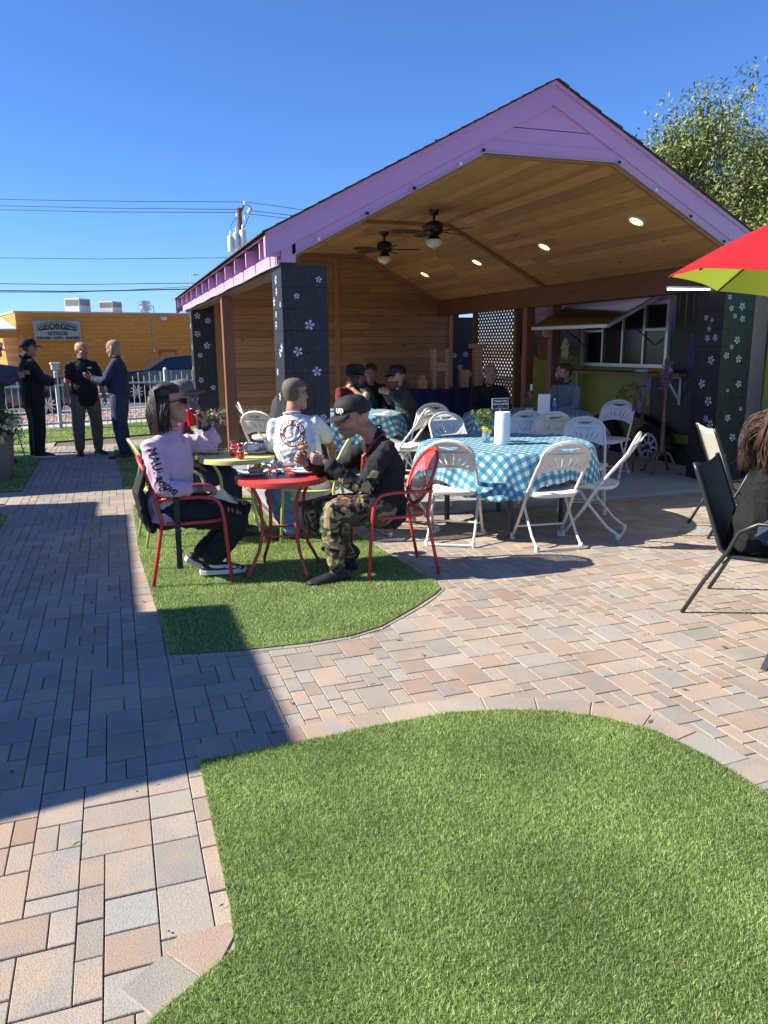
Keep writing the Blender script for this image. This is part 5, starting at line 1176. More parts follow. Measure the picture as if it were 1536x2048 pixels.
def cloth_on_table(label, cx, cy, rad, half, rot, seed, z=.745, mt=None, zf=0, nf=9, group='blue and white gingham tablecloths'):
    rs = random.Random(seed); ph = rs.random()*6; nA, nR = 144, 40; vs, uvs = [], []
    ca, sa = math.cos(rot), math.sin(rot)
    for i in range(nR+1):
        for j in range(nA):
            a = 2*PI*j/nA; e = half/max(abs(math.cos(a-rot)), abs(math.sin(a-rot))); e = min(e, half*1.14); r = e*(i/nR)
            u, v = r*math.cos(a-rot), r*math.sin(a-rot)
            if r <= rad: X, Y, Z = r*math.cos(a), r*math.sin(a), z+.003+.0015*math.sin(9*u+ph)*math.cos(8*v)
            else:
                d = r-rad; w_ = min(1, d/.18); amp = (.050+.028*math.sin(2*a+ph))*w_
                fold = math.sin(nf*a+ph+1.3*math.sin(2*a+ph))+.35*math.sin(2.3*nf*a+ph*2); tilt = .13+.05*math.sin(3*a+ph)
                rr_ = rad+.012+d*tilt+amp*fold*.55; th = a+.035*w_*math.sin(nf*a+ph+1.2)
                X, Y, Z = rr_*math.cos(th), rr_*math.sin(th), z-.004-d*.955+.010*w_*math.sin(nf*2*a)
                Z = max(Z, .02)
            vs.append((X, Y, Z)); uvs.append((u, v))
    fs = [(i*nA+j, (i+1)*nA+j, (i+1)*nA+(j+1) % nA, i*nA+(j+1) % nA) for i in range(1, nR) for j in range(nA)]
    fs += [(nA+j, nA+(j+1) % nA, 0) for j in range(nA)]
    o = MB().add(vs, fs).build('tablecloth', mt or m_ging, smooth=True, uv=uvs); o.location = (cx, cy, zf); tag(o, label, 'tablecloth', group)
    sd_ = o.modifiers.new('thick', 'SOLIDIFY'); sd_.thickness = .0015
    return o
def round_table(label, cx, cy, rad=.755, zf=0):
    t = thing('round_table', label, 'table', (cx, cy, zf), .4, 'round folding tables')
    MB().lathe([(0, .70), (rad-.01, .70), (rad, .705), (rad, .735), (rad-.01, .742), (0, .742)], n=40).build('table_top', m_ttop, t, smooth=40)
    for k in range(4):
        a = PI/4+k*PI/2; MB().box((math.cos(a)*.52-.017, math.sin(a)*.52-.017, 0), (math.cos(a)*.52+.017, math.sin(a)*.52+.017, .698)).build('leg', m_tleg, t)
    for s in (-1, 1): MB().box((-.37, s*.368-.012, .60), (.37, s*.368+.012, .63)).build('stretcher', m_tleg, t)
TA_ = (3.28, 6.15)
round_table('round table under the sunlit blue gingham cloth', *TA_); cloth_on_table('sunlit blue gingham cloth with towel roll and vase on the round table outside', TA_[0], TA_[1], .762, 1.0, R(10), 3)
round_table('round table with gingham cloth between the bald man and the trailer', 4.78, 8.42, zf=.035); cloth_on_table('shaded blue gingham cloth in front of the bald man and man in grey', 4.78, 8.42, .762, 1.0, R(12), 8, zf=.035)
round_table('round table with gingham cloth where three men in caps eat', 2.66, 9.35, zf=.035); cloth_on_table('blue gingham cloth on the table of the men eating behind the column', 2.66, 9.35, .762, 1.0, R(40), 11, zf=.035)
# long table with dark blue cloth at the back
m_bluec = mat('navy_tablecloth', (.012, .025, .11), .8, bump=.3, bscale=8)
lt_ = thing('long_table', 'long folding table hidden under a navy cloth at back of pavilion', 'table', (5.35, 13.7, .035)); MB().box((-1.2, -.36, .70), (1.2, .36, .74)).build('table_top', m_ttop, lt_)
for sx in (-1, 1):
    for sy in (-1, 1): MB().box((sx*1.05-.015, sy*.3-.015, 0), (sx*1.05+.015, sy*.3+.015, .698)).build('leg', m_tleg, lt_)
mb = MB(); vs = []; per = []; nx = 60
def rect_pt(s):
    w_, h_ = 2.44, .76; P_ = 2*(w_+h_); s = s % P_
    if s < w_: return -w_/2+s, -h_/2, 0, -1
    s -= w_
    if s < h_: return w_/2, -h_/2+s, 1, 0
    s -= h_
    if s < w_: return w_/2-s, h_/2, 0, 1
    s -= w_; return -w_/2, h_/2-s, -1, 0
N_ = 160
for i, (z_, k) in enumerate(((.748, 0), (.74, .004), (.5, .02), (.25, .035), (.05, .045))):
    for j in range(N_):
        x, y, ax_, ay_ = rect_pt(j*6.4/N_); o_ = k*(1+.8*math.sin(j*.9)+.4*math.sin(j*.37)) if i > 1 else k; vs.append((x+ax_*o_, y+ay_*o_, z_))
fs = [(i*N_+j, i*N_+(j+1) % N_, (i+1)*N_+(j+1) % N_, (i+1)*N_+j) for i in range(4) for j in range(N_)]+[tuple(range(N_))]
o = mb.add(vs, fs).build('tablecloth', m_bluec, smooth=40); o.location = (5.35, 13.7, .035); tag(o, 'plain navy tablecloth hanging on the long table at the back', 'tablecloth')
# cartons piled into letters on it
m_cart = mat('tan_carton', (.52, .38, .22), .7); m_corg = mat('orange_carton_side', (.62, .16, .04), .6); m_clab = mat('carton_label', (.60, .52, .42), .6); m_cdot = mat('carton_dot', (.12, .10, .22), .6)
ZT = .035+.751; cs = .083; proto = None
ORD = ['lowest', 'second', 'third', 'fourth', 'fifth', 'sixth', 'seventh', 'eighth', 'topmost']
def carton(x, y, z, lb, grp):
    global proto
    if proto is None:
        proto = thing('carton', lb, 'box', (x, y, z), 0); s = cs-.003
        MB().add([(0, 0, 0), (s, 0, 0), (s, 0, s), (0, 0, s)], [(0, 1, 2, 3)]).add([(0, 0, 0), (0, .12, 0), (s, .12, 0), (s, 0, 0), (0, 0, s), (0, .12, s), (s, .12, s), (s, 0, s)], [(0, 1, 2, 3), (4, 7, 6, 5), (3, 2, 6, 7), (0, 4, 5, 1), (1, 5, 6, 2)], 1).build('box_body', [m_cart, m_corg], proto)
        MB().add([(.012, -.0012, .018), (s-.012, -.0012, .018), (s-.012, -.0012, s-.018), (.012, -.0012, s-.018)], [(0, 1, 2, 3)]).build('label', m_clab, proto)
        MB().add([(.03, -.0022, .034), (.05, -.0022, .034), (.045, -.0022, .05), (.028, -.0022, .05)], [(0, 1, 2, 3)]).build('mark', m_cdot, proto)
        proto['group'] = grp; return
    copy_tree(proto, None, (x, y, z), None, lb, grp)
def pos(px_, py_): return PY(px_, py_, 13.42)
gH = 'cartons stacked as the letter H'; gT = 'cartons stacked as the letter T'; gS = 'cartons in the low pile'; gM = 'cartons in the pile between the letters'
h0 = pos(865, 806).x
for c in (0, 3):
    for k in range(9): carton(h0+c*cs, 13.42, ZT+k*cs, ORD[k]+' carton from the bottom in the '+('left' if c == 0 else 'right')+' upright of the letter H', gH)
for c in (1, 2):
    for k in (5, 4): carton(h0+c*cs, 13.42, ZT+k*cs, ('upper' if k == 5 else 'lower')+' '+('left' if c == 1 else 'right')+' carton in the crossbar of the letter H', gH)
t0 = pos(949, 800).x
for c in (0, 1):
    for k in range(9): carton(t0+c*cs, 13.42, ZT+k*cs, ORD[k]+' carton from the bottom in the '+('left' if c == 0 else 'right')+' column of the letter T', gT)
for c in (-1, 0, 1, 2): carton(t0+c*cs, 13.42, ZT+9*cs, ORD[c+1]+' carton from the left in the top bar of the letter T', gT)
s0 = pos(838, 790).x
for c in (0, 1):
    for k in (0, 1): carton(s0+c*cs, 13.42, ZT+.02+k*cs, ('lower' if k == 0 else 'middle')+' '+('left' if c == 0 else 'right')+' carton in the low pile left of the H', gS)
carton(s0+.5*cs, 13.42, ZT+.02+2*cs, 'single top carton of the low pile left of the H', gS)
m0 = pos(922, 790).x
for c in (0, 1):
    for k in range(4): carton(m0+c*cs, 13.42, ZT+.02+k*cs, ORD[k]+' carton from the bottom, '+('left' if c == 0 else 'right')+' side of the pile between H and T', gM)
# support rods keep the crossbar honest: two cartons stand under it at the back of the H
for (x_, lb) in ((s0+.0, 'dark blue tray under the low carton pile left of the H'), (m0+.0, 'dark blue tray under the carton pile between the letters')):
    q = thing('tray', lb, 'tray', (x_+cs, 13.50, ZT)); MB().box((-.10, -.09, 0), (.10, .09, .018)).build('tray_base', mat('navy_plastic', (.03, .06, .14), .5), q)
    for sx in (-1, 1): MB().box((sx*.10-.004, -.09, .0185), (sx*.10+.004, .09, .03)).build('tray_rim', bpy.data.materials['navy_plastic'], q)
# ---------------------------------------------------------------- bistro sets
m_rmet = mat('coral_red_metal', (.58, .055, .045), .38, col2=(.54, .05, .04), vscale=20, spec=.5); m_ymet = mat('pale_yellow_metal', (.62, .60, .24), .38)
def bistro_table(label, cx, cy, m_, rot, rad=.325, z=.72):
    t = thing('bistro_table', label, 'table', (cx, cy, 0), rot, 'round metal garden tables')
    MB().lathe([(0, z-.004), (rad-.012, z-.004), (rad-.008, z), (rad, z-.004), (rad+.002, z-.016), (rad, z-.040), (rad-.008, z-.042), (rad-.012, z-.012), (0, z-.012)], n=48).build('table_top', m_, t, smooth=40)
    for k in range(4):
        a = k*PI/2; c, s = math.cos(a), math.sin(a)
        prof = [(.265, z-.02), (.255, z-.045), (.215, z-.10), (.185, z-.16), (.175, z-.26), (.172, .36), (.178, .30), (.205, .20), (.25, .12), (.285, .06), (.305, .01)]
        MB().tube([(c*r, s*r, zz) for r, zz in prof], .0125, 8).build('leg', m_, t, smooth=True)
    MB().tube([(.163*math.cos(a), .163*math.sin(a), .31) for a in np.linspace(0, 2*PI, 25)[:-1]], .008, 6, closed=True).build('ring', m_, t, smooth=True)
    return t
bistro_table('coral red round metal table between the man in pink and the man in camouflage', 1.07, 5.34, m_rmet, .35)
bistro_table('pale yellow round metal table behind the red one', .93, 6.50, m_ymet, .55)
def perforated(fn, nu, nv, keep, hole=.32):
    """sheet with real holes: every cell is a ring of quads; fn maps u,v in 0..1 to a point"""
    mb = MB()
    for i in range(nu):
        for j in range(nv):
            u0, u1, v0, v1 = i/nu, (i+1)/nu, j/nv, (j+1)/nv; uc, vc = (u0+u1)/2, (v0+v1)/2
            if not keep(uc, vc): continue
            if (i+j) % 2: continue
            hu, hv = (u1-u0), (v1-v0); P_ = [fn(uc-hu, vc), fn(uc, vc-hv), fn(uc+hu, vc), fn(uc, vc+hv)]; c = fn(uc, vc)
            Q = [c+(p-c)*(1-hole) for p in P_]; mb.add([*P_, *Q], [(k, (k+1) % 4, 4+(k+1) % 4, 4+k) for k in range(4)])
    return mb
def bistro_chair(label, m_, mname='red'):
    """faces +Y"""
    t = thing('garden_chair', label, 'chair', (0, 0, 0), 0, mname)
    W_ = .235
    # back frame oval, leaning back
    bc = lambda a, k=1.0: V(.205*k*math.cos(a), -.245-.085*k*math.sin(a)-.020*(1-math.cos(a)**2), .665+.205*k*math.sin(a)*(1 if math.sin(a) > 0 else .88))
    MB().tube([bc(a) for a in np.linspace(0, 2*PI, 33)[:-1]], .0135, 8, closed=True).build('back_frame', m_, t, smooth=True)
    sq_ = lambda x, y: (x*2-1, y*2-1)
    def bf(u, v):
        a, b = sq_(u, v); return V(.205*a, -.245-.085*b-.022*(1-a*a), .665+.205*b*(1 if b > 0 else .88))
    perforated(bf, 40, 40, lambda u, v: (2*u-1)**2+(2*v-1)**2 < .94, .46).build('back_mesh', m_, t)
    for s in (-1, 1):
        # rear leg rises into the back, front leg bends into the arm
        MB().tube([(s*.225, -.30, 0), (s*.225, -.255, .22), (s*.222, -.215, .43), (s*.218, -.235, .56), (s*.205, -.25, .66)], .0125, 8).build('rear_leg', m_, t, smooth=True)
        MB().tube([(s*.25, .23, 0), (s*.25, .20, .43), (s*.25, .185, .53), (s*.25, .165, .575), (s*.25, .125, .602), (s*.248, .05, .612), (s*.24, -.16, .608), (s*.212, -.252, .600)], .0125, 8).build('front_leg_arm', m_, t, smooth=True)
    so = lambda a: V(.235*math.copysign(abs(math.cos(a))**.6, math.cos(a)), -.01+.22*math.copysign(abs(math.sin(a))**.6, math.sin(a)), .435)
    MB().tube([so(a) for a in np.linspace(0, 2*PI, 37)[:-1]], .012, 8, closed=True).build('seat_frame', m_, t, smooth=True)
    perforated(lambda u, v: V(-.23+.46*u, -.225+.43*v, .435-.012*math.sin(PI*u)*math.sin(PI*v)), 40, 38, lambda u, v: abs(2*u-1)**3.4+abs(2*v-1)**3.4 < .96, .46).build('seat_mesh', m_, t)
    return t
rc = bistro_chair('coral red mesh armchair under the man in the pink shirt', m_rmet, 'coral red garden armchairs'); rc.location = (.46, 5.48, .012); rc.rotation_euler = (0, 0, -PI/2-.08)
rc2 = copy_tree(rc, None, (1.80, 5.12, .012), PI/2-.03, 'coral red mesh armchair under the man in camouflage trousers')
yc = bistro_chair('pale yellow mesh armchair under the man in the white T-shirt', m_ymet, 'pale yellow garden armchairs'); yc.location = (1.52, 6.28, .012); yc.rotation_euler = (0, 0, 1.15)
yc2 = copy_tree(yc, None, (.42, 6.62, .012), -PI/2+.1, 'pale yellow mesh armchair under the bearded man in grey cap')
# black sling chairs
m_bmet = mat('black_tube_metal', (.022, .024, .027), .35); m_sling = mat('black_sling_fabric', (.010, .010, .012), .75, bump=.3, bscale=300)
m_slat = mat('sling_highlight', (.55, .53, .48), .6)
def sling_chair(label, m_sl=None):
    t = thing('sling_chair', label, 'chair', (0, 0, 0), 0, 'black sling garden chairs')   # faces +Y
    side = lambda s: [(s*.25, .24, .40), (s*.25, .0, .385), (s*.25, -.14, .38), (s*.25, -.20, .42), (s*.25, -.27, .62), (s*.25, -.36, .86), (s*.245, -.385, .92)]
    for s in (-1, 1):
        MB().tube(side(s), .014, 8).build('side_rail', m_bmet, t, smooth=True)
        MB().tube([(s*.29, -.38, 0), (s*.275, -.27, .22), (s*.27, -.15, .42), (s*.275, -.10, .54), (s*.275, .0, .60), (s*.275, .12, .605), (s*.275, .22, .56), (s*.28, .27, .40), (s*.29, .33, 0)], .0125, 8).build('leg_arm', m_bmet, t, smooth=True)
    sd2 = [V(0, y, z) for _, y, z in side(1)]; vs = []
    for p in sd2:
        for k in range(7): x = -.245+.49*k/6; vs.append(V(x, p.y, p.z)+V(0, .012, -.022)*(1-(x/.245)**2))
    fs = [(i*7+k, i*7+k+1, (i+1)*7+k+1, (i+1)*7+k) for i in range(len(sd2)-1) for k in range(6)]
    o = MB().add(vs, fs).build('sling', m_sl or m_sling, t, smooth=True); sm = o.modifiers.new('thick', 'SOLIDIFY'); sm.thickness = .004
    MB().tube([(-.25, .24, .40), (.25, .24, .40)], .011, 6).build('front_bar', m_bmet, t); MB().tube([(-.27, -.17, .34), (.27, -.17, .34)], .010, 6).build('rear_bar', m_bmet, t)
    return t
sc = sling_chair('black sling armchair under the long-haired woman at right edge'); sc.location = (3.62, 3.47, 0); sc.rotation_euler = (0, 0, math.atan2(-.55, -.835))
sc2 = sling_chair('empty sling chair with a pale sunlit back, behind the woman at right', mat('sunlit_black_sling', (.50, .47, .40), .7)); sc2.location = (5.06, 5.12, 0); sc2.rotation_euler = (0, 0, math.atan2(-.9, -.42))  # pale colour stands in for sun shining on the black sling
t = thing('patio_table', 'dark patio table whose stout square leg shows at the right edge', 'table', (3.90, 2.55, 0), 0)
MB().box((-.58, -1.0, .69), (.95, .28, .72)).build('table_top', m_bmet, t, bevel=.01)
for (x, y, q) in ((-.915, .24, .36), (.90, .2, 0), (-.5, -.9, .0), (.9, -.9, 0)): MB().add([(x-.018, y-.018, 0), (x+.022, y-.022, 0), (x+.022, y+.022, 0), (x-.018, y+.018, 0), (x+q-.035, y-.03, .69), (x+q+.03, y-.03, .69), (x+q+.03, y+.03, .69), (x+q-.035, y+.03, .69)], [(0, 3, 2, 1), (4, 5, 6, 7), (0, 1, 5, 4), (1, 2, 6, 5), (2, 3, 7, 6), (3, 0, 4, 7)]).build('leg', m_bmet, t)
# ---------------------------------------------------------------- umbrella at right
m_ured = mat('red_canopy_fabric', (.56, .012, .022), .75); m_ulime = mat('lime_canopy_fabric', (.42, .52, .05), .75)
for m_, c in ((m_ured, (.70, .02, .03)), (m_ulime, (.45, .55, .06))):
    nt = m_.node_tree; b = nt.nodes['Principled BSDF']; tr_ = nt.nodes.new('ShaderNodeBsdfTranslucent'); tr_.inputs[0].default_value = c4(c); ms = nt.nodes.new('ShaderNodeMixShader'); ms.inputs[0].default_value = .35
    nt.links.new(b.outputs[0], ms.inputs[1]); nt.links.new(tr_.outputs[0], ms.inputs[2]); nt.links.new(ms.outputs[0], nt.nodes['Material Output'].inputs[0])
uc = V(5.554, 5.075, 2.004); uup = V(.144, -.080, 1).normalized(); ua = uup.cross(V(0, 1, 0)).normalized(); ub = uup.cross(ua)
t = thing('garden_umbrella', 'red and lime panelled garden umbrella reaching in at the right edge', 'umbrella', (uc.x, uc.y, 0))
o0 = V(uc.x, uc.y, 0); rim = [uc+(ua*math.cos(5.474-2*PI*k/8)+ub*math.sin(5.474-2*PI*k/8))*1.187-o0 for k in range(8)]; apx = uc+uup*.763-o0
for k in range(8):
    A_, B2 = rim[k], rim[(k+1) % 8]; n = 8; vs = []; 
    for i in range(n+1):
        s_ = i/n
        for j in range(n+1):
            w_ = j/n; p = A_.lerp(B2, w_); sag = 4*w_*(1-w_); q = apx.lerp(p, s_)
            q = q+V(0, 0, .05*math.sin(PI*s_)) - (p-apx).normalized()*(.06*sag*s_) - uup*(.02*sag*s_); vs.append(q)
    fs = [(i*(n+1)+j, (i+1)*(n+1)+j, (i+1)*(n+1)+j+1, i*(n+1)+j+1) for i in range(n) for j in range(n)]
    MB().add(vs, fs).build('canopy_panel', m_ured if k in (6, 7, 3) else m_ulime, t, smooth=True)
    MB().tube([apx-uup*.03, (apx+A_)/2+V(0, 0, .03), A_-uup*.012], .008, 6).build('rib', m_bmet, t)
    MB().tube([apx-uup*.50, apx.lerp(A_, .55)-uup*.0], .006, 6).build('strut', m_bmet, t)
MB().tube([V(0, 0, .05), V(0, 0, 1.75), apx+uup*.04], .019, 10).build('pole', m_bmet, t)
MB().lathe([(.25, 0), (.25, .04), (.06, .08), (.03, .25), (0, .25)], n=24).build('base', m_bmet, t)
# ================================================================ PEOPLE
m_skin = mat('skin', (.44, .22, .145), .5, col2=(.37, .175, .115), vscale=14, bump=.06, bscale=200, sss=.08)
m_skin2 = mat('tanned_skin', (.36, .17, .11), .5, col2=(.30, .135, .09), vscale=14, bump=.06, bscale=200, sss=.06)
m_tat = mat('tattooed_skin', (.36, .19, .13), .5, col2=(.09, .075, .07), vscale=24, var=.35, bump=.05, bscale=200)
m_stub = mat('short_cropped_hair', (.085, .066, .05), .8, col2=(.16, .125, .095), vscale=130, var=.5)
m_stubg = mat('grey_cropped_hair', (.30, .27, .24), .8, col2=(.42, .38, .34), vscale=130, var=.5)
m_lip = mat('lips', (.36, .12, .10), .45); m_eye = mat('eye', (.55, .52, .50), .2); m_iris = mat('iris', (.02, .015, .012), .2)
m_lens = mat('dark_lens', (.004, .004, .005), .08, spec=.9)
m_brow = mat('dark_hair', (.022, .016, .013), .55, col2=(.05, .038, .032), vscale=60, var=.6, stretch=(1, 1, .12)); m_hbrown = mat('brown_hair', (.035, .018, .012), .5, col2=(.10, .052, .030), vscale=50, stretch=(1, 1, .12)); m_beard = mat('salt_beard', (.035, .028, .024), .8, col2=(.24, .22, .20), vscale=70, var=.5)
m_beardg = mat('grey_goatee', (.13, .085, .06), .8, col2=(.29, .22, .17), vscale=80, var=.5)
def loft(mb, pts, ra, rb, side, n=14, cap=(1, 1), mi=0):
    """tube of ellipses through pts; ra along side, rb across; rounded ends"""
    pts = [V(*p) for p in pts]; k = len(pts); sides = side if isinstance(side, list) else [side]*k
    P_, A_, B2, Cn, Sd, Tn = [], [], [], [], [], []
    for i in range(k):
        t = pts[min(i+1, k-1)]-pts[max(i-1, 0)]; t.normalize(); s_ = V(*sides[i]); s_ = s_-t*s_.dot(t)
        if s_.length < 1e-4: s_ = t.orthogonal()
        s_.normalize(); Cn.append(pts[i]); Sd.append(s_); Tn.append(t)
    seq = []
    if cap[0]:
        for f in (.0, .5, .86): r_ = min(ra[0], rb[0])*cap[0]; seq.append((Cn[0]-Tn[0]*r_*math.cos(math.asin(f) if f else 0), max(.02, f), 0))
    seq += [(Cn[i], 1, i) for i in range(k)]
    if cap[1]:
        for f in (.86, .5, .0): r_ = min(ra[-1], rb[-1])*cap[1]; seq.append((Cn[-1]+Tn[-1]*r_*math.cos(math.asin(f) if f else 0), max(.02, f), k-1))
    vs = []
    for c, f, i in seq:
        b = Tn[i].cross(Sd[i])
        for j in range(n): a = 2*PI*j/n; vs.append(c+Sd[i]*(ra[i]*f*math.cos(a))+b*(rb[i]*f*math.sin(a)))
    m_ = len(seq); fs = [(i*n+j, i*n+(j+1) % n, (i+1)*n+(j+1) % n, (i+1)*n+j) for i in range(m_-1) for j in range(n)]
    fs.append(tuple(range(n-1, -1, -1))); fs.append(tuple((m_-1)*n+j for j in range(n))); mb.add(vs, fs, mi)
def remesh(mb, voxel, smooth=4, name='tmp', fac=.5):
    me = bpy.data.meshes.new(name); me.from_pydata(mb.v, [], mb.f); me.update()
    bm = bmesh.new(); bm.from_mesh(me); bmesh.ops.recalc_face_normals(bm, faces=bm.faces); bm.to_mesh(me); bm.free()
    o = bpy.data.objects.new(name, me); COL.objects.link(o); md = o.modifiers.new('r', 'REMESH'); md.mode = 'VOXEL'; md.voxel_size = voxel; md.adaptivity = 0
    if smooth: ms = o.modifiers.new('s', 'SMOOTH'); ms.iterations = smooth; ms.factor = fac
    dg = bpy.context.evaluated_depsgraph_get(); out = bpy.data.meshes.new_from_object(o.evaluated_get(dg)); bpy.data.objects.remove(o); bpy.data.meshes.remove(me)
    out.name = name; return out
def me_np(me): a = np.zeros(len(me.vertices)*3); me.vertices.foreach_get('co', a); return a.reshape(-1, 3)
def me_set(me, a): me.vertices.foreach_set('co', np.ascontiguousarray(a).ravel()); me.update()
def wrinkle(me, amp, sc, ani=(1, 1, 1), seed=0):
    a = me_np(me); n_ = np.zeros(len(me.vertices)*3); me.vertices.foreach_get('normal', n_); n_ = n_.reshape(-1, 3); d = np.zeros(len(a))
    for i in range(len(a)):
        p = a[i]; q = Vector((p[0]*sc*ani[0]+seed, p[1]*sc*ani[1], p[2]*sc*ani[2])); w2 = Vector((noise.noise(q*.7)*1.2, 0, noise.noise(q*.6+Vector((5, 0, 0)))*1.2)); v = noise.noise(q+w2); v2 = noise.noise(q*2.1+w2*1.5)
        d[i] = .75*(1-min(1, abs(v)*3.2))**1.4+.45*(1-min(1, abs(v2)*3))**1.4-.25
    me_set(me, a+n_*(d*amp)[:, None])
def obj_from(me, name, mats, parent, smooth=True):
    if not isinstance(mats, (list, tuple)): mats = [mats]
    me.materials.clear()
    for m_ in mats: me.materials.append(m_)
    me.polygons.foreach_set('use_smooth', [smooth]*len(me.polygons)); o = bpy.data.objects.new(name, me); COL.objects.link(o); o.parent = parent; return o
HEADS = [(-.118, .060, .088, .020), (-.108, .020, .096, .036), (-.088, -.020, .097, .052), (-.062, -.050, .094, .061), (-.035, -.078, .091, .067), (-.010, -.092, .090, .071), (.015, -.100, .091, .0745), (.040, -.104, .093, .0765), (.065, -.101, .087, .0760), (.088, -.090, .074, .070), (.105, -.070, .052, .056), (.116, -.040, .022, .034), (.1195, -.02, .0, .012)]
def head_frame(face, up): f = V(*face).normalized(); u = V(*up); u = (u-f*u.dot(f)).normalized(); l = u.cross(f); return f, l, u     # l = the person's left
def head_geo(mb, c, F_, s=1.0, n=22, k=1.0, zr_=None):
    f, l, u = F_; secs = HEADS if zr_ is None else [h for h in HEADS if zr_[0] <= h[0] <= zr_[1]]; vs = []
    for z, b_, fr_, w_ in secs:
        cx, rx = (b_+fr_)/2, (fr_-b_)/2
        for j in range(n):
            a = 2*PI*j/n; ca, sa = math.cos(a), math.sin(a); ex = 1.0
            wx = w_*(abs(sa)**.9)*math.copysign(1, sa); xx = cx+rx*ca
            if ca > .3 and z < .03: wx *= 1-.22*(ca-.3)       # the face narrows forward
            vs.append(c+(f*xx+l*wx)*s*k+u*(z*s*k))
    m_ = len(secs); fs = [(i*n+j, i*n+(j+1) % n, (i+1)*n+(j+1) % n, (i+1)*n+j) for i in range(m_-1) for j in range(n)]
    fs.append(tuple(range(n-1, -1, -1))); fs.append(tuple((m_-1)*n+j for j in range(n))); mb.add(vs, fs)
def hand_geo(mb, w_, d, pn, th, curl=.5, s=1.0, spread=.0, fr=1.0):
    """w_ wrist, d direction of the palm, pn palm normal (where the fingers close to), th side the thumb is on"""
    d = V(*d).normalized(); pn = V(*pn); pn = (pn-d*pn.dot(d)).normalized(); sd_ = V(*th); sd_ = (sd_-d*sd_.dot(d)-pn*sd_.dot(pn)).normalized()
    loft(mb, [w_-d*.02*s, w_+d*.03*s, w_+d*.065*s, w_+d*.088*s], [.026*s, .034*s, .041*s, .039*s], [.019*s, .016*s, .0145*s, .012*s], sd_, n=12)
    for i, (o, L_, r) in enumerate(((.031, .066, .0088), (.0105, .075, .0092), (-.0105, .069, .0088), (-.030, .054, .0078))):
        p = w_+d*(.080-.006*(i == 3))*s+sd_*o*s; dd = (d+sd_*(o*spread*6)).normalized(); pts = [p]; ang = 0
        for q, fr_ in enumerate((.44, .32, .26)):
            ang += curl*(.75, 1.0, .75)[q]+(.08*i*curl); v = dd*math.cos(ang)+pn*math.sin(ang); p = p+v*L_*fr_*s; pts.append(p)
        loft(mb, pts, [r*s*fr, r*.96*s*fr, r*.88*s*fr, r*.78*s*fr], [r*s*fr, r*.94*s*fr, r*.86*s*fr, r*.72*s*fr], sd_, n=8)
    p = w_+d*.022*s+sd_*.026*s; a = (d*.62+sd_*.66+pn*(.25+.35*curl)).normalized(); b = (d*.85+sd_*(.25-.35*curl)+pn*(.3+.5*curl)).normalized(); c2 = (d*.85-sd_*.25*curl+pn*(.3+.55*curl)).normalized()
    pts = [p, p+a*.040*s, p+a*.040*s+b*.032*s, p+a*.040*s+b*.032*s+c2*.026*s]
    loft(mb, pts, [.015*s, .0118*s, .0105*s, .0085*s], [.014*s, .011*s, .010*s, .008*s], pn, n=8)
def shoe_geo(mb, an, toe, s=1.0, up=(0, 0, 1)):
    up = V(*up).normalized(); d = (toe-an); d = d-up*d.dot(up); L_ = .20*s; d.normalize(); sd_ = up.cross(d); h = V(*an)-up*.045*s
    loft(mb, [h-d*.045*s-up*.012, h+d*.01*s-up*.005, h+d*.08*s-up*.014, h+d*.15*s-up*.024, h+d*.185*s-up*.028], [.036*s, .040*s, .046*s, .044*s, .034*s], [.034*s, .040*s, .032*s, .022*s, .017*s], sd_, n=14)
    loft(mb, [V(*an)+up*.02, h], [.040*s, .040*s], [.044*s, .046*s], sd_, n=12)
def sole_geo(mb, an, toe, s=1.0, up=(0, 0, 1), th=.022):
    up = V(*up).normalized(); d = (toe-an); d = d-up*d.dot(up); d.normalize(); sd_ = up.cross(d); h = V(*an)-up*(.045*s+.034)
    ol = [(-.085, .0), (-.078, .028), (-.045, .038), (.02, .037), (.09, .048), (.15, .046), (.195, .028), (.21, .0), (.195, -.028), (.15, -.044), (.09, -.046), (.02, -.036), (-.045, -.038), (-.078, -.028)]
    vs = [h+d*x*s+sd_*y*s+up*z for z in (-th, 0.012) for x, y in ol]; n = len(ol); mb.add(vs, [tuple(range(n-1, -1, -1)), tuple(range(n, 2*n))]+[(i, (i+1) % n, n+(i+1) % n, n+i) for i in range(n)])
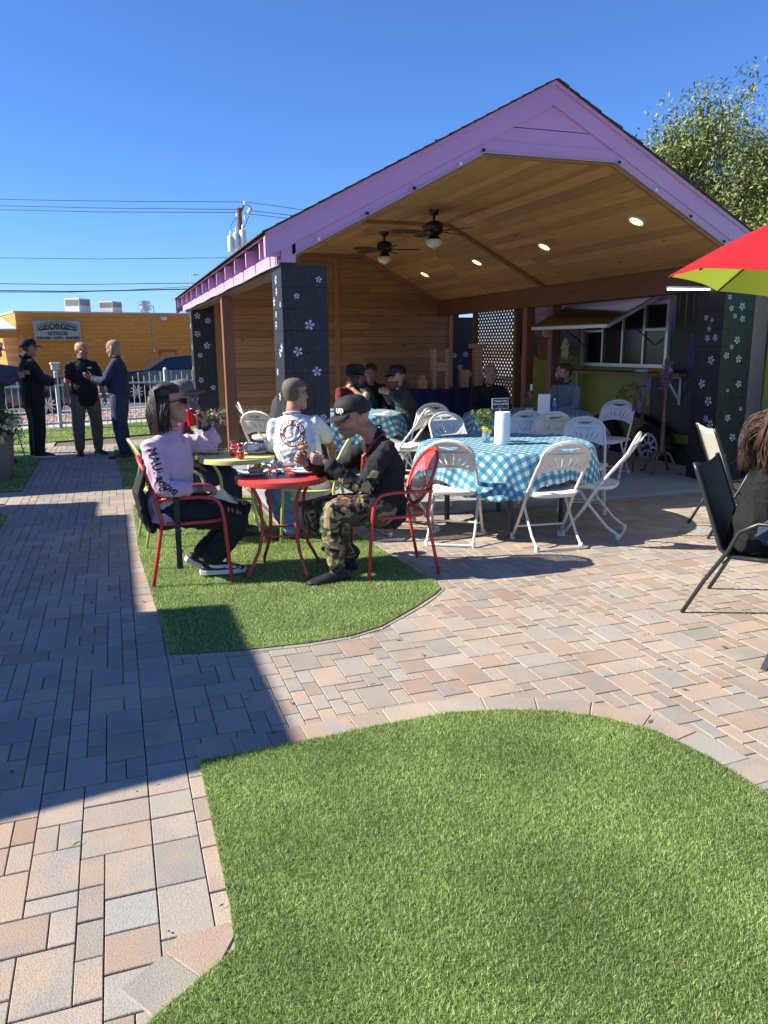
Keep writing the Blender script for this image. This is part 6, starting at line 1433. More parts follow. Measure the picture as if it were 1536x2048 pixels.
def cap_geo(parent, c, F_, s, m_cap, m_brim=None, tilt=0.0, name='cap', brimL=.075):
    f, l, u = F_; ct = math.cos(tilt); st = math.sin(tilt); f2 = f*ct+u*st; u2 = u*ct-f*st; mb = MB(); n, k = 30, 9; o = c+u2*.036*s-f2*.006*s; vs = []
    for i in range(k):
        a = (PI/2)*i/(k-1)*.98; zz = .098*math.sin(a)**.85*s if a > 0 else 0; rr_ = math.cos(a)**.62
        for j in range(n): b = 2*PI*j/n; q = 1+.012*(abs(math.cos(3*b)) < .12); vs.append(o+f2*(.110*s*rr_*math.cos(b)*q)+l*(.088*s*rr_*math.sin(b)*q)+u2*(zz+(.010*s if math.cos(b) > 0 else -.012*s)*rr_*(1-i/k)))
    fs = [(i*n+j, i*n+(j+1) % n, (i+1)*n+(j+1) % n, (i+1)*n+j) for i in range(k-1) for j in range(n)]+[tuple((k-1)*n+j for j in range(n))]
    cp = mb.add(vs, fs).build(name, m_cap, parent, smooth=True); sd2 = cp.modifiers.new('t', 'SOLIDIFY'); sd2.thickness = .003; sd2.offset = -1
    mb = MB(); vs = []; nj, ni = 17, 6
    for i in range(ni+1):
        for j in range(nj):
            b = R(-66)+R(132)*j/(nj-1); t_ = i/ni; base = f2*(.109*s*math.cos(b))+l*(.087*s*math.sin(b)); ext = brimL*s*(math.cos(b*1.25)**.6 if abs(b*1.25) < PI/2 else 0)*t_
            vs.append(o+base+f2*ext+u2*(.006*s-.022*s*t_-.26*abs(l.dot(base))**1.35*(.4+.6*t_)))
    fs = [(i*nj+j, (i+1)*nj+j, (i+1)*nj+j+1, i*nj+j+1) for i in range(ni) for j in range(nj-1)]
    br = mb.add(vs, fs).build('brim', m_brim or m_cap, cp, smooth=True); sd3 = br.modifiers.new('t', 'SOLIDIFY'); sd3.thickness = .004
    MB().ell(o+u2*.100*s, (.008, .008, .005), n=8, m_=4).build('button', m_cap, cp); return cp, o, (f2, l, u2)
def glasses_geo(parent, c, F_, s, clear=False):
    f, l, u = F_; mb = MB()
    for sg_ in (-1, 1):
        ol = [(-.027, .008), (-.022, .018), (0, .021), (.022, .018), (.029, .004), (.022, -.016), (0, -.020), (-.022, -.014)]; vs = []
        for dz in (0, .004):
            for x, y in ol: a_ = sg_*(.033+x*sg_); xx = sg_*.033+x; vs.append(c+f*((.104-abs(xx)*.22-(xx/.07)**2*.016+dz)*s)+l*xx*s+u*((.014+y)*s))
        n = len(ol); mb.add(vs, [tuple(range(n-1, -1, -1)), tuple(range(n, 2*n))]+[(i, (i+1) % n, n+(i+1) % n, n+i) for i in range(n)])
    g_ = mb.build('sunglasses', m_lens, parent)
    for sg_ in (-1, 1): MB().tube([c+f*.084*s+l*sg_*.061*s+u*.020*s, c+f*.04*s+l*sg_*.078*s+u*.018*s, c-f*.02*s+l*sg_*.080*s+u*.010*s], [.0048*s, .0035*s, .003*s], 6).build('temple_arm', m_black, g_)
    MB().tube([c+f*.103*s-l*.010*s+u*.02*s, c+f*.106*s+u*.022*s, c+f*.103*s+l*.010*s+u*.02*s], .003*s, 6).build('bridge', m_black, g_)
def shell(parent, name, c, F_, s, m_, keep, k=1.05, bump_=.004, seed=0, voxel=.006, lift=0.0, sc=60):
    """hair or beard: a rough shell round the head kept only where keep(x,y,z) holds (head units, metres)"""
    mb = MB(); head_geo(mb, c, F_, s, 26, k); me = remesh(mb, voxel, 2); a = me_np(me); f, l, u = [np.array(v) for v in F_]; q = a-np.array(c); loc = np.c_[q@f, q@l, q@u]/s
    bm = bmesh.new(); bm.from_mesh(me); bm.verts.ensure_lookup_table(); dl = []
    for fc in bm.faces:
        p = sum((loc[v.index] for v in fc.verts))/len(fc.verts)
        if not keep(*p): dl.append(fc)
    bmesh.ops.delete(bm, geom=dl, context='FACES')
    for v in bm.verts:
        nz = noise.noise(Vector(v.co)*sc+Vector((seed, 0, 0)))+.5*noise.noise(Vector(v.co)*sc*2.3); v.co += v.normal*(bump_*nz+lift)
    bm.to_mesh(me); bm.free(); o = obj_from(me, name, m_, parent); sm = o.modifiers.new('t', 'SOLIDIFY'); sm.thickness = .010*s; sm.offset = -1; return o
def person(label, J, face, up=(0, 0, 1), s=1.0, vox=.009, skin=None, shirt=None, sleeve='long', shirtr=.012, pants=None, pantsr=.014, shoes=None, sole=None, fat=1.0, hair=None, hands=None, hem=.06, group=None, tattoo=None, wr=.006, seed=1, collar=None, sw=1.0, foot_up=None, headr=1.06, open_parts=True, hood=False, belt=None, eyes=True, send=.93, notat=None, goatee=None):
    """J: world joints. Builds one continuous body, garments over it, a head with a face."""
    skin = skin or m_skin; base = V((J['pelvis'].x), J['pelvis'].y, min(J['anL'].z, J['anR'].z)-.09); t = thing('person', label, 'person', tuple(base), 0, group); J = {k: V(*v)-base for k, v in J.items()}
    F_ = head_frame(face, up); c = J['head']; hs = s*headr; hip = (J['hipL']-J['hipR']).normalized(); sho = (J['shL']-J['shR']).normalized(); f, l, u = F_
    pe, ne = J['pelvis'], J['neck']; ax = (ne-pe); mid1, mid2, mid3 = pe+ax*.28, pe+ax*.60, pe+ax*.86
    if 'chest' in J: mid2 = J['chest']; mid1 = pe.lerp(mid2, .45); mid3 = mid2.lerp(ne, .62)
    s1, s2 = hip.lerp(sho, .33), hip.lerp(sho, .75)
    fr2 = hip.cross(V(0, 0, 1)).normalized()   # faces forward
    def torso(mb, e, lo=-.02, shoulders=True, cp=(1, 1)):
        loft(mb, [pe-ax.normalized()*(-lo+.03), pe+ax*.06, mid1+fr2*(.02*(fat-1)*5), mid2, mid3, ne-ax.normalized()*.01], [(.160*s+e+max(0, e)*1.1)*sw, (.168*s+e+max(0, e)*.5)*sw, (.152*s*fat+e)*sw, (.165*s*max(1, fat*.96)+e)*sw, (.140*s+e)*sw, .062*s+e*.5], [.115*s+e, .122*s*fat+e, .116*s*fat+e, .118*s*max(1, fat*.95)+e, .088*s+e, .054*s+e*.5], [hip, hip, s1, s2, sho, sho], n=20, cap=cp)
        if shoulders:
            for S_ in 'LR': loft(mb, [ne+(J['sh'+S_]-ne)*.22-ax.normalized()*.030, J['sh'+S_]-ax.normalized()*.014], [.046*s+e*.7, .044*s+e*.5], [.046*s+e*.7, .046*s+e*.5], ax, n=12)
    def limb(mb, S_, kind, e, t0=0.0, t1=1.0, wid=None):
        if kind == 'arm': P_ = [J['sh'+S_], J['el'+S_], J['wr'+S_]]; R_ = [(0, .049), (.25, .049), (.5, .040), (.62, .043), (.8, .035), (1, .0275)]
        else: P_ = [J['hip'+S_], J['kn'+S_], J['an'+S_]]; R_ = [(0, .092), (.2, .086), (.46, .062), (.5, .060), (.62, .060), (.75, .052), (1, .036)]
        def at(x): return P_[0].lerp(P_[1], x*2) if x <= .5 else P_[1].lerp(P_[2], x*2-1)
        def rad(x):
            for (a, ra), (b, rb) in zip(R_, R_[1:]):
                if a <= x <= b: return ra+(rb-ra)*(x-a)/(b-a)
            return R_[-1][1]
        # rounded joint: drop straight corner by sampling densely
        xs = [t0+(t1-t0)*i/10 for i in range(11)]; pts = [at(x) for x in xs]; rr_ = [(rad(x)*s*(1 if kind == 'arm' else (.9+.1*fat))+(e(x) if callable(e) else e)) for x in xs]
        pts2 = [pts[0]]+[(pts[i-1]+pts[i]*4+pts[i+1])/6 for i in range(1, 10)]+[pts[-1]]
        loft(mb, pts2, rr_, rr_, hip if kind == 'leg' else V(0, 0, 1), n=14)
    # --- body, one continuous surface
    mb = MB(); torso(mb, -.004); fat_n = 1+.15*(fat-1)
    loft(mb, [ne-ax.normalized()*.06, ne+(c-ne)*.35, c-u*.05*hs-f*.018*hs], [.066*s*fat_n, .058*s*fat_n, .054*s], [.062*s, .058*s*fat_n, .056*s], sho, n=14)
    for S_ in 'LR': limb(mb, S_, 'arm', -.001); limb(mb, S_, 'leg', -.006)
    head_geo(mb, c, F_, hs)
    nose = [c+f*.090*hs+u*.022*hs, c+f*.102*hs+u*.000, c+f*.113*hs-u*.022*hs, c+f*.108*hs-u*.034*hs]; loft(mb, nose, [.0075*hs, .009*hs, .0125*hs, .012*hs], [.008*hs, .010*hs, .012*hs, .009*hs], l, n=10)
    for sg_ in (-1, 1):
        mb.ell(c+f*.092*hs-u*.033*hs+l*sg_*.012*hs, (.010*hs, .008*hs, .008*hs), (f, l, u), n=8, m_=6)
        mb.ell(c+f*.083*hs+u*.034*hs+l*sg_*.030*hs, (.012*hs, .028*hs, .007*hs), (f, l, u), n=10, m_=6)
        mb.ell(c+f*.060*hs-u*.020*hs+l*sg_*.044*hs, (.028*hs, .020*hs, .020*hs), (f, l, u), n=10, m_=6)
        mb.ell(c-f*.012*hs+l*sg_*.080*hs+u*.000, (.019*hs, .008*hs, .032*hs), ((f+l*sg_*-.25).normalized(), (l+f*.25*sg_).normalized(), u), n=10, m_=8)
    mb.ell(c+f*.0935*hs-u*.060*hs, (.009*hs, .022*hs, .0055*hs), (f, l, u), n=10, m_=6); mb.ell(c+f*.0925*hs-u*.071*hs, (.009*hs, .019*hs, .006*hs), (f, l, u), n=10, m_=6)
    mb.ell(c+f*.084*hs-u*.100*hs, (.014*hs, .018*hs, .013*hs), (f, l, u), n=10, m_=6)
    for S_ in 'LR':
        h_ = (hands or {}).get(S_); wv = J['wr'+S_]; dv = (wv-J['el'+S_]).normalized()
        if h_ is None: h_ = dict(d=dv, pn=(-sho if S_ == 'L' else sho)*1.0+V(0, 0, -.01), th=V(-fr2.x, -fr2.y, 0) if abs(dv.z) > .7 else V(0, 0, 1), curl=.45)
        hand_geo(mb, wv, h_.get('d', dv), h_['pn'], h_['th'], h_.get('curl', .5), s*.98, h_.get('spread', 0))
    me = remesh(mb, vox, 3, 'body', .45); a = me_np(me); q = (a-np.array(c))@np.array([list(f), list(l), list(u)]).T/hs     # head coords
    # eye sockets pressed in, brows kept
    for sg_ in (-1, 1):
        d2 = ((q[:, 0]-.09)/.03)**2+((q[:, 1]-sg_*.031)/.020)**2+((q[:, 2]-.014)/.013)**2; a -= np.array(f)[None]*(np.exp(-d2)*.009*hs)[:, None]
    me_set(me, a)
    mats = [skin, m_tat, hair[1] if hair and hair[0] in ('buzz', 'fringe') else m_stub, m_lip, goatee or m_stub]; mi = np.zeros(len(me.polygons), int)
    cen = np.zeros(len(me.polygons)*3); me.polygons.foreach_get('center', cen); cen = cen.reshape(-1, 3); qc = (cen-np.array(c))@np.array([list(f), list(l), list(u)]).T/hs
    if hair and hair[0] == 'buzz': mi[(qc[:, 2] > .052-.0*qc[:, 0]) & (qc[:, 0] < .066) & (qc[:, 2] > .02+ .55*np.maximum(qc[:, 0], -.03)+.012) & (qc[:, 2] < .2) & (np.linalg.norm(qc, axis=1) < .16)] = 2; mi[(qc[:, 0] < -.03) & (qc[:, 2] > -.045) & (np.linalg.norm(qc, axis=1) < .16)] = 2
    if hair and hair[0] == 'fringe': mi[(qc[:, 0] < .0) & (qc[:, 2] > -.045) & (qc[:, 2] < .055) & (np.abs(qc[:, 1]) < .2) & (np.linalg.norm(qc, axis=1) < .14) & ((qc[:, 0] < -.025) | (qc[:, 2] > .02))] = 2
    if goatee: mi[(qc[:, 0] > .018) & (qc[:, 2] < -.046-.0) & (qc[:, 2] > -.128) & (np.linalg.norm(qc, axis=1) < .155)] = 4
    mi[(np.abs(qc[:, 1]) < .022) & (qc[:, 0] > .094) & (qc[:, 2] < -.055) & (qc[:, 2] > -.077)] = 3
    for S_ in (tattoo or ''):
        el, wr_ = np.array(J['el'+S_]), np.array(J['wr'+S_]); d = wr_-el; L2 = d@d; tt = ((cen-el)@d)/L2; dist = np.linalg.norm(cen-(el+np.clip(tt, 0, 1.35)[:, None]*d), axis=1); mi[(tt > -.05) & (tt < (1.0 if S_ in (notat or '') else 1.3)) & (dist < .075)] = 1
    body = obj_from(me, 'body', mats, t); me.polygons.foreach_set('material_index', mi.astype(np.int32))
    if eyes:
        for sg_ in (-1, 1):
            ec = c+f*.0795*hs+l*sg_*.031*hs+u*.014*hs; e_ = MB().ell(ec, (.0115*hs,)*3, (f, l, u), n=12, m_=8).build('eye', m_eye, t, smooth=True); MB().ell(ec+f*.0085*hs, (.004*hs, .005*hs, .005*hs), (f, l, u), n=8, m_=6).build('iris', m_iris, e_, smooth=True)
            MB().tube([c+f*.093*hs+l*sg_*.014*hs+u*.031*hs, c+f*.092*hs+l*sg_*.032*hs+u*.036*hs, c+f*.078*hs+l*sg_*.050*hs+u*.031*hs], [.003*hs, .0038*hs, .002*hs], 6).build('eyebrow', m_brow if not (hair and hair[1] is m_stubg) else m_stubg, t, smooth=True)
    out = dict(t=t, J=J, F=F_, base=base, fr=fr2, body=body)
    # --- trousers
    if pants:
        mb = MB(); loft(mb, [pe-ax.normalized()*.05, pe+ax*.10], [.160*s*sw, .150*s*sw], [.116*s, .108*s*fat], [hip, hip], n=18)
        for S_ in 'LR':
            loft(mb, [pe, J['hip'+S_]], [.10*s, .10*s], [.10*s, .105*s], V(0, 0, 1), n=12); limb(mb, S_, 'leg', pantsr if callable(pantsr) else (lambda x: pantsr*(1+.5*x)), 0, .985)
        me = remesh(mb, max(.008, vox), 4, 'trousers'); wrinkle(me, wr, 9, (1, 1, .8), seed); out['pants'] = obj_from(me, 'trousers', pants, t)
    if belt: MB().tube([pe+ax*.10+hip*(.178*s*math.cos(a))+fr2*((.135*s*fat)*math.sin(a)) for a in np.linspace(0, 2*PI, 25)[:-1]], .015, 6, closed=True).build('belt', belt, t)
    # --- shirt
    if shirt:
        mb = MB(); torso(mb, shirtr, lo=-hem, cp=(.12, 1)); te = {'long': send, 'short': .30, 'none': 0.02}[sleeve]
        for S_ in 'LR': limb(mb, S_, 'arm', (lambda x: shirtr*(min(1.0, .35+3.2*x)+(.6 if sleeve == 'short' else .0)*x)), 0, te)
        if hood: loft(mb, [ne+ax.normalized()*.035-fr2*.055+sho*k for k in (-.10, -.04, .04, .10)], [.035, .05, .05, .035], [.035, .045, .045, .035], V(0, 0, 1), n=10)
        me = remesh(mb, max(.008, vox), 7, 'shirt'); wrinkle(me, wr, 9, (1, 1, .8), seed+3); out['shirt'] = obj_from(me, 'shirt', shirt, t)
        # neckband
        axn = (c-ne).normalized(); nb = [ne+ax.normalized()*(.014*s)+axn*.012+sho*(.072*s*math.cos(a))+(sho.cross(axn))*(.066*s*math.sin(a)) for a in np.linspace(0, 2*PI, 21)[:-1]]
        if collar: MB().tube(nb, .014*s, 8, closed=True).build('collar', collar, t, smooth=True)
        else: MB().tube(nb, .0065*s, 6, closed=True).build('neckband', shirt if not isinstance(shirt, list) else shirt[0], t, smooth=True)
        for S_ in 'LR':
            if sleeve == 'long': d = (J['wr'+S_]-J['el'+S_]).normalized(); p = J['el'+S_].lerp(J['wr'+S_], send*2-1.01); MB().lathe([(.036*s+shirtr*.9, -.014), (.038*s+shirtr, 0), (.035*s+shirtr, .02), (.031*s+shirtr*.7, .022)], p, 16, axis=d, cap=False).build('cuff', shirt if not isinstance(shirt, list) else shirt[0], t, smooth=True)
    if shoes:
        for S_ in 'LR':
            fu = (foot_up or {}).get(S_, (0, 0, 1)); mb = MB(); shoe_geo(mb, J['an'+S_], J['toe'+S_], s*1.12, fu); me = remesh(mb, .006, 2, 'shoe'); so = obj_from(me, 'shoe', shoes, t)
            mb = MB(); sole_geo(mb, J['an'+S_], J['toe'+S_], s*1.12, fu); mb.build('sole', sole or shoes, so, bevel=.004)
    # --- hair
    if hair:
        k = hair[0]; hm = hair[1]
        if k == 'short': shell(t, 'hair', c, F_, hs, hm, lambda x, y, z: (z > .062 and x < .075) or (x < .02 and z > .0) or (x < -.045 and z > -.05), 1.07, .004, seed)
        if k == 'recede': shell(t, 'hair', c, F_, hs, hm, lambda x, y, z: (z > .075 and x < .035) or (x < .0 and z > -.0) or (x < -.045 and z > -.05), 1.05, .003, seed)
    return out
def project(parent, out_me_obj, vs, fs, o, ax, ay, nn, off=.003, sub=1, name='print', m_=None, far_=.25):
    """wrap flat artwork (verts in ax/ay plane at o) onto a garment by casting along -nn"""
    from mathutils.bvhtree import BVHTree
    me = out_me_obj.data; bvh = BVHTree.FromPolygons([v.co for v in me.vertices], [tuple(p.vertices) for p in me.polygons])
    bm = bmesh.new(); bv = [bm.verts.new(V(v[0], v[1], 0)) for v in vs]
    for f in fs:
        try: bm.faces.new([bv[i] for i in f])
        except ValueError: pass
    bmesh.ops.triangulate(bm, faces=bm.faces)
    for _ in range(sub): 
        long_ = [e for e in bm.edges if e.calc_length() > .012]
        if long_: bmesh.ops.subdivide_edges(bm, edges=long_, cuts=1); bmesh.ops.triangulate(bm, faces=[f for f in bm.faces if len(f.verts) > 3])
    o, ax, ay, nn = V(*o), V(*ax).normalized(), V(*ay).normalized(), V(*nn).normalized(); dead = []
    for v in bm.verts:
        p = o+ax*v.co.x+ay*v.co.y; h = bvh.ray_cast(p+nn*far_, -nn, far_*2)
        if h[0] is None: dead.append(v); continue
        v.co = h[0]+nn*off
    bmesh.ops.delete(bm, geom=dead, context='VERTS'); m2 = bpy.data.meshes.new(name); bm.to_mesh(m2); bm.free(); m2.materials.append(m_)
    ob = bpy.data.objects.new(name, m2); COL.objects.link(ob); ob.parent = parent; return ob
def disc_art(r0, r1, n=40):
    vs = [(r*math.cos(2*PI*j/n), r*math.sin(2*PI*j/n)) for r in (r0, r1) for j in range(n)]; return vs, [(j, (j+1) % n, n+(j+1) % n, n+j) for j in range(n)]
def blob_art(r, n=14, seed=0, k=.25, sx=1, sy=1):
    rs = random.Random(seed); return [(r*sx*(1+rs.uniform(-k, k))*math.cos(2*PI*j/n), r*sy*(1+rs.uniform(-k, k))*math.sin(2*PI*j/n)) for j in range(n)], [tuple(range(n))]
def arc_text(body, r, size, a_mid, span, inside=False, bold=.0):
    """letters set round a ring"""
    VS, FS = [], []; n = len(body)
    for i, ch in enumerate(body):
        if ch == ' ': continue
        vs, fs = text_mesh(ch, size, bold=bold, res=2); t_ = (i-(n-1)/2)/(n-1)*span; a = a_mid-t_ if not inside else a_mid+t_; rot = a-PI/2 if not inside else a+PI/2; b0 = len(VS)
        for v in vs: x, y = v.x, v.y; VS.append((r*math.cos(a)+x*math.cos(rot)-y*math.sin(rot), r*math.sin(a)+x*math.sin(rot)+y*math.cos(rot)))
        FS += [tuple(b0+k for k in f) for f in fs]
    return VS, FS
# generic poses --------------------------------------------------
def place(loc, yaw):     # person frame: x forward, y left; yaw measured like rotation about Z of +X
    c, s_ = math.cos(yaw), math.sin(yaw); return lambda x, y, z: V(loc[0]+x*c-y*s_, loc[1]+x*s_+y*c, loc[2]+z)
def sit(loc, yaw, s=1.0, lean=.05, armL=None, armR=None, headfwd=.03, bow=.0, seat=.45, kn=.46, splay=.10, foot=.0):
    P_ = place(loc, yaw); th = .42*s; sh = .46*s; z0 = seat+.10
    J = dict(pelvis=P_(0, 0, z0), hipL=P_(.02, .095*s, z0-.01), hipR=P_(.02, -.095*s, z0-.01))
    nx = .05+lean; J['chest'] = P_(nx*.55, 0, z0+.30*s); J['neck'] = P_(nx+headfwd*.3, 0, z0+.50*s); J['shL'] = P_(nx, .18*s, z0+.432*s); J['shR'] = P_(nx, -.18*s, z0+.432*s)
    J['head'] = P_(nx+headfwd+.02, 0, z0+.638*s-bow)
    for S_, sg_ in (('L', 1), ('R', -1)):
        J['kn'+S_] = P_(th, sg_*(splay+.05), z0+.01); J['an'+S_] = P_(th+.02+foot, sg_*(splay+.04), .085); J['toe'+S_] = P_(th+.22+foot, sg_*(splay+.06), .05)
    for S_, sg_, ar in (('L', 1, armL), ('R', -1, armR)):
        e, w_ = ar or ((nx+.12, .24, z0+.20*s), (nx+.36, .16, z0+.16*s)); J['el'+S_] = P_(e[0], sg_*e[1], e[2]); J['wr'+S_] = P_(w_[0], sg_*w_[1], w_[2])
    return J
def stand(loc, yaw, s=1.0, armL=None, armR=None, stance=.10, lean=0.0, kneeb=.02, toe_out=.06, twist=0.0):
    P_ = place(loc, yaw); J = dict(pelvis=P_(0, 0, .94*s), hipL=P_(0, .095*s, .92*s), hipR=P_(0, -.095*s, .92*s), chest=P_(lean*.5, 0, 1.24*s), neck=P_(lean, 0, 1.46*s), shL=P_(lean+twist, .175*s, 1.385*s), shR=P_(lean-twist, -.175*s, 1.385*s), head=P_(lean+.03, 0, 1.597*s))
    for S_, sg_ in (('L', 1), ('R', -1)): J['kn'+S_] = P_(kneeb, sg_*(stance+.005), .50*s); J['an'+S_] = P_(-.02, sg_*(stance+.01), .09*s); J['toe'+S_] = P_(.18, sg_*(stance+toe_out), .04)
    for S_, sg_, ar in (('L', 1, armL), ('R', -1, armR)):
        e, w_ = ar or ((lean-.02, .24, 1.13*s), (lean+.05, .25, .87*s)); J['el'+S_] = P_(e[0], sg_*e[1], e[2]); J['wr'+S_] = P_(w_[0], sg_*w_[1], w_[2])
    return J
def yawv(a, pitch=0): return (math.cos(a)*math.cos(pitch), math.sin(a)*math.cos(pitch), math.sin(pitch))
# clothing colours
m_pinkT = mat('pink_cotton', (.62, .43, .53), .85, sheen=.2, col2=(.57, .39, .49), vscale=5, bump=.15, bscale=220)
m_blkd = mat('black_denim', (.010, .010, .011), .8, bump=.2, bscale=160); m_whT = mat('white_cotton', (.62, .64, .68), .85, sheen=.2, bump=.15, bscale=220)
m_blkT = mat('black_cotton', (.006, .006, .008), .85, bump=.2, bscale=220, col2=(.010, .010, .012), vscale=6); m_maroon = mat('maroon_cotton', (.10, .012, .025), .85, bump=.2, bscale=200)
m_jean = mat('blue_denim', (.10, .19, .34), .85, col2=(.28, .40, .55), vscale=5, var=.5, bump=.2, bscale=200); m_jeand = mat('dark_denim', (.018, .032, .075), .85, col2=(.035, .055, .11), vscale=6, bump=.2, bscale=200)
m_khaki = mat('khaki_cotton', (.17, .145, .10), .85, col2=(.14, .12, .085), vscale=6, bump=.15, bscale=180); m_navyT = mat('navy_cotton', (.018, .026, .075), .85, bump=.15, bscale=200)
m_greyK = mat('grey_marl_knit', (.24, .27, .33), .9, col2=(.12, .14, .19), vscale=60, var=.6, stretch=(.4, .4, 2.2), bump=.3, bscale=150); m_char = mat('charcoal_cotton', (.035, .037, .042), .85, bump=.25, bscale=200)
m_slate = mat('slate_cotton', (.03, .05, .075), .85, bump=.2, bscale=200); m_redT = mat('dark_red_cotton', (.12, .010, .012), .85)
m_sneak = mat('black_sneaker', (.014, .014, .015), .6); m_soleB = mat('black_sole', (.012, .012, .012), .8); m_soleW = mat('white_sole', (.62, .60, .56), .6); m_brsh = mat('brown_leather', (.06, .04, .03), .6)
m_olive = mat('olive_jacket', (.06, .075, .05), .85); m_ink2 = mat('black_print_ink', (.010, .010, .011), .7); m_ginger = mat('light_cropped_hair', (.24, .18, .12), .8, col2=(.34, .27, .19), vscale=130); m_gold = mat('gold_print_ink', (.34, .30, .14), .7)
m_greycap = mat('grey_cap_cloth', (.115, .11, .10), .8, bump=.15, bscale=200); m_wprint = mat('white_print_ink', (.70, .69, .66), .7)
def camo():
    m, nt, b, tc, L = fresh('woodland_camouflage', .85); prev = (.30, .22, .12); out = None; mp = nt.nodes.new('ShaderNodeMapping'); L(tc.outputs['Object'], mp.inputs[0]); mp.inputs['Scale'].default_value = (1, 1, 1.4)
    rgb = nt.nodes.new('ShaderNodeRGB'); rgb.outputs[0].default_value = c4((.30, .215, .11)); out = rgb.outputs[0]
    for k, (c, th, sc) in enumerate((((.045, .062, .03), .50, 8.0), ((.115, .052, .028), .565, 9.5), ((.010, .010, .009), .60, 10.5), ((.32, .24, .13), .665, 9))):
        n = nt.nodes.new('ShaderNodeTexNoise'); n.noise_dimensions = '4D'; n.inputs['W'].default_value = k*7.3; n.inputs['Scale'].default_value = sc; n.inputs['Detail'].default_value = 1.5; n.inputs['Distortion'].default_value = .8; L(mp.outputs[0], n.inputs['Vector'])
        g = nt.nodes.new('ShaderNodeMath'); g.operation = 'GREATER_THAN'; g.inputs[1].default_value = th; L(n.outputs['Fac'], g.inputs[0]); x = nt.nodes.new('ShaderNodeMix'); x.data_type = 'RGBA'; L(g.outputs[0], x.inputs[0]); L(out, x.inputs[6]); x.inputs[7].default_value = c4(c); out = x.outputs[2]
    L(out, b.inputs['Base Color']); return m
m_camo = camo()
def off(v, dx=0, dy=0, dz=0): return V(v.x+dx, v.y+dy, v.z+dz)
# ---- man in pink, facing right, can raised
Yc = 5.48
J = dict(pelvis=PY(334, 1012, Yc), neck=PY(338, 862, Yc), head=PY(338, 808, Yc), chest=PY(345, 930, Yc),
         shR=PY(300, 895, Yc-.165), shL=PY(370, 884, Yc+.18), elR=PY(326, 980, Yc-.24), wrR=PY(405, 977, Yc-.20), elL=PY(432, 890, Yc+.20), wrL=PY(410, 850, Yc+.16),
         hipR=PY(338, 1018, Yc-.09), hipL=PY(338, 1008, Yc+.09), knR=PY(482, 1040, Yc-.10), knL=PY(493, 1020, Yc+.14), anR=PY(425, 1118, Yc-.08), anL=PY(405, 1105, Yc+.10))
J['toeR'] = J['anR']+V(.20, -.02, -.055); J['toeL'] = J['anL']+V(.10, .02, -.12)
p1 = person('man with long dark hair in a pink long-sleeved shirt raising a red can', J, (1, -.10, .06), vox=.0055, shirt=m_pinkT, shirtr=.014, pants=m_blkd, pantsr=.020, shoes=m_sneak, sole=m_soleW, fat=1.08, tattoo='RL', notat='RL', wr=.013, seed=2, send=.80, eyes=False, headr=1.13, foot_up={'L': (.55, 0, .85)},
            hands=dict(R=dict(d=(.95, 0, -.12), pn=(0, .25, -1), th=(0, 1, 0), curl=1.15), L=dict(d=(-.15, .0, 1), pn=(-1, .1, 0), th=(0, -1, 0), curl=.75)))
T, F_, hc = p1['t'], p1['F'], p1['J']['head']; f, l, u = F_
glasses_geo(T, hc, F_, 1.13)
def long_hair(T, c, F_, s, hm, L_=.22, seed=1, n=150, back=True, wave=.012):
    shell(T, 'hair', c, F_, s, hm, lambda x, y, z: (z > .066 and x < .070) or (x < .0 and z > .03) or (x < -.035 and z > -.09), 1.08, .005, seed)
    rs = random.Random(seed); f, l, u = F_; mb = MB()
    for k in range(n):
        a = R(95)+R(170)*rs.random()*1.0; a = R(rs.uniform(82, 278)); z0 = rs.uniform(.01, .112); r0 = (.110, .086); kx = math.sqrt(max(.08, 1-(z0/.128)**2))
        p = c+f*(r0[0]*kx*math.cos(a)*s-.010)+l*(r0[1]*kx*math.sin(a)*s*1.04)+u*z0*s; pts = []; ph = rs.random()*6; ll = L_*rs.uniform(.75, 1.05)+z0
        for q in range(9):
            t_ = q/8; w_ = wave*math.sin(ph+t_*9)*t_; flare = .018*math.sin(PI*min(1, t_*1.2)); pts.append(p+V(0, 0, -1)*ll*t_+f*(math.cos(a)*flare+w_*.8)+l*(math.sin(a)*flare*1.2+w_))
        w0 = rs.uniform(.0035, .0065); mb.tube(pts, [w0*(1.0-.65*(q/8)**2) for q in range(9)], 5)
    for k in range(260):                                     # strands combed back from the hairline over the crown
        y_ = rs.uniform(-.072, .072); q = math.sqrt(max(0, 1-(y_/.085)**2)); r_ = rs.uniform(.0025, .0045); e = rs.uniform(0, .008); sg_ = 1 if y_ > 0 else -1
        P_ = [(.076*q-.004, y_, .060+.021*q), (.040, y_*1.08, .082+.031*q), (-.02, y_*1.14, .090+.033*q), (-.072, y_*1.2, .072+.026*q), (-.104*q-.012, y_*1.25, .02), (-.112*q-.012, y_*1.3+.006*sg_, -.05), (-.108*q-.016, y_*1.3, -.12-rs.random()*.05)]
        mb.tube([c+(f*(x-.002)+l*(yy+.002*math.sin(k+i)))*s+u*(z+e)*s for i, (x, yy, z) in enumerate(P_)], [r_, r_*1.2, r_*1.2, r_*1.2, r_*1.1, r_, r_*.4], 5)
    o = mb.build('hair_locks', hm, T, smooth=True); tag(o, kind='stuff')
long_hair(T, hc, F_, 1.13, m_brow, L_=.19, seed=5, n=620, wave=.012)
sh = p1['shirt']; Jx = p1['J']; d = (Jx['elR']-Jx['shR']).normalized(); nn = V(.1, -1, .05); ay_ = d.cross(nn).normalized()
